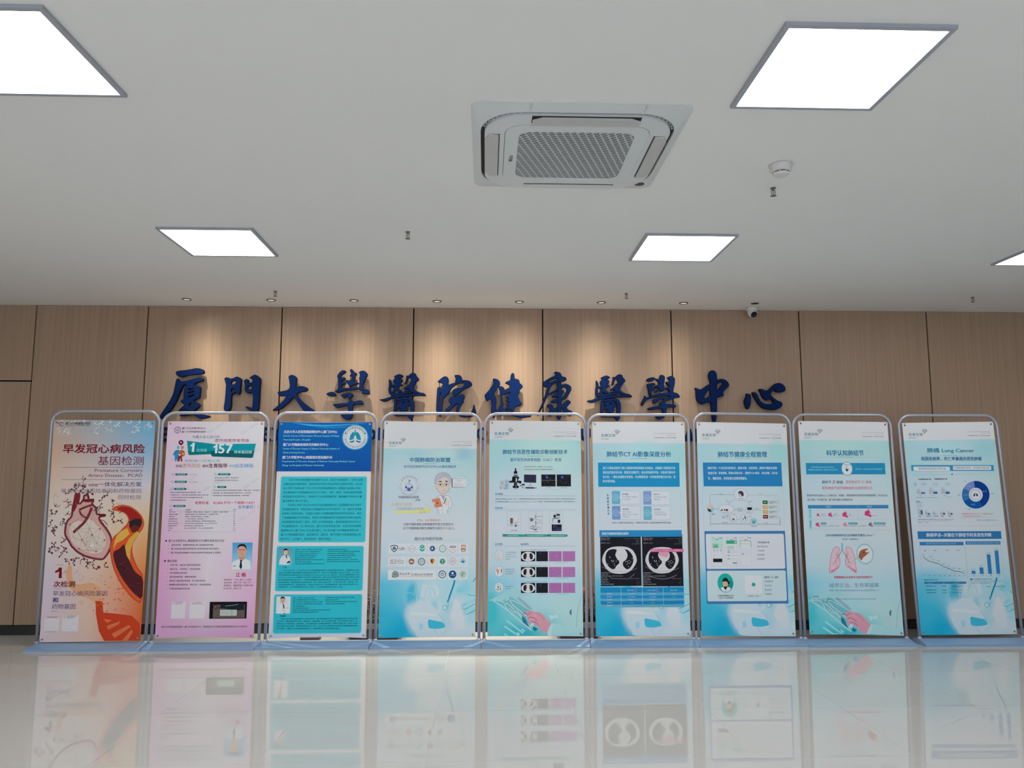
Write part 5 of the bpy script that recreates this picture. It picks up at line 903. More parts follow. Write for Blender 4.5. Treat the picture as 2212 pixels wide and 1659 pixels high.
# the cartoon doctor
LN = (66,60,84); SK = (222,196,192)
s.PG([985,1210,1040,1175,1075,1160,1110,1160,1150,1180,1190,1200,1215,1260,1222,1330,1205,1358,1165,1368,1160,1445,1005,1445,1010,1368,975,1280],(206,214,226),3); s.PL([985,1205,1040,1172,1070,1168],3,LN,5); s.PL([1120,1165,1170,1185,1200,1215,1222,1320,1210,1352,1180,1365],3,LN,5,sm=1); s.PL([1180,1240,1170,1310,1165,1380],2.5,LN,5); s.PL([1078,1260,1078,1445],2,LN,5); s.PL([1008,1368,1002,1445],3,LN,5); s.PL([1160,1380,1163,1445],3,LN,5); s.PL([1012,1400,1026,1396,1030,1440],2.5,LN,5); s.PL([1130,1400,1145,1396,1150,1440],2.5,LN,5)
s.PG([1066,1140,1120,1140,1118,1176,1090,1195,1068,1176],SK,4); s.PG([1064,1176,1114,1176,1098,1240,1078,1215],(150,166,190),5); s.PL([1055,1160,1088,1230,1100,1260],3,LN,6); s.PL([1120,1165,1120,1210,1100,1250],3,LN,6)
s.C(1088,1000,108,LN,ry=148,L=4); s.C(1088,1000,104,SK,ry=144,L=5); s.PG([985,1010,962,1000,964,940,985,880,1030,846,1090,836,1150,846,1192,880,1204,940,1196,1000,1176,985,1160,930,1110,900,1050,930,1010,960],(176,180,198),6); s.PL([985,1010,962,1000,964,940,985,880,1030,846,1090,836,1150,846,1192,880,1204,940,1196,1000],3,LN,7,sm=1); s.PL([1050,920,1090,860,1150,850],2.5,(120,120,146),7,sm=1); s.PL([1100,900,1130,870,1180,890],2.5,(120,120,146),7,sm=1)
s.C(975,1040,16,SK,ry=28,L=5); s.C(1192,1036,12,SK,ry=26,L=5); s.PG([1014,978,1040,960,1072,966,1072,976,1040,974],(40,34,44),8); s.PG([1112,966,1140,956,1160,968,1160,978,1130,972],(40,34,44),8)
for x_ in (1046, 1136): s.C(x_,1014,34,(90,82,104),ry=24,L=8,w=3); s.C(x_,1014,12,(46,38,46),ry=12,L=8,n=12)
s.PL([1080,1008,1102,1008],3,(90,82,104),8); s.PL([990,1004,1012,1008],3,(90,82,104),8); s.PL([1094,1020,1090,1066,1110,1068],2.5,(150,110,116),8); s.PL([1074,1098,1100,1100,1122,1092],3.5,(140,84,92),8); s.PL([1086,1114,1106,1114],2.5,(190,140,140),8)
s.PG([918,1238,1032,1208,1080,1340,972,1362],(196,130,104),7); s.C(1002,1286,20,(170,96,76),L=8,w=3); s.PG([992,1290,1002,1272,1012,1292,1004,1304],(110,50,40),9); s.PG([932,1280,960,1270,968,1300,950,1330,936,1310],SK,8)
s.PG([1105,1260,1140,1240,1156,1290,1140,1330,1110,1320,1096,1280],SK,7); s.PL([1136,1215,1100,1300],9,(40,40,56),8)
s.C(1340,990,124,(186,210,226),ry=102,L=2); s.C(1340,990,124,(120,160,196),ry=102,L=3,w=2.5); s.C(1250,1080,50,(186,210,226),ry=26,L=2); s.C(1178,1122,10,(120,160,196),L=3,w=2.5); s.PG([1218,922,1424,930,1410,1060,1226,1050],(204,214,222),4); s.PG([1214,922,1228,922,1228,1052,1218,1050],(40,50,80),5); s.PL([1218,1052,1412,1062],5,(40,50,80),5)
s.LINES([('中国肺癌防治联盟肺结节诊治专家共识',1244,1420,928),('关于组建肺结节诊治',1290,1368,952),('分中心的通知',1296,1356,968),('各有关单位，专家：',1264,1340,996),('为推广肺结节诊治技术，现公开征集各分中心',1250,1405,1014),('专家委员会联合发文决定开展工作',1262,1400,1036)],9,(110,116,130))
s.T('CTAI、CAC等新技术，', 700, 1052, 1546, 36, (204,128,96), 0); s.T('也是中国肺癌防治联盟推荐的官方应用技术。', 498, 1254, 1606, 36, (76,84,104), .004)
s.f(800, 1130, 6.144); s.T('对于早期肺癌诊断的准确性可超过', 436, 958, 67, 34, (76,84,104), .004); s.T('95%', 962, 1032, 67, 26, (204,128,96), .01); s.T('以上。', 1038, 1128, 67, 34, (76,84,104), .004); s.T('部分合作医疗机构', 590, 958, 207, 42, (70,78,98), .008)
CW = (204,212,222)
for x0, x1, y0, y1 in [(248,480,272,400)] + [(492 + 136*i, 616 + 135.5*i, 272, 400) for i in range(6)] + [(244,476,446,574)] + [(490 + 136*i, 612 + 136*i, 446, 574) for i in range(6)] + [(236,880,618,748)] + [(894 + 136*i, 1016 + 137*i, 618, 746) for i in range(3)]: s.R(x0,y0,x1,y1,CW,2)
def seal(x, y, r, c, inner=None, w=5, fill=None, ring2=True):
    if fill: s.C(x,y,r*.78,fill,L=4,n=20)
    s.C(x,y,r,c,L=5,w=w,n=24)
    if ring2: s.C(x,y,r*.72,c,L=5,w=2,n=20)
NV = (24,62,100)
s.PG([268,296,318,288,368,296,366,330,350,362,318,388,286,362,272,330],NV,4); s.PG([276,304,318,298,360,304,356,332,342,356,318,376,294,356,280,332],(196,206,218),5); s.PG([296,345,300,322,318,302,336,322,342,345,318,360],(44,84,122),6); s.PL([318,310,318,364],4,(196,206,218),7); s.T('复旦大学附属',386,442,315,9,NV); s.T('中山医院',370,460,337,22,NV,.015); s.PL([370,358,462,358],2,NV,4)
seal(554,340,48,(146,156,180),w=3); s.PL([520,360,530,325,545,350,556,330,570,352,590,324],5,(130,140,166),5)
s.C(690,334,35,(24,166,156),ry=38,L=4); s.C(690,308,8,(220,230,236),L=5); s.C(690,316,30,(24,166,156),L=3); s.PG([655,318,690,340,725,318,725,330,690,350,655,330],(206,220,226),5); s.T('浙一医院',672,712,345,11,(206,220,226),L=6); s.C(688,336,50,(170,200,210),L=3,w=2)
s.C(826,336,34,(44,84,140),L=4); s.PG([806,345,826,315,836,345],(206,214,224),5); s.C(826,336,45,(150,170,200),L=3,w=3)
seal(961,336,48,(70,168,160),w=8); s.PL([936,330,986,330],3,(120,190,180),5); s.PL([948,345,975,322],3,(120,190,180),5); s.T('医院',948,974,346,10,(90,170,160))
s.C(1096,340,48,(110,100,120),L=4,w=3,a0=200,a1=340); s.PL([1052,318,1140,318],7,(110,70,90),5); s.PL([1052,300,1140,294],3,(150,140,160),5)
for k_ in range(4): s.R(1062 + 20*k_,300,1068 + 20*k_,324,(110,70,90),5)
s.T('北京协和医院',1070,1125,348,9,(110,100,120))
s.R(1204,288,1266,356,(176,120,96),4); s.R(1212,300,1258,332,(220,206,200),5); s.C(1235,314,10,(150,80,56),L=6,w=3); s.C(1235,346,34,(150,84,64),L=3,w=8,a0=200,a1=340)
s.T('THE UNIVERSITY OF TEXAS',266,414,476,8,(120,110,120)); s.T('MD Anderson',266,448,498,26,(86,84,100)); s.T('Cancer Center',262,448,526,24,(110,74,90),.004); s.PL([262,526,352,526],3,(170,50,60),6); s.T('Making Cancer History',264,390,560,10,(120,110,120))
seal(548,508,50,(176,156,140),w=2); s.C(548,508,37,(134,96,72),L=4); s.PG([520,520,530,505,548,492,566,505,576,520],(206,200,196),5)
seal(682,510,48,(16,110,120),w=9); s.C(682,510,24,(16,110,120),L=5,w=4); s.PL([664,516,700,504],5,(16,110,120),6)
s.PG([796,478,822,468,852,478,850,514,824,542,798,514],(168,110,52),4); s.PG([806,486,822,480,822,530,806,512],(84,56,30),5); s.PG([834,486,846,484,844,512,834,524],(206,150,80),5); s.C(822,508,50,(214,190,140),L=3,w=5,a0=150,a1=390)
s.C(958,506,33,(30,140,116),L=4); s.C(958,506,42,(150,190,190),L=3,w=4); s.PL([958,484,958,528],6,(200,220,220),5); s.PL([940,498,976,498],3,(200,220,220),5)
seal(1093,504,47,(110,96,120),w=3); s.PL([1076,504,1093,484,1110,504,1093,524],5,(190,90,110),5,True); s.PL([1084,510,1102,498],4,(190,90,110),5)
s.C(1230,508,46,(130,186,214),L=4,w=4); s.C(1230,500,30,(150,200,222),L=3); s.PG([1204,500,1256,500,1256,514,1240,514,1240,528,1220,528,1220,514,1204,514],(24,120,150),5); s.PG([1218,496,1230,480,1242,496],(60,160,196),5)
GR = (50,92,84)
s.C(334,678,42,GR,L=4,w=9); s.C(334,678,26,(60,104,96),L=4); s.PL([326,660,326,696],5,(206,216,220),5); s.PL([338,662,346,680,338,698],5,(206,216,220),5); s.PG([290,700,310,712,296,722],GR,4); s.PG([374,690,382,702,362,712],GR,4)
s.T('中山大学',390,526,672,34,(56,70,90),.008,slant=.1); s.T('孙逸仙纪念医院',542,830,680,28,(56,70,90),-.002,slant=.2); s.T('SUN YAT-SEN MEMORIAL HOSPITAL,SUN YAT-SEN UNIVERSITY',392,830,708,11,(110,120,136))
s.C(956,678,50,(30,126,130),L=4,w=11); s.C(956,678,50,(50,80,140),L=5,w=11,a0=0,a1=170); s.C(956,678,24,(130,136,150),L=4); s.PG([940,690,956,664,972,690],(196,204,214),5)
s.C(1092,678,50,(22,82,140),L=4); s.C(1092,662,14,(200,212,226),L=5); s.T('仁济医院',1060,1124,690,14,(170,196,224),.01,L=6)
s.C(1228,678,50,(150,190,170),L=3,w=2); s.C(1228,680,36,(40,124,90),L=4,w=5); s.PG([1210,700,1206,676,1220,660,1240,656,1248,672,1238,690,1224,700],(60,140,104),5); s.PG([1216,682,1232,666,1240,676,1226,690],(206,216,220),6)
for k_, ch in enumerate('中国医学科学院肿瘤医院'): a = math.radians(165 - k_*15); s.T(ch,1228+44*math.cos(a)-3.5,1228+44*math.cos(a)+3.5,680-44*math.sin(a),7,(60,100,90))
# ================================================================== banner 5
s = b5; pale(s, s.uvp(1150, 955)[1] / 1.8, True)
tealhand(s, (1040, 1220, 9.217), (0, 0)); s.f(1000, 860, 6.144); s.E(1150,760,300,220,(178,216,212),.6,.6); s.E(450,800,250,120,(158,206,216),.5,.6)
header(s, (1000, 860, 6.144), 416, 472, 1200, 453, 0); s.T('肺结节良恶性辅助诊断创新技术', 528, 1386, 714, 62, (22,112,158), .016); s.PL([528,770,1386,774],2.5,(150,190,196),3); s.PL([850,771,1060,772],5,(90,150,170),4); s.T('循环染色体异常细胞（CAC）检测', 626, 1300, 818, 48, (36,118,166), .004)
s.LINES([('技术来自于全球知名第一的美国MD Anderson癌症中心',812,1192,912),('CAC检测在全球已发布权威NCCN肺癌诊断指南推荐技术',812,1195,947)],14,(80,84,96))
for x0,y0,x1,y1,c in ((490,1092,545,1206,(176,186,200)),(556,1082,606,1208,(150,176,196))): s.R(x0,y0,x1,y1,c,3)
s.R(514,1122,530,1130,(30,30,40),4); s.C(566,1162,12,(70,90,120),L=4,w=3); s.R(494,1180,500,1206,(40,44,56),4); s.R(556,1190,564,1206,(30,34,46),4); s.R(612,1100,776,1122,(24,30,44),3)
BK = (20,24,34)
s.PG([688,930,706,930,706,960,722,980,720,1004,674,1004,674,980,690,962],BK,4); s.PG([668,1010,728,1010,730,1022,668,1022],(190,196,206),4); s.PG([670,1020,728,1020,724,1032,674,1032],BK,4); s.PG([652,1042,690,1036,745,1042,742,1072,720,1092,770,1100,776,1118,760,1144,742,1122,612,1118,614,1102,652,1096],BK,4); s.PG([676,1124,718,1124,722,1190,676,1190],BK,4); s.R(700,1060,716,1110,(190,196,206),5); s.C(676,1178,18,BK,ry=16,L=5); s.C(724,1178,18,BK,ry=16,L=5); s.R(684,1190,714,1210,(150,160,176),4); s.R(700,1140,706,1180,(140,150,166),5)
s.R(778,1140,818,1158,BK,4); s.R(776,1158,818,1206,(190,196,208),4); s.R(790,1176,800,1190,BK,5); s.R(754,1158,776,1168,BK,4)
s.PG([810,1014,970,1018,970,1124,810,1118],(40,46,56),4); s.PG([818,1022,962,1026,962,1110,818,1108],(44,44,70),5); s.R(886,1122,898,1160,(160,176,190),4); s.R(862,1158,918,1170,(160,176,190),4); s.PG([832,1182,944,1184,950,1200,828,1198],BK,4); s.C(966,1192,9,BK,ry=6,L=4)
for x0 in (1038, 1242):
    s.R(x0,1014,x0+190,1172,(24,26,34),3); s.C(x0+74,1050,17,(60,80,170),ry=20,L=4)
    for k_ in range(26): s.C(x0 + rnd.uniform(12,180), rnd.uniform(1022,1165), rnd.uniform(1.5,3.5), rnd.choice([(120,120,110),(96,110,100),(140,140,140)]), L=4, n=6)
s.PL([1040,1091,1226,1091],4,(110,124,140),4); s.T('正常二倍体细胞',1100,1166,1185,9,(90,94,106)); s.T('循环染色体异常细胞',1290,1385,1187,9,(90,94,106))
s.f(1040, 1060, 9.217); HB = (58,112,160)
for t_, x0, x1, y, l0, l1 in (('技术原理',273,424,65,275,1868),('检测流程',270,420,343,270,1868),('应用场景',266,414,1061,262,752),('临床案例',780,932,1061,776,1878)): s.T(t_, x0, x1, y, 38, HB, .008); s.PL([l0,y+35,l1,y+40],6,(150,170,206),3)
s.T('运用4色荧光原位杂交技术（FISH），检测肺结节患者外周血中3号(绿色及红色荧光标记)及10号染色体（金色及蓝色荧光标记）',275,1868,167,32,(104,112,130)); s.T('扩增的循环异常细胞（Circulating genetically Abnormal Cell, CAC）的数量，进行肺结节良恶性辅助诊断，从而实现肺癌早诊。',275,1868,221,32,(104,112,130))
for x0 in (510, 942, 1350): s.PL([x0,410,x0+268,410,x0+268,824,x0,824],4,(160,168,196),3,True)
s.R(572,508,624,540,(206,210,218),3); s.R(572,540,624,652,(110,88,92),4); s.PG([572,652,624,652,624,690,598,724,572,690],(170,178,190),4); s.R(656,508,708,616,(204,208,196),4); s.R(656,616,708,684,(176,184,192),4); s.PG([656,684,708,684,708,694,682,722,656,694],(70,74,84),4); s.PL([636,576,646,586],8,(60,70,80),4); s.T('全血',526,556,590,12,(110,110,124)); s.T('血浆',726,748,572,10,(110,110,124)); s.T('PBMC',722,746,616,9,(40,44,56),.02); s.T('Ficoll',526,560,680,12,(110,110,124)); s.T('Ficoll离心富集',572,708,790,19,(70,76,96),.01); s.PL([712,690,776,690],2.5,(120,124,140),4); s.PL([514,668,560,668],2,(120,124,140),4)
s.PL([1074,480,1074,550],12,(70,84,104),4); s.PL([1080,600,1080,678],12,(70,84,104),4); s.T('细胞核染色',1090,1205,512,13,(60,66,86),.01); s.T('杂交洗脱',1098,1196,640,13,(60,66,86),.01); s.C(996,575,34,(96,112,120),ry=36,L=3,n=14); s.C(1050,572,7,(60,66,86),L=4,n=8); s.PG([1080,548,1194,588,1190,612,1076,580],(180,186,196),4); s.PG([1080,690,1186,730,1182,770,1070,730],(180,186,196),4); s.PL([1066,430,1074,460,1090,430],6,(150,156,170),4)
for pl in ([980,720,1040,686],[1020,736,1082,702],[970,744,1040,764,1100,762],[1044,760,1056,780,1106,766]): s.PL(pl,10,(50,54,66),4)
s.T('四色杂交',1042,1124,806,20,(80,86,106),.008)
s.PG([1486,458,1560,460,1558,500,1490,500],(60,70,84),4); s.PG([1430,490,1460,470,1480,500,1484,520,1450,530,1430,520],(30,36,48),5); s.R(1430,530,1560,544,(120,130,146),4); s.R(1416,548,1520,558,(50,56,70),4); s.PL([1420,556,1412,632],8,(60,66,84),4); s.R(1516,576,1564,640,(30,36,50),4); s.R(1540,548,1562,572,(190,196,206),5); s.PG([1430,570,1500,566,1510,620,1436,610],(200,206,216),4); s.R(1395,670,1594,800,(20,22,40),4); s.PL([1396,732,1592,732],3,(110,110,150),5)
for k_ in range(9): s.C(rnd.uniform(1410,1580), rnd.choice((700,768)), rnd.uniform(8,20), (70,70,130), L=5, n=10)
for x0, x1 in ((410,850),(850,1296),(1296,1700)):
    s.PG([x0,862,x1-10,866,x1+22,890,x1-10,918,x0,914,x0+16,888],(54,150,146),3); s.PG([x0+4,866,x0+90,866,x0+90,914,x0+4,912,x0+16,888],(60,128,124),4)
s.T('外周血单核细胞富集',516,734,890,24,(150,214,210),.012); s.T('4色荧光探针FISH检测染色体CAC',896,1244,890,24,(150,214,210),.012); s.T('自动扫描分析报告出具',1378,1646,890,24,(150,214,210),.012)
def ct(s, x0, y0, w_, h_, L=4, v=0):
    cx, cy = x0 + w_ / 2, y0 + h_ * .52; s.R(x0,y0,x0+w_,y0+h_,(22,24,32),3)
    s.C(cx,cy,w_*.48,(200,202,210),ry=h_*.46,L=L,n=24)
    for sg in (-1, 1): s.PG([q_ for a, b in ((.08,-.26),(.2,-.34),(.31,-.2),(.34,.02),(.3,.24),(.2,.3),(.12,.2),(.14,.06),(.06,0),(.12,-.1)) for q_ in (cx + sg*a*w_, cy + b*h_)],(28,30,38),L+1)
    for k_ in range(6): s.C(cx + rnd.choice((-1,1))*rnd.uniform(.12,.26)*w_, cy + rnd.uniform(-.15,.2)*h_, w_*.008, (200,202,210), L=L+2, n=6)
for k_, yy in enumerate((1203, 1516, 1831)):
    ct(s, 784, yy, 284, 198); s.R(1088,yy,1320,yy+198,(26,28,36),3); s.C(1172,yy+44,16,(40,60,130),L=4); s.R(1340,yy,1592,yy+198,(160,104,168),3); s.R(1610,yy,1862,yy+198,(166,110,172),3)
    for j in range(64):
        c = rnd.choice([(196,160,206),(206,184,214),(140,84,150)] if k_ == 1 or j % 3 == 0 else [(176,124,182),(150,92,158),(186,136,190)]); x_ = rnd.choice((1340,1610)) + rnd.uniform(8,240); y_ = yy + rnd.uniform(8,188)
        s.PL([x_, y_, x_ + rnd.uniform(-12,12), y_ + rnd.uniform(-9,9)], rnd.uniform(4,11), c, 4)
    s.T(('男性，65岁，右上肺，CT提示磨玻璃结节，直径8mm，随访观察','女性，58岁，左肺，CT提示磨玻璃结节随访增大，CAC阳性','男性，49岁，右肺，CT提示混合磨玻璃结节，CAC检测阳性')[k_],784,(1280,1298,1304)[k_],yy-26,14,(60,64,80),.006); s.T('肺CT',906,944,yy+222,11,(80,84,100)); s.T('CAC检测阳性，CAC个数为8',1138,1312,yy+222,11,(80,84,100)); s.T('病理诊断：肺腺癌，浸润性腺癌，中分化',1472,1730,yy+222,11,(80,84,100))
    cy_ = (1288, 1605, 1920)[k_]; s.C(350,cy_,86,(200,208,218),ry=100,L=3); s.C(350,cy_,86,(120,140,176),ry=100,L=4,w=3.5)
for sg, c in ((-1,(150,170,190)),(1,(206,170,180))): s.PL([v for a, b in ((6,1240),(30,1226),(48,1270),(54,1320),(30,1334),(14,1300),(20,1260)) for v in (350+sg*a,b)],5,c,5,sm=1)
s.PL([350,1224,350,1270],5,(206,150,150),5); s.T('肺结节',318,380,1351,14,(40,44,56),.01)
s.PG([294,1550,330,1560,350,1590,346,1620,320,1650,310,1610,296,1590],(200,140,120),5); s.PL([320,1640,326,1668],9,(190,120,110),5); s.PG([386,1550,404,1560,406,1610,394,1640,392,1600],(70,74,90),5)
s.PG([326,1890,340,1890,346,1930,318,1940],(40,110,120),5); s.PG([376,1930,392,1936,390,1950,370,1950],(40,110,120),5); s.R(290,1956,390,1966,(60,130,140),5); s.R(306,1984,400,1988,(80,140,150),5); s.C(380,1900,8,(40,110,120),L=5); s.T('实验室',322,362,1862,12,(60,90,100))
s.LINES([('对于无创伤基因肺部的',476,690,1222),('患者 (直径≥5-10mm',476,682,1268),('肺小结节) 可检测作为',474,680,1312),('诊断依据',474,560,1357),('纵膈淋巴肺结节穿刺上',474,664,1562),('进行可疑肺结节判定',474,668,1608),('检测肺癌可疑者',474,624,1650),('良恶性诊断后手术及',472,640,1903),('术后的监测',472,580,1946)],21,(104,116,136))
# ================================================================== banner 6
s = b6; pale(s, s.uvp(1380, 959)[1] / 1.8)
clinic(s, (1270, 1200, 8.733), 152, 1520, .985); s.f(1230, 860, 6.144); s.E(1000,700,160,130,(158,206,216),.7,.5); s.E(1430,760,150,140,(150,204,208),.7,.5)
header(s, (1230, 860, 6.144), 414, 496, 1108, 472, 0); title(s, '肺结节CT AI影像深度分析', 490, 1342, 744, 72, 492, 1340, 804)
s.R(376,856,1460,1176,(30,138,192),3); s.LINES([('基于计算机深度学习和三维卷积神经网络技术的结合，对胸部CT图像进行快',440,1398,928),('速自动定量识别分析，精准定位肺结节，给出风险概率评估，并能进行随访评',440,1400,986),('估分析，一键生成视频分析报告，为诊断提供进一步的影像数据分析支持，提',440,1402,1046),('高诊断效能。',440,608,1102)],36,(186,216,234),.012)
s.f(1270, 1040, 9.217); s.PL([204,106,1834,110,1864,916,222,908],2.5,(150,180,200),2,True)
for k_, ch in enumerate('多维度定量分析'): s.T(ch, 370+k_*3, 408+k_*3, 275+k_*61, 40, (24,96,140), .02)
cells_ = [(470,188,1032,452,(96,170,206),'结节数量',[('显示结节数量，并精准定位',672,988),('每个结节位置',672,832)]),(1092,190,1632,460,(120,152,204),'结节大小',[('自动识别结节3D直径、',1300,1562),('精确到毫米',1302,1436)]),(474,486,1042,758,(108,146,202),'结节类型',[('实性结节、部分实性、',680,852),('磨玻璃、混合性、实性结节',680,984),('和钙化结节',680,812)]),(1098,490,1640,764,(100,172,204),'结节风险',[('大数据影像组学分析，',1310,1530),('评估肺结节风险概率',1310,1556)])]
for x0,y0,x1,y1,c,t_,rows in cells_:
    s.R(x0,y0,x1,y1,(150,170,206),3,r=18); s.R(x0+4,y0+4,x1-4,y1-4,(198,208,222),4,r=16); s.R(x0+2,y0+3,x0+168,y1-3,c,5,r=14); s.PG([x0+169,(y0+y1)/2-40,x0+150,(y0+y1)/2,x0+169,(y0+y1)/2+40],(198,208,222),6)
    s.C(x0+78,(y0+y1)/2,54,(206,218,236),ry=60,L=6,w=6); s.PL([x0+60,(y0+y1)/2-20,x0+96,(y0+y1)/2-20,x0+96,(y0+y1)/2+20,x0+60,(y0+y1)/2+20],4,(186,206,232),6,True); s.PL([x0+58,(y0+y1)/2+20,x0+98,(y0+y1)/2-20],4,(186,206,232),6)
    tx = rows[0][1]; s.T(t_, tx, tx+124, y0+66, 31, (60,84,116), .012)
    for j, (st, a, b) in enumerate(rows): s.T(st, a, b, y0+120+j*48, 26, (130,140,164))
s.T('两次以上CT图像可以进行随访对比，了解肺结节变化情况，为临床医师提供更多风险评估依据。',476,1652,822,32,(58,74,104),.006)
s.R(224,970,1862,1098,(50,136,192),4,c2=(30,132,188)); s.T('肺结节健康管理随访案例',276,800,1036,52,(196,220,238),.02)
s.f(1270, 1200, 8.733); s.R(226,-402,1008,570,(26,26,36),3); s.R(1012,-402,1798,576,(26,26,36),3); s.PL([1009,-400,1018,572],4,(110,116,130),4)
def bigct(s, cx, cy, k, pink=False):
    q = lambda pts: [v for a, b in zip(pts[::2], pts[1::2]) for v in (cx + a * k, cy + b * k)]
    s.PG(q((-330,40,-310,-60,-250,-160,-150,-215,0,-228,150,-215,250,-160,310,-60,330,40,300,120,230,220,130,280,0,292,-130,280,-230,220,-300,120)),(196,198,208),4)
    s.PG(q((-250,-100,-200,-160,-110,-180,-60,-170,-50,-150,-70,-100,-80,-60,-40,20,0,50,-10,100,-60,140,-90,200,-140,205,-200,160,-250,90,-268,0)),(26,26,36),5)
    s.PG(q((90,-180,160,-160,220,-100,258,-20,262,60,230,140,180,200,130,205,80,160,60,110,70,60,120,30,150,-30,150,-90,110,-160)),(26,26,36),5)
    for a, b in ((-190,-30),(-175,-18),(-150,38),(-140,52),(-118,60),(-110,40),(-60,50),(-220,100),(-100,100),(-90,130),(120,60),(150,50),(180,38),(160,80),(190,90),(140,110),(240,0),(170,150),(210,60)): s.PG(q((a-8,b,a,b-8,a+9,b+2,a+1,b+9)),(206,208,216),6)
    s.PL(q((-330,150,-310,170,-200,220,-60,250,100,250,250,220,330,180)),5,(150,152,164),6,sm=1)
bigct(s, 590, 52, 1.0); bigct(s, 1392, 55, .965)
s.PL([395,385,450,432,760,436,880,340],5,(150,152,164),6); s.PL([1160,390,1300,430,1400,440,1500,430,1600,400,1668,360],6,(160,162,172),6,sm=1)
s.PG([1180,-128,1800,-128,1800,-70,1170,-70],(206,96,146),7); s.PG([1330,-68,1508,-68,1514,-10,1490,30,1340,0],(206,150,176),7); s.T('直径变化:12%，体积变化 36%，密度变化 9%',1180,1790,-98,30,(230,190,212),.01,L=9)
for x0 in (240, 1040):
    s.LINES([('KVp: 120kV',x0,x0+128,-362),('Thickness: 1.25mm',x0,x0+178,-330),('2020-07-09 17:14',x0,x0+156,-300),('层号Im: 49/73',x0,x0+176,-238),('三维影像深度分析 lung',x0,x0+190,322),('W: 1500 L:-500',x0,x0+134,352),('DLP/TI:1.25/0.625  0.5X5 / 512 512/2.00',x0,x0+412,384),('KVp: 120',x0,x0+116,414),('FOV:350X350',x0,x0+142,444),('体积:0.25cm',x0,x0+130,478),('Length: 6.12',x0,x0+150,506),('SFU/H FULL/R WARM',x0,x0+240,538),],17,(176,180,192))
    s.LINES([('Hospital  XIAMEN',x0+450,x0+726,-318),('0000-01',x0+660,x0+722,-284),('男 045Y',x0+664,x0+722,-250),('2019-01-01 01',x0+588,x0+726,-222),('WW/WC: 1500/-500',x0+544,x0+724,432)],15,(130,136,150))
    for a, b in ((700,484),(722,512),(700,542),(678,512)): s.C(x0+a,b,5,(150,156,170),L=5,n=6)
xs_ = (232, 616, 1018, 1412, 1804)
for j, (y0, y1) in enumerate(((598,690),(690,746),(746,800),(800,856),(856,914),(914,966))): s.R(232+j*1.5,y0,1804+j*1.5,y1,((26,132,190),(84,162,206),(30,136,196),(86,164,206),(24,128,188),(92,164,196))[j],4)
for k_, x0 in enumerate(xs_[1:4]): s.PL([x0,598,x0+7,966 if k_ == 0 else 914],7,(140,190,220),5)
s.LINES([('基线CT扫描',738,852,650),('第二次CT扫描',1118,1262,652),('两次CT变化',1550,1674,652),('检测时间',350,452,716),('结节直径',350,452,772),('结节体积',352,454,828),('影像风险',356,456,884),('随访建议',356,456,938),('2020/07/09',750,884,718),('2021/08/18',1146,1278,720),('403天',1574,1660,722),('5.2*5.3mm',750,886,776),('6.2*5.8mm',1146,1280,776),('108mm³',770,860,828),('147mm³',1172,1256,830)],23,(176,206,230),.004,)
s.LINES([('中风险',786,858,886),('高风险',1182,1254,886),('+12%',1588,1646,778),('+36%',1588,1644,832),('半年后复查',1158,1280,940)],21,(150,180,110),.004)
for x0 in (896, 1298): s.C(x0,652,22,(186,104,160),ry=28,L=6,w=6)
# ================================================================== banner 7
s = b7; pale(s, s.uvp(1600, 959)[1] / 1.8)
clinic(s, (1490, 1120, 5.924), 146, 1500, 1.02); s.f(1490, 880, 6.636); s.E(900,620,140,100,(158,206,214),.7,.5); s.E(1250,640,130,150,(148,204,206),.7,.5)
header(s, (1490, 880, 6.636), 167, 398, 985, 386, 0, 1.05); title(s, '肺结节健康全程管理', 394, 1096, 674, 82, 322, 1168, 737)
s.R(180,792,1320,1132,(38,124,186),3); s.LINES([('肺结节是一个动态变化的形态，需要长期、全程管理，[肺结节健康全程管',250,1240,872),('理]能实现：患者建档、影像AI深度分析 、细胞学CAC检测 、随访提醒、就诊指',253,1248,944),('导 、健康咨询 、科普宣教全流程管理服务。',255,812,1018)],40,(196,214,234),.012)
s.PL([186,1130,1330,1140,1345,1780,195,1780],2,(150,180,200),2,True); LC = (90,130,150); RC = (126,160,196)
s.PL([620,1252,278,1250,280,1400],4,(90,140,130),3); s.PL([820,1256,1265,1266,1275,1500],3,(140,156,150),3); s.PL([288,1520,290,1700],4,(90,140,130),3)
s.PL([330,1454,400,1454],5,(80,160,200),3); s.PL([625,1465,788,1467],4,(110,150,180),3); s.PL([898,1467,1008,1469],4,(120,140,150),3); s.PL([525,1400,560,1360,638,1324],4,(110,150,180),3,sm=1); s.PL([850,1398,830,1360,792,1332],4,(110,150,180),3,sm=1); s.PL([480,1510,510,1580,568,1606],2.5,(130,160,190),3,sm=1); s.PL([664,1608,715,1608],3,(130,160,190),3); s.PL([1265,1568,1280,1570,1290,1700],3,(60,60,70),3)
for x, y, rx, ry in ((720,1250,98,90),(282,1447,50,60),(515,1455,112,66),(843,1462,54,64),(614,1586,50,60),(764,1590,50,60),(905,1645,52,60)): s.C(x,y,rx,(198,208,220),ry=ry,L=4); s.C(x,y,rx,RC,ry=ry,L=5,w=4)
s.PG([680,1225,700,1200,735,1195,760,1225,764,1262,735,1282,700,1272,690,1240],(70,56,80),6); s.PG([694,1250,700,1230,735,1268,726,1286],(214,214,222),7); s.T('肺结节专科门诊',690,760,1310,11,(30,34,44),.01)
s.PG([240,1420,290,1395,320,1410,328,1440,250,1455],(206,184,176),6); s.PG([240,1450,290,1460,300,1500,260,1490],(40,50,70),6); s.PG([290,1450,328,1445,320,1490,300,1500],(130,180,210),6)
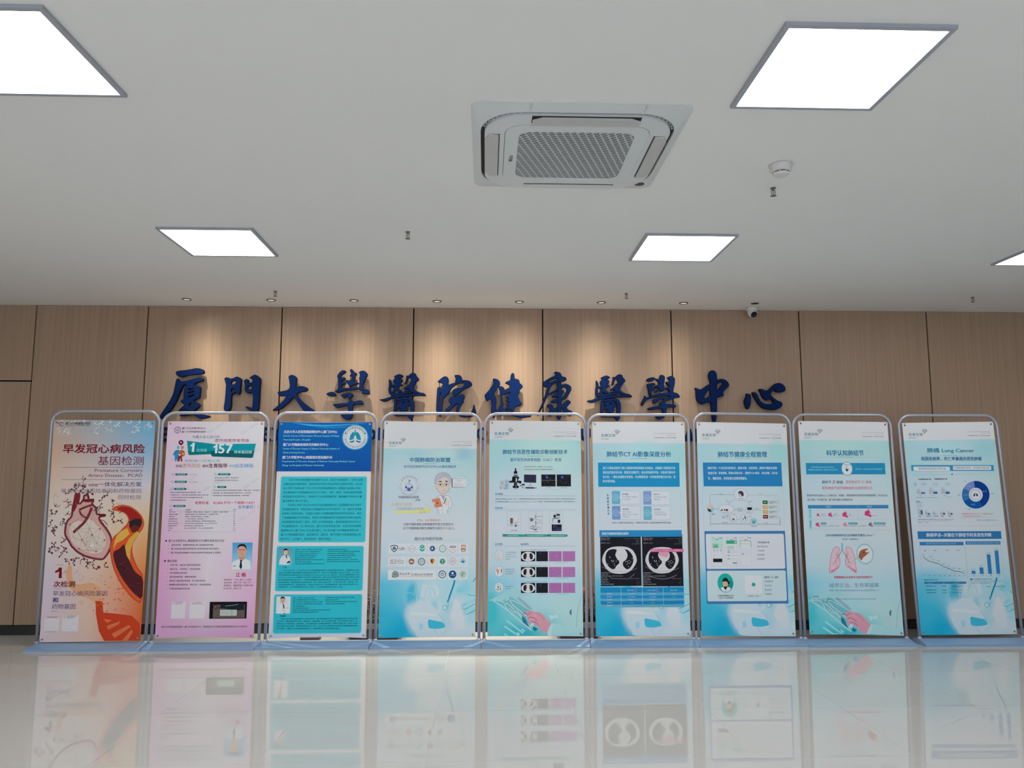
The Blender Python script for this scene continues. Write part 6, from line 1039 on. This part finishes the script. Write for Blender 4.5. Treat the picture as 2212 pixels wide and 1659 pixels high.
for p_ in ([440,1480,452,1450,464,1480],[480,1458,496,1458,496,1478,480,1478],[505,1460,538,1460,538,1482,505,1482],[430,1470,440,1470,440,1482,430,1482]): s.PG(p_,(16,20,30),6)
s.T('肺结节数据库',478,546,1500,9,(30,34,44),.01); s.R(812,1432,880,1470,(20,24,32),6); s.T('智能随访',815,870,1486,9,(30,34,44)); s.T('管理系统',822,862,1504,9,(30,34,44),.01); s.C(614,1566,22,(206,190,190),L=6,w=3); s.R(598,1592,632,1612,(90,90,110),6); s.T('影像中心',588,640,1622,10,(30,34,44)); s.PG([752,1575,760,1600,755,1612,748,1600],(20,24,32),6); s.PG([776,1548,796,1590,785,1605,772,1570],(20,24,32),6); s.T('手术与治疗',738,796,1616,9,(30,34,44))
s.R(878,1620,930,1640,(90,180,196),6); s.R(884,1640,926,1664,(60,160,180),6)
for st, x0, x1, y in (('预约就诊',414,460,1236),('专科复诊',978,1022,1243),('数据上传',514,560,1344),('报告推送',834,880,1348),('影像AI分析',670,740,1450),('CAC检测结果',670,742,1482),('分层管理',926,962,1452),('健康宣教',306,344,1520),('在线咨询',306,354,1538),('高危患者',454,494,1566),('绿色通道',456,490,1584),('低危随访',512,550,1546),('定期复查',514,546,1562),('出院患者',836,874,1563),('患者随访咨询管理',454,536,1652),('门诊就诊',1046,1112,1656)): s.T(st, x0, x1, y, 11, (40,50,60), .008)
for k_, (c, t_) in enumerate((((10,96,56),'低危组'),((206,166,84),'中危组'),((206,160,76),'中高危'),((118,34,40),'高危组'))):
    y = 1360 + k_*69; s.R(1032+k_*2,y-25,1106+k_*2,y+25,c,4,r=5); s.T(t_,1046+k_*2,1088+k_*2,y,17,(206,214,214),.01); s.R(1116+k_*2,y-22,1255,y+22,(184,194,204),4); s.T('CAC阴性且风险概率低于30%，',1118+k_*2,1236,y-7,10,(30,34,40),.01); s.T('建议年度随访',1126+k_*2,1176,y+12,10,(30,34,40),.01)
s.f(1490, 1120, 5.924); s.PL([258,40,258,66,760,70],4,(80,110,100),3); s.PL([858,72,1146,75,1144,0],4,(80,110,100),3); s.C(808,55,48,(198,208,220),ry=52,L=4); s.C(808,55,48,RC,ry=52,L=5,w=4); s.R(784,12,832,26,(110,190,200),6); s.R(780,28,836,56,(60,164,184),6); s.T('医院',796,818,71,9,(30,34,44)); s.T('专科诊疗中心',782,834,86,9,(30,34,44),.01)
BL_ = (64,116,176); s.R(180,160,1255,1085,BL_,3); s.R(196,196,1214,640,(200,208,222),4,r=18); s.R(210,666,1236,1052,(186,208,220),4,r=18)
for x0 in (262, 446, 628): s.R(x0,228,x0+158,608,(186,194,212),5,r=5); s.R(x0+4,232,x0+154,604,(202,210,222),6,r=4)
s.R(274,240,414,310,(172,214,206),7); s.R(280,318,408,374,(130,190,170),7); s.R(358,320,404,370,(176,210,200),8); s.PG([284,370,340,330,350,374],(90,164,144),8)
for x0, c in ((304,(206,90,100)),(346,(130,180,180)),(389,(90,120,176))): s.C(x0,402,11,c,L=8,w=4); s.T('门诊',x0-10,x0+12,423,8,(80,84,96),L=8)
s.R(290,512,408,556,(24,26,36),8); s.T('健康资讯',292,312,500,7,(60,64,76),L=8); s.T('科普',292,332,468,11,(200,150,120),L=8); s.R(456,278,592,322,(60,158,134),8); s.R(470,345,558,392,(170,200,200),8); s.C(572,302,13,(160,210,190),L=9)
for y in (412,432,470,515): s.PL([474,y,586,y],4,(170,176,190),8); s.PL([474,y,500,y],7,(90,96,110),9)
s.R(538,558,596,574,(80,160,140),8,r=7); s.R(474,558,528,574,(214,218,226),8,r=7); s.PL([634,362,634,282,770,284,772,362],8,(90,166,150),8); s.PL([646,320,760,324],6,(206,180,130),8); s.C(670,453,9,(90,150,140),L=8)
for j in range(5):
    for i_ in range(7): s.C(652+19*i_,388+22*j,3,(150,156,170),L=8,n=6)
for x0 in (280,464,646): s.PL([x0,248,x0+24,248],4,(110,114,126),8); s.PL([x0+86,248,x0+126,248],6,(80,84,96),8); s.PL([x0+42,267,x0+80,267],6,(90,94,106),8)
s.T('个性化随访计划',852,1008,304,25,(50,56,76),.014)
for k_, (t_, x1) in enumerate((('基于综合分析',988),('个性定制',944),('专家审核',948),('科学随访',948))): s.T(t_,854,x1,357+k_*53,25,(90,98,116),.002)
s.C(449,822,101,(30,166,160),ry=118,L=5); s.PG([500,770,548,820,530,890,500,930,470,880],(20,140,140),6); s.PG([386,890,400,878,436,872,450,905,470,872,500,878,520,892,500,925,450,940,410,925],(206,220,226),7); s.PG([410,806,414,775,440,754,470,762,480,790,500,810,506,830,485,840,478,820,460,800],(20,28,34),8); s.C(446,832,33,(210,164,136),ry=42,L=7); s.PG([410,806,440,802,462,782,480,806,482,780,460,758,430,762,414,780],(20,28,34),9); s.PG([428,868,466,868,472,880,450,910,430,890],(20,28,34),8); s.PL([450,900,452,938],4,(20,28,34),9)
s.T('关注肺结节健康管理公众平台，',350,560,985,19,(40,50,66),.014); s.T('让专业人士为您排忧解难！',364,550,1013,19,(40,50,66),.014); s.T('咨询微信二维码',736,876,989,21,(100,110,130)); s.R(694,728,920,956,(204,212,222),5)
s.C(807,842,26,(40,160,152),L=6,n=6); s.T('健管师一对一服务',944,1126,750,25,(50,60,80),.012)
for k_, (t_, x1) in enumerate((('专属健管师',1058),('专业咨询',1038),('管控随访',1040),('全程服务',1042))): s.T(t_,947+k_*2,x1,802+k_*54,24,(90,104,124),.002)
# ================================================================== banner 8
s = b8; pale(s, s.uvp(1820, 955.5)[1] / 1.8, True)
tealhand(s, (1700, 1120, 5.925), (150, 590), .655); s.f(1700, 880, 6.636); s.E(800,620,400,100,(168,206,210),.5,.6)
s.f(1700, 1120, 5.925); s.E(600,500,500,400,(176,206,216),.4,.9)
header(s, (1700, 880, 6.636), 237, 386, 1060, 364, 0, 1.03); title(s, '科学认知肺结节', 554, 1086, 654, 80, 408, 1240, 716)
s.R(260,798,1404,960,(38,136,186),3); s.C(848,880,82,(90,176,190),ry=102,L=4); s.C(848,880,74,(204,212,222),ry=92,L=5); s.PG([832,868,848,888,868,878,866,905,850,922,828,900],(18,68,116),6); s.PL([845,838,852,852,838,860,856,872],6,(90,120,180),6); s.T('中国肺癌防治联盟',805,892,824,12,(80,84,110),L=6)
s.T('中国肺癌防治联盟主席白春学教授',332,662,858,22,(140,200,228),.006); s.T('“对重视肺小结节的检测，要坚持早诊早治的原则！”',290,735,896,26,(140,200,228),.006); s.T('精准评估—永诺结节肺结节健康管理服务',972,1354,886,24,(140,200,228),.006)
s.T('肺结节',492,622,1070,44,(64,88,106),.002); s.PL([636,1056,684,1056],5,(196,80,120),5); s.PL([636,1078,684,1078],5,(196,80,120),5); s.PL([672,1038,648,1096],5,(196,80,120),5); s.T('肺癌',700,790,1072,44,(64,88,106),.002); s.T('恶性肺结节',830,1034,1070,44,(204,110,146),-.002); s.PL([1050,1060,1096,1060],5,(196,90,120),5); s.PL([1050,1080,1096,1080],5,(196,90,120),5); s.T('肺癌',1118,1200,1070,42,(204,110,146),-.002)
s.T('恶性肺结节是早期肺癌的主要表现形式',492,1212,1156,44,(204,110,146),-.002); s.T('影像学表现为直径≤3 cm 的局灶性、类圆形、密度增高的实性或亚实性肺部阴影，可为孤立性',280,1432,1262,32,(80,88,106)); s.T('或多发性，不伴肺不张、肺门淋巴结肿大和胸腔积液。',284,936,1324,32,(80,88,106))
s.R(292,1400,1446,1448,(56,128,186),3); s.T('“肺结节”',544,634,1424,26,(160,200,228),.006); s.T('“肺肿块”',1128,1214,1424,26,(160,200,228),.006); s.PL([1000,1402,1010,1600],3,(140,180,210),4); s.R(296,1450,352,1600,(140,208,226),3); s.R(302,1606,356,1760,(140,208,226),3); s.PL([356,1600,1454,1604],2.5,(150,176,200),3)
for k_, ch in enumerate('按大小分'): s.T(ch,314,334,1480+k_*29,20,(30,70,110),.012)
def lungbit(x, y, k, c): s.PG([x-30*k,y+20*k,x-28*k,y-18*k,x,y-30*k,x+10*k,y-46*k,x+16*k,y-26*k,x+30*k,y-4*k,x+28*k,y+12*k,x+44*k,y+26*k,x+30*k,y+40*k,x+10*k,y+28*k],c,4); s.C(x+20*k,y+4*k,9*k,(226,130,170),L=5,n=8)
for x, y, k_, a, b in ((435,1540,.6,'微小结节','直径<5mm'),(608,1538,.85,'小结节','直径5~10mm'),(818,1536,1.15,'结节','直径10~30mm'),(1145,1518,1.4,'','直径>30mm')):
    lungbit(x, y, k_, (196,60,116)); a and s.T(a, x+30+26*k_, x+30+26*k_+22*len(a)*.7, 1527, 15, (120,116,140)); s.T(b, x+24+30*k_, x+24+30*k_+84, 1549, 14, (120,116,140))
s.f(1700, 1120, 5.925)
for k_, ch in enumerate('按密度分'): s.T(ch,286,306,36+k_*26,18,(30,70,110),.012)
for x, y, c, t_, x1, u in ((382,76,(206,66,116),'实性结节',422,'病灶完全呈实性，肺血管纹理及支气管被掩盖'),(732,76,(214,140,166),'部分实性结节',770,'病灶内含有磨玻璃密度，又含有实性软组织密度'),(1058,76,(120,110,140),'纯磨玻璃密度结节',1098,'病灶密度均匀增高，肺纹理可见')):
    lungbit(x, y, .78, c); s.R(x1,y-26,x1+(76 if len(t_)==4 else 126 if len(t_)==6 else 156),y,(60,150,170),4,r=12); s.T(t_,x1+8,x1+(66 if len(t_)==4 else 116 if len(t_)==6 else 146),y-12,14,(170,216,224)); s.T(u,x1,x1+(236 if x<1000 else 166),y+18,12,(110,116,136))
s.PL([274,140,1310,142],2.5,(150,176,200),3)
s.T('近40%肺癌转移发生在早期结节直径≤10mm',490,1084,214,30,(22,96,140),.012); s.T('[1]',1088,1112,203,10,(22,96,140)); s.T('还不到一个指甲那么大',698,908,264,20,(30,96,140),.012)
s.PG([682,314,706,312,708,335,704,360,708,392,690,392,684,360,688,335],(110,184,196),5)
for sg in (-1, 1):
    q = [v for a, b in ((28,386),(50,356),(92,362),(122,400),(146,470),(156,560),(170,690),(140,690),(70,630),(30,610),(22,560),(34,480),(40,420)) for v in (702+14*(b-350)/340+sg*a if sg>0 else 696+ (b-350)*-.0 -a, b)]
    lp = smooth_loop([s.p(x, y) for x, y in zip(q[::2], q[1::2])], 2); s.poly(lp, (196,140,168), 3); s.poly(grow(lp, -s.m(9)), (214,184,200), 4)
    s.PL([696,392,696+sg*20,440,696+sg*56,480,696+sg*90,560],6,(160,80,110),6,sm=1)
    for a, b, c, d in ((56,480,40,540),(56,480,90,440),(70,520,110,500),(80,540,70,600),(90,560,120,600),(60,490,70,410),(90,560,130,560),(45,465,80,470)): s.PL([696+sg*a,b,696+sg*c,d],3,(176,100,130),6)
s.PG([545,692,560,650,600,650,640,620,668,604,640,640,580,690],(212,130,160),5); s.PG([880,692,870,650,830,640,780,600,766,600,800,645,860,692],(212,130,160),5)
s.C(988,452,112,(130,190,200),ry=128,L=4); s.C(988,452,97,(204,210,220),ry=112,L=5); s.PL([895,498,835,542],12,(130,190,200),4); s.PG([905,470,925,410,985,385,1030,386,1022,402,1000,420,1010,440,1034,420,1040,434,1000,470,960,500,945,540,905,495],(150,92,72),6); s.PG([990,410,1022,398,1028,420,1000,432],(214,206,204),7); s.PG([962,432,978,422,976,444],(90,30,34),7)
s.T('早期肺癌往往表现为无症状的肺结节',590,1082,750,30,(196,48,98),.014); s.T('越早诊治，生存率越高',530,1162,853,56,(110,146,166),-.008); s.T('肺癌（原位癌及微浸润型)规范治疗后10年生存率近100%',532,1162,920,24,(110,150,170),0)
s.T('参考文献',328,396,996,14,(40,96,110),.012); s.T('[1]．Tang WF, Wu M, Bao H, et al. Timing and origins of local and distant metastases in lung cancer[J].',330,1124,1030,18,(60,112,124)); s.T('Journal of Thoracic Oncology, 2021.',332,598,1060,16,(60,112,124))
# ================================================================== banner 9
s = b9; pale(s, s.uvp(2050, 952.5)[1] / 1.8)
clinic(s, (1930, 1120, 5.72), 333, 1438, 1.0); s.f(1930, 880, 6.635); s.E(820,560,120,90,(160,206,216),.6,.5); s.E(1290,600,140,120,(140,196,210),.6,.5)
header(s, (1930, 880, 6.635), 203, 390, 1046, 349, 0, 1.06); title(s, '肺癌 Lung Cancer', 466, 1136, 622, 78, 378, 1215, 690)
s.T('我国发病率、死亡率最高的恶性肿瘤',380,1244,736,56,(14,100,158),.018); s.R(238,828,1424,912,(50,140,186),3)
a0 = s.p(830, 836); s.R(270,850,792,910,(200,212,224),4,r=10); s.R(832,840,1386,898,(200,212,230),4,r=10); s.T('我国肺癌发生现状不容乐观',346,732,878,30,(90,110,136)); s.T('中国肺癌早诊率低，生存情况不容乐观',856,1356,868,32,(90,116,150))
s.PL([264,970,1412,948],2.5,(140,176,196),3); s.C(821,960,11,(20,100,140),L=4)
s.T('全球肺癌发病人数',340,524,1030,20,(34,40,52),.02); s.T('中国肺癌发病人数',565,752,1027,20,(34,40,52),.02); s.T('中国',282,314,1094,16,(90,100,120),.004); s.T('占比',282,314,1116,16,(90,100,120))
for x, t_ in ((420,'43.7%'),(582,'40.9%'),(758,'43.9%')): s.C(x,1100,46,(150,156,180),ry=26,L=3,w=2); s.T(t_,x-28,x+28,1100,15,(80,92,110),.006)
for x0, h1, h2, ta, tb_, tc in ((316,50,22,'206.1','81.6','2018年'),(491,68,30,'220','106.1','2020年'),(664,72,30,'239.9','115.6','2040年')):
    s.R(x0,1240-h1,x0+58,1240,(176,176,192),4); s.R(x0+62,1240-h2,x0+122,1238,(44,92,140),5); s.T(ta,x0+6,x0+48,1240-h1-16,14,(110,114,130)); s.T(tb_,x0+72,x0+112,1240-h2-12,12,(110,114,130)); s.T(tc,x0+32,x0+76,1262,14,(110,120,136))
s.T('■ 中国发病人数 (万人)  □ 全球发病人数 (万人)',304,628,1294,12,(90,96,112)); s.T('单位：万人',744,814,1286,12,(90,96,112)); s.T('发病率',308,358,1347,15,(50,56,70),.012); s.T('每10万人/年',312,396,1366,14,(60,66,80),.004); s.C(357,1408,44,(150,156,180),ry=26,L=3,w=2); s.T('35.2%',330,388,1408,15,(80,92,110),.006)
for x0, h1, h2, c, t_, w1 in ((332,78,64,(70,96,150),'肺癌',32),(436,44,20,(44,80,134),'结直肠癌',68),(542,40,6,(160,166,180),'女性乳腺',68),(650,30,26,(80,88,106),'胃癌',34),(757,34,22,(56,80,140),'肝癌',34)):
    s.R(x0,1538-h1,x0+36,1538,(172,174,188),4); s.R(x0+38,1538-h2,x0+72,1536,c,5); s.T(t_,x0+14,x0+14+w1,1558,14,(40,50,80),.012); s.T('35.2',x0,x0+26,1538-h1-12,10,(120,124,140)); s.T('28.1',x0+38,x0+66,1538-h2-10,10,(120,124,140))
s.T('中国分癌种发病及死亡数据来自World Health Organization Cancer',332,850,1606,16,(70,78,96)); s.T('Subject to Observation and Research 2020, https://gco.iarc.fr/today/2020, 2021',332,802,1627,11,(100,108,124)); s.T('中国国家癌症中心, 2019 年数据',332,488,1648,11,(100,108,124))
cx, cy = 1160, 1252
def wedge(a0, a1, c, R1=198, R0=100):
    n = max(4, int(abs(a1 - a0) / 8)); an = [math.radians(90 - (a0 + (a1 - a0) * k / n)) for k in range(n + 1)]
    lp = [s.p(cx + R1 * math.cos(a), cy - R1 * math.sin(a)) for a in an] + [s.p(cx + R0 * math.cos(a), cy - R0 * math.sin(a)) for a in reversed(an)]; s.poly(lp, c, 4)
wedge(-8, 150, (12,58,140)); wedge(150, 240, (10,84,160)); wedge(240, 298, (50,108,178)); wedge(298, 352, (110,136,196)); s.C(1156,1254,99,(204,210,222),L=4); s.C(1156,1252,80,(176,186,204),L=5); s.C(1156,1254,66,(204,212,222),L=6)
for sg in (-1, 1): s.PG([v for a, b in ((6,1240),(22,1232),(34,1262),(28,1276),(8,1270)) for v in (1157+sg*a,b)],(40,64,104),7)
s.PL([1157,1224,1157,1245],6,(40,64,104),7)
s.LINES([('17.3%',1036,1100,1129),('42.7%',1256,1320,1204),('19.2%',982,1044,1256),('20.8%',1090,1152,1391)],18,(140,176,220),.008); s.LINES([('I期',996,1022,1062),('IV期',1378,1420,1237),('II期',900,934,1257),('III期',1040,1078,1458)],16,(110,120,140))
s.PL([930,1516,1448,1506,1455,1570,940,1584],2,(170,176,196),3,True); s.LINES([('肺癌早期筛查率占比低仅18%，III-IV期患者就诊高达',965,1408,1527),('72%,整体生存情况不容乐观。',968,1236,1560)],19,(216,140,126),.004); s.T('资料来源：Lancet, 中国肿瘤临床, 时间点引用',1174,1460,1614,14,(110,120,136))
s.f(1930, 1120, 5.72); s.PL([245,92,1320,90],2,(160,180,200),3)
s.R(284,158,1322,250,(44,116,176),3); s.T('肺癌早诊--关键在于肺结节的良恶性判断',392,1196,203,46,(206,220,236),.02)
s.R(310,288,852,330,(52,120,178),3,r=3); s.R(872,280,1310,320,(56,124,182),3,r=3); s.T('提高早期诊断率以提高生存率',392,752,310,22,(130,180,216),.004); s.T('提高早期诊断率以降低治疗费用',892,1290,302,24,(130,180,216),.004)
s.PL([312,338,340,660,372,968,922,968,862,338],2,(150,176,196),3); s.PL([872,326,905,700,945,962,1385,962,1310,322],2,(150,176,196),3)
s.LINES([('I期',364,386,396),('II期',482,510,394),('III期',630,662,392),('IV期',764,800,390)],15,(100,110,128)); s.PL([355,470,420,523,486,542,546,556,612,597,672,617,740,648,800,652,862,676],5,(24,40,60),5)
for t_, x, y in (('92%',342,445),('68%',433,470),('60%',460,508),('53%',524,522),('36%',588,560),('26%',650,582),('13%',715,611),('10%',778,618),('6%',844,643)): s.T(t_,x,x+(36 if len(t_)==3 else 26),y,14,(100,110,128))
for k_, t_ in enumerate(('IA1','IB','IIA','IIB','IIIA','IIIB','IIIC','IVA','IVB')): s.T(t_,367+k_*61,386+k_*61,703,13,(110,120,136))
s.PL([345,680,880,676],2,(170,186,200),3); s.PL([366,757,398,757],7,(30,70,110),4); s.T('肺癌分期5年生存率',402,538,755,14,(60,80,104)); s.R(370,780,886,804,(56,120,170),3); s.LINES([('病理分型',416,482,797),('来源',590,622,797),('临床研究',735,796,794)],13,(120,176,206),.004)
s.LINES([('磨玻璃结节(-期)',390,514,835),('手术切除',580,640,834),('5年生存率>92%以上',700,842,824),('2年复发率5.3%',700,840,842),('磨玻璃腺癌(+期)',396,518,882),('手术切除',584,646,882),('5年复发率 15-20%',704,840,879),('磨玻璃腺癌(III期)',400,520,915),('手术切除',588,650,916),('5年复发率 50.4%',706,828,911)],15,(60,84,104),.004)
for x0, x1, y0, t_, tx, yy in ((950,998,644,'4.53万元',944,626),(1046,1096,602,'8.34万元',1038,581),(1136,1184,442,'26.05万元',1124,425),(1234,1282,394,'28.60万元',1222,377)):
    dx = (682 - y0) * .085; s.PG([x0,y0,x1-2,y0,x1+dx,682,x0+dx+2,682],(42,124,188),5); s.T(t_,tx,tx+(56 if len(t_)<7 else 62),yy,13,(110,124,140))
s.LINES([('I期',972,988,705),('II期',1074,1094,704),('III期',1178,1200,702),('IV期',1278,1306,701)],13,(90,104,120)); s.R(930,740,966,756,(50,120,170),4); s.T('各肺癌期别治疗平均费用(万元/人/年)',974,1196,748,13,(60,84,104),.004); s.T('数据来源：中国肺癌诊疗费用研究，中国公共卫生，2017；医保支付数据分析，卫生经济研究，2020',934,1350,773,10,(90,110,126)); s.T('中国肿瘤临床与康复，中国肺癌诊治费用研究与分析',936,1186,797,10,(90,110,126)); s.T('资料来源：Lancet, 中国肿瘤临床, 数据来源',1132,1362,838,12,(90,110,126))
# ------------------------------------------------------------------ turn every line of print into filled glyph outlines
tmp = []
for key in TXT:
    cu = bpy.data.curves.new('t', 'FONT'); cu.body = key[0]; cu.size = 1; cu.resolution_u = key[2]; cu.offset = key[1]; cu.fill_mode = 'FRONT'
    o = bpy.data.objects.new('t', cu); COL.objects.link(o); tmp.append((key, o, cu))
bpy.context.view_layer.update(); dg = bpy.context.evaluated_depsgraph_get()
for key, o, cu in tmp:
    me = o.evaluated_get(dg).to_mesh()
    if me and len(me.vertices):
        v = np.empty(len(me.vertices) * 3, np.float32); me.vertices.foreach_get('co', v); v = v.reshape(-1, 3)
        TXT[key] = ([tuple(q) for q in v[:, :2].tolist()], [tuple(p_.vertices) for p_ in me.polygons], (float(v[:, 0].min()), float(v[:, 1].min()), float(v[:, 0].max()), float(v[:, 1].max())))
    o.evaluated_get(dg).to_mesh_clear()
for key, o, cu in tmp: bpy.data.objects.remove(o); bpy.data.curves.remove(cu)
# ------------------------------------------------------------------ stands
WB = [0, .010, .012, .004, .003, .002, 0, .004, 0]; WT = [0, .003, .008, .004, 0, 0, 0, 0, 0]
for i, s in enumerate(SH):
    fr, bs = FR[i], BS[i]
    t = empty('banner_stand', (s.q[3][0] + .4, YP[i], 0)); inv = Vector(t.location)
    tag(t, LAB[i], 'banner stand', 'row of banner stands in front of the wood wall')
    # tube frame: two posts and a top bar with round corners
    def ln(x0, y0, x1, y1, y): return x0 + (x1 - x0) * (y - y0) / (y1 - y0)
    lf, rf = s.uvp(fr[2], 1384), s.uvp(fr[5], 1381); lt = s.uvp(ln(fr[0], fr[1], fr[2], 1384, fr[6]), fr[6]); rt = s.uvp(ln(fr[3], fr[4], fr[5], 1381, fr[7]), fr[7])
    zb = -.022
    lf = (lf[0], zb); rf = (rf[0], zb)
    def V2(q): return Vector(q)
    lf, rf, lt, rt = map(V2, (lf, rf, lt, rt)); R_ = .105; path = [lf, lt + (lf - lt).normalized() * R_]
    for c, a, b in ((lt, lf, rt), (rt, lt, rf)):
        da, db = (a - c).normalized(), (b - c).normalized()
        for k in range(0, 11):
            th = k / 10; p0, p1, p2 = c + da * R_, c + (da + db) * R_ * .0, c + db * R_
            # quarter turn drawn as a rational arc
            w_ = .7071; bx = ((1 - th) ** 2 * p0 + 2 * w_ * th * (1 - th) * c + th ** 2 * p2) / ((1 - th) ** 2 + 2 * w_ * th * (1 - th) + th ** 2); path.append(bx)
    path += [rt + (rf - rt).normalized() * R_, rf]
    P3 = []
    for q in path:
        w3 = s.world(q.x, q.y, -.004) - inv
        if not P3 or (w3 - P3[-1]).length > 1e-4: P3.append(w3)
    bm = bmesh.new(); tube(bm, P3, .0125, 14); bm_obj('tube_frame', bm, M['tube'], t, smooth=True)
    # base: folded steel profile with a lip, ends cut as the photograph shows
    y0 = YP[i] - .125; prof = [(0, 0), (0, .016), (.004, .019), (.018, .022), (.085, .041), (.100, .0445), (.150, .0445), (.165, .041), (.235, .020), (.240, .016), (.240, 0)]
    xf0, xf1 = on_y(bs[0], 1405, y0).x, on_y(bs[1], 1400, y0).x; xb0, xb1 = on_y(bs[2], 1388, y0 + .10).x, on_y(bs[3], 1384, y0 + .10).x
    def xe(a, b, y): k = min(y / .10, 1.0 + .0 * y); return a + (b - a) * k
    bm = bmesh.new(); NX = 14; rows = []
    for k in range(NX + 1):
        row = []
        for (y, z) in prof:
            x = xe(xf0, xb0, y) * (1 - k / NX) + xe(xf1, xb1, y) * k / NX
            dz = .0012 * math.sin(7 * x + 40 * y) if .01 < z < .04 else 0
            row.append(bm.verts.new((x - inv.x, y0 + y - inv.y, z + dz)))
        rows.append(row)
    for a, b in zip(rows, rows[1:]):
        for k in range(len(prof) - 1): bm.faces.new((a[k], a[k + 1], b[k + 1], b[k]))
    bm.faces.new(rows[0]); bm.faces.new(rows[-1][::-1])
    bm_obj('base', bm, M['base'], t)
    for fx in (lf.x, rf.x):
        bm = bmesh.new(); lathe(bm, [(0, .043), (.020, .043), (.020, .048), (.015, .056), (.0128, .058), (0, .058)], 16)
        bm_obj('post_socket', bm, M['tube'], t, (fx - inv.x, .004, 0), smooth=True)
    s.build(t, WB[i], WT[i])
    # wire hooks from the eyelets to the frame
    tr = (rt - rf).normalized(); tl = (lt - lf).normalized()
    for k, (sx, up) in enumerate(((-1, 1), (1, 1), (1, -1), (-1, -1))):
        u, v = s.q[k][0] - sx * .022, s.q[k][1] - up * .022
        if up > 0:
            c = lt if sx < 0 else rt; e2 = c + Vector((-sx * .034, -.034)) 
        else:
            c = lf if sx < 0 else rf; d_ = tl if sx < 0 else tr; e2 = c + d_ * ((v - .030 - c.y) / d_.y) 
        a3 = s.world(u, v, .0165 + s.bow(u, v)) - inv; b3_ = s.world(e2.x, e2.y, .006) - inv
        if up < 0: b3_ = s.world(e2.x, max(e2.y, .012), .008) - inv
        mid = (a3 + b3_) / 2 + s.N * .006
        bm = bmesh.new(); tube(bm, [a3 - s.N * .003, a3 + s.N * .003, mid, b3_], .0013, 6); bm_obj('wire_hook', bm, M['hook'], t, smooth=True)
# dark strip of material lying behind the third stand, seen under its sheet
p0 = on_z(655, 1378, 0); p1 = on_z(695, 1378, 0)
bm = bmesh.new(); box(bm, -(p1.x - p0.x) / 2, -.05, 0, (p1.x - p0.x) / 2, .05, .03)
bmesh.ops.bevel(bm, geom=bm.edges[:], offset=.004, segments=1, affect='EDGES')
tag(bm_obj('dark_box', bm, M['pot'], None, ((p0.x + p1.x) / 2, 6.83, 0)), 'small dark flat box on the floor behind the third stand', 'box')
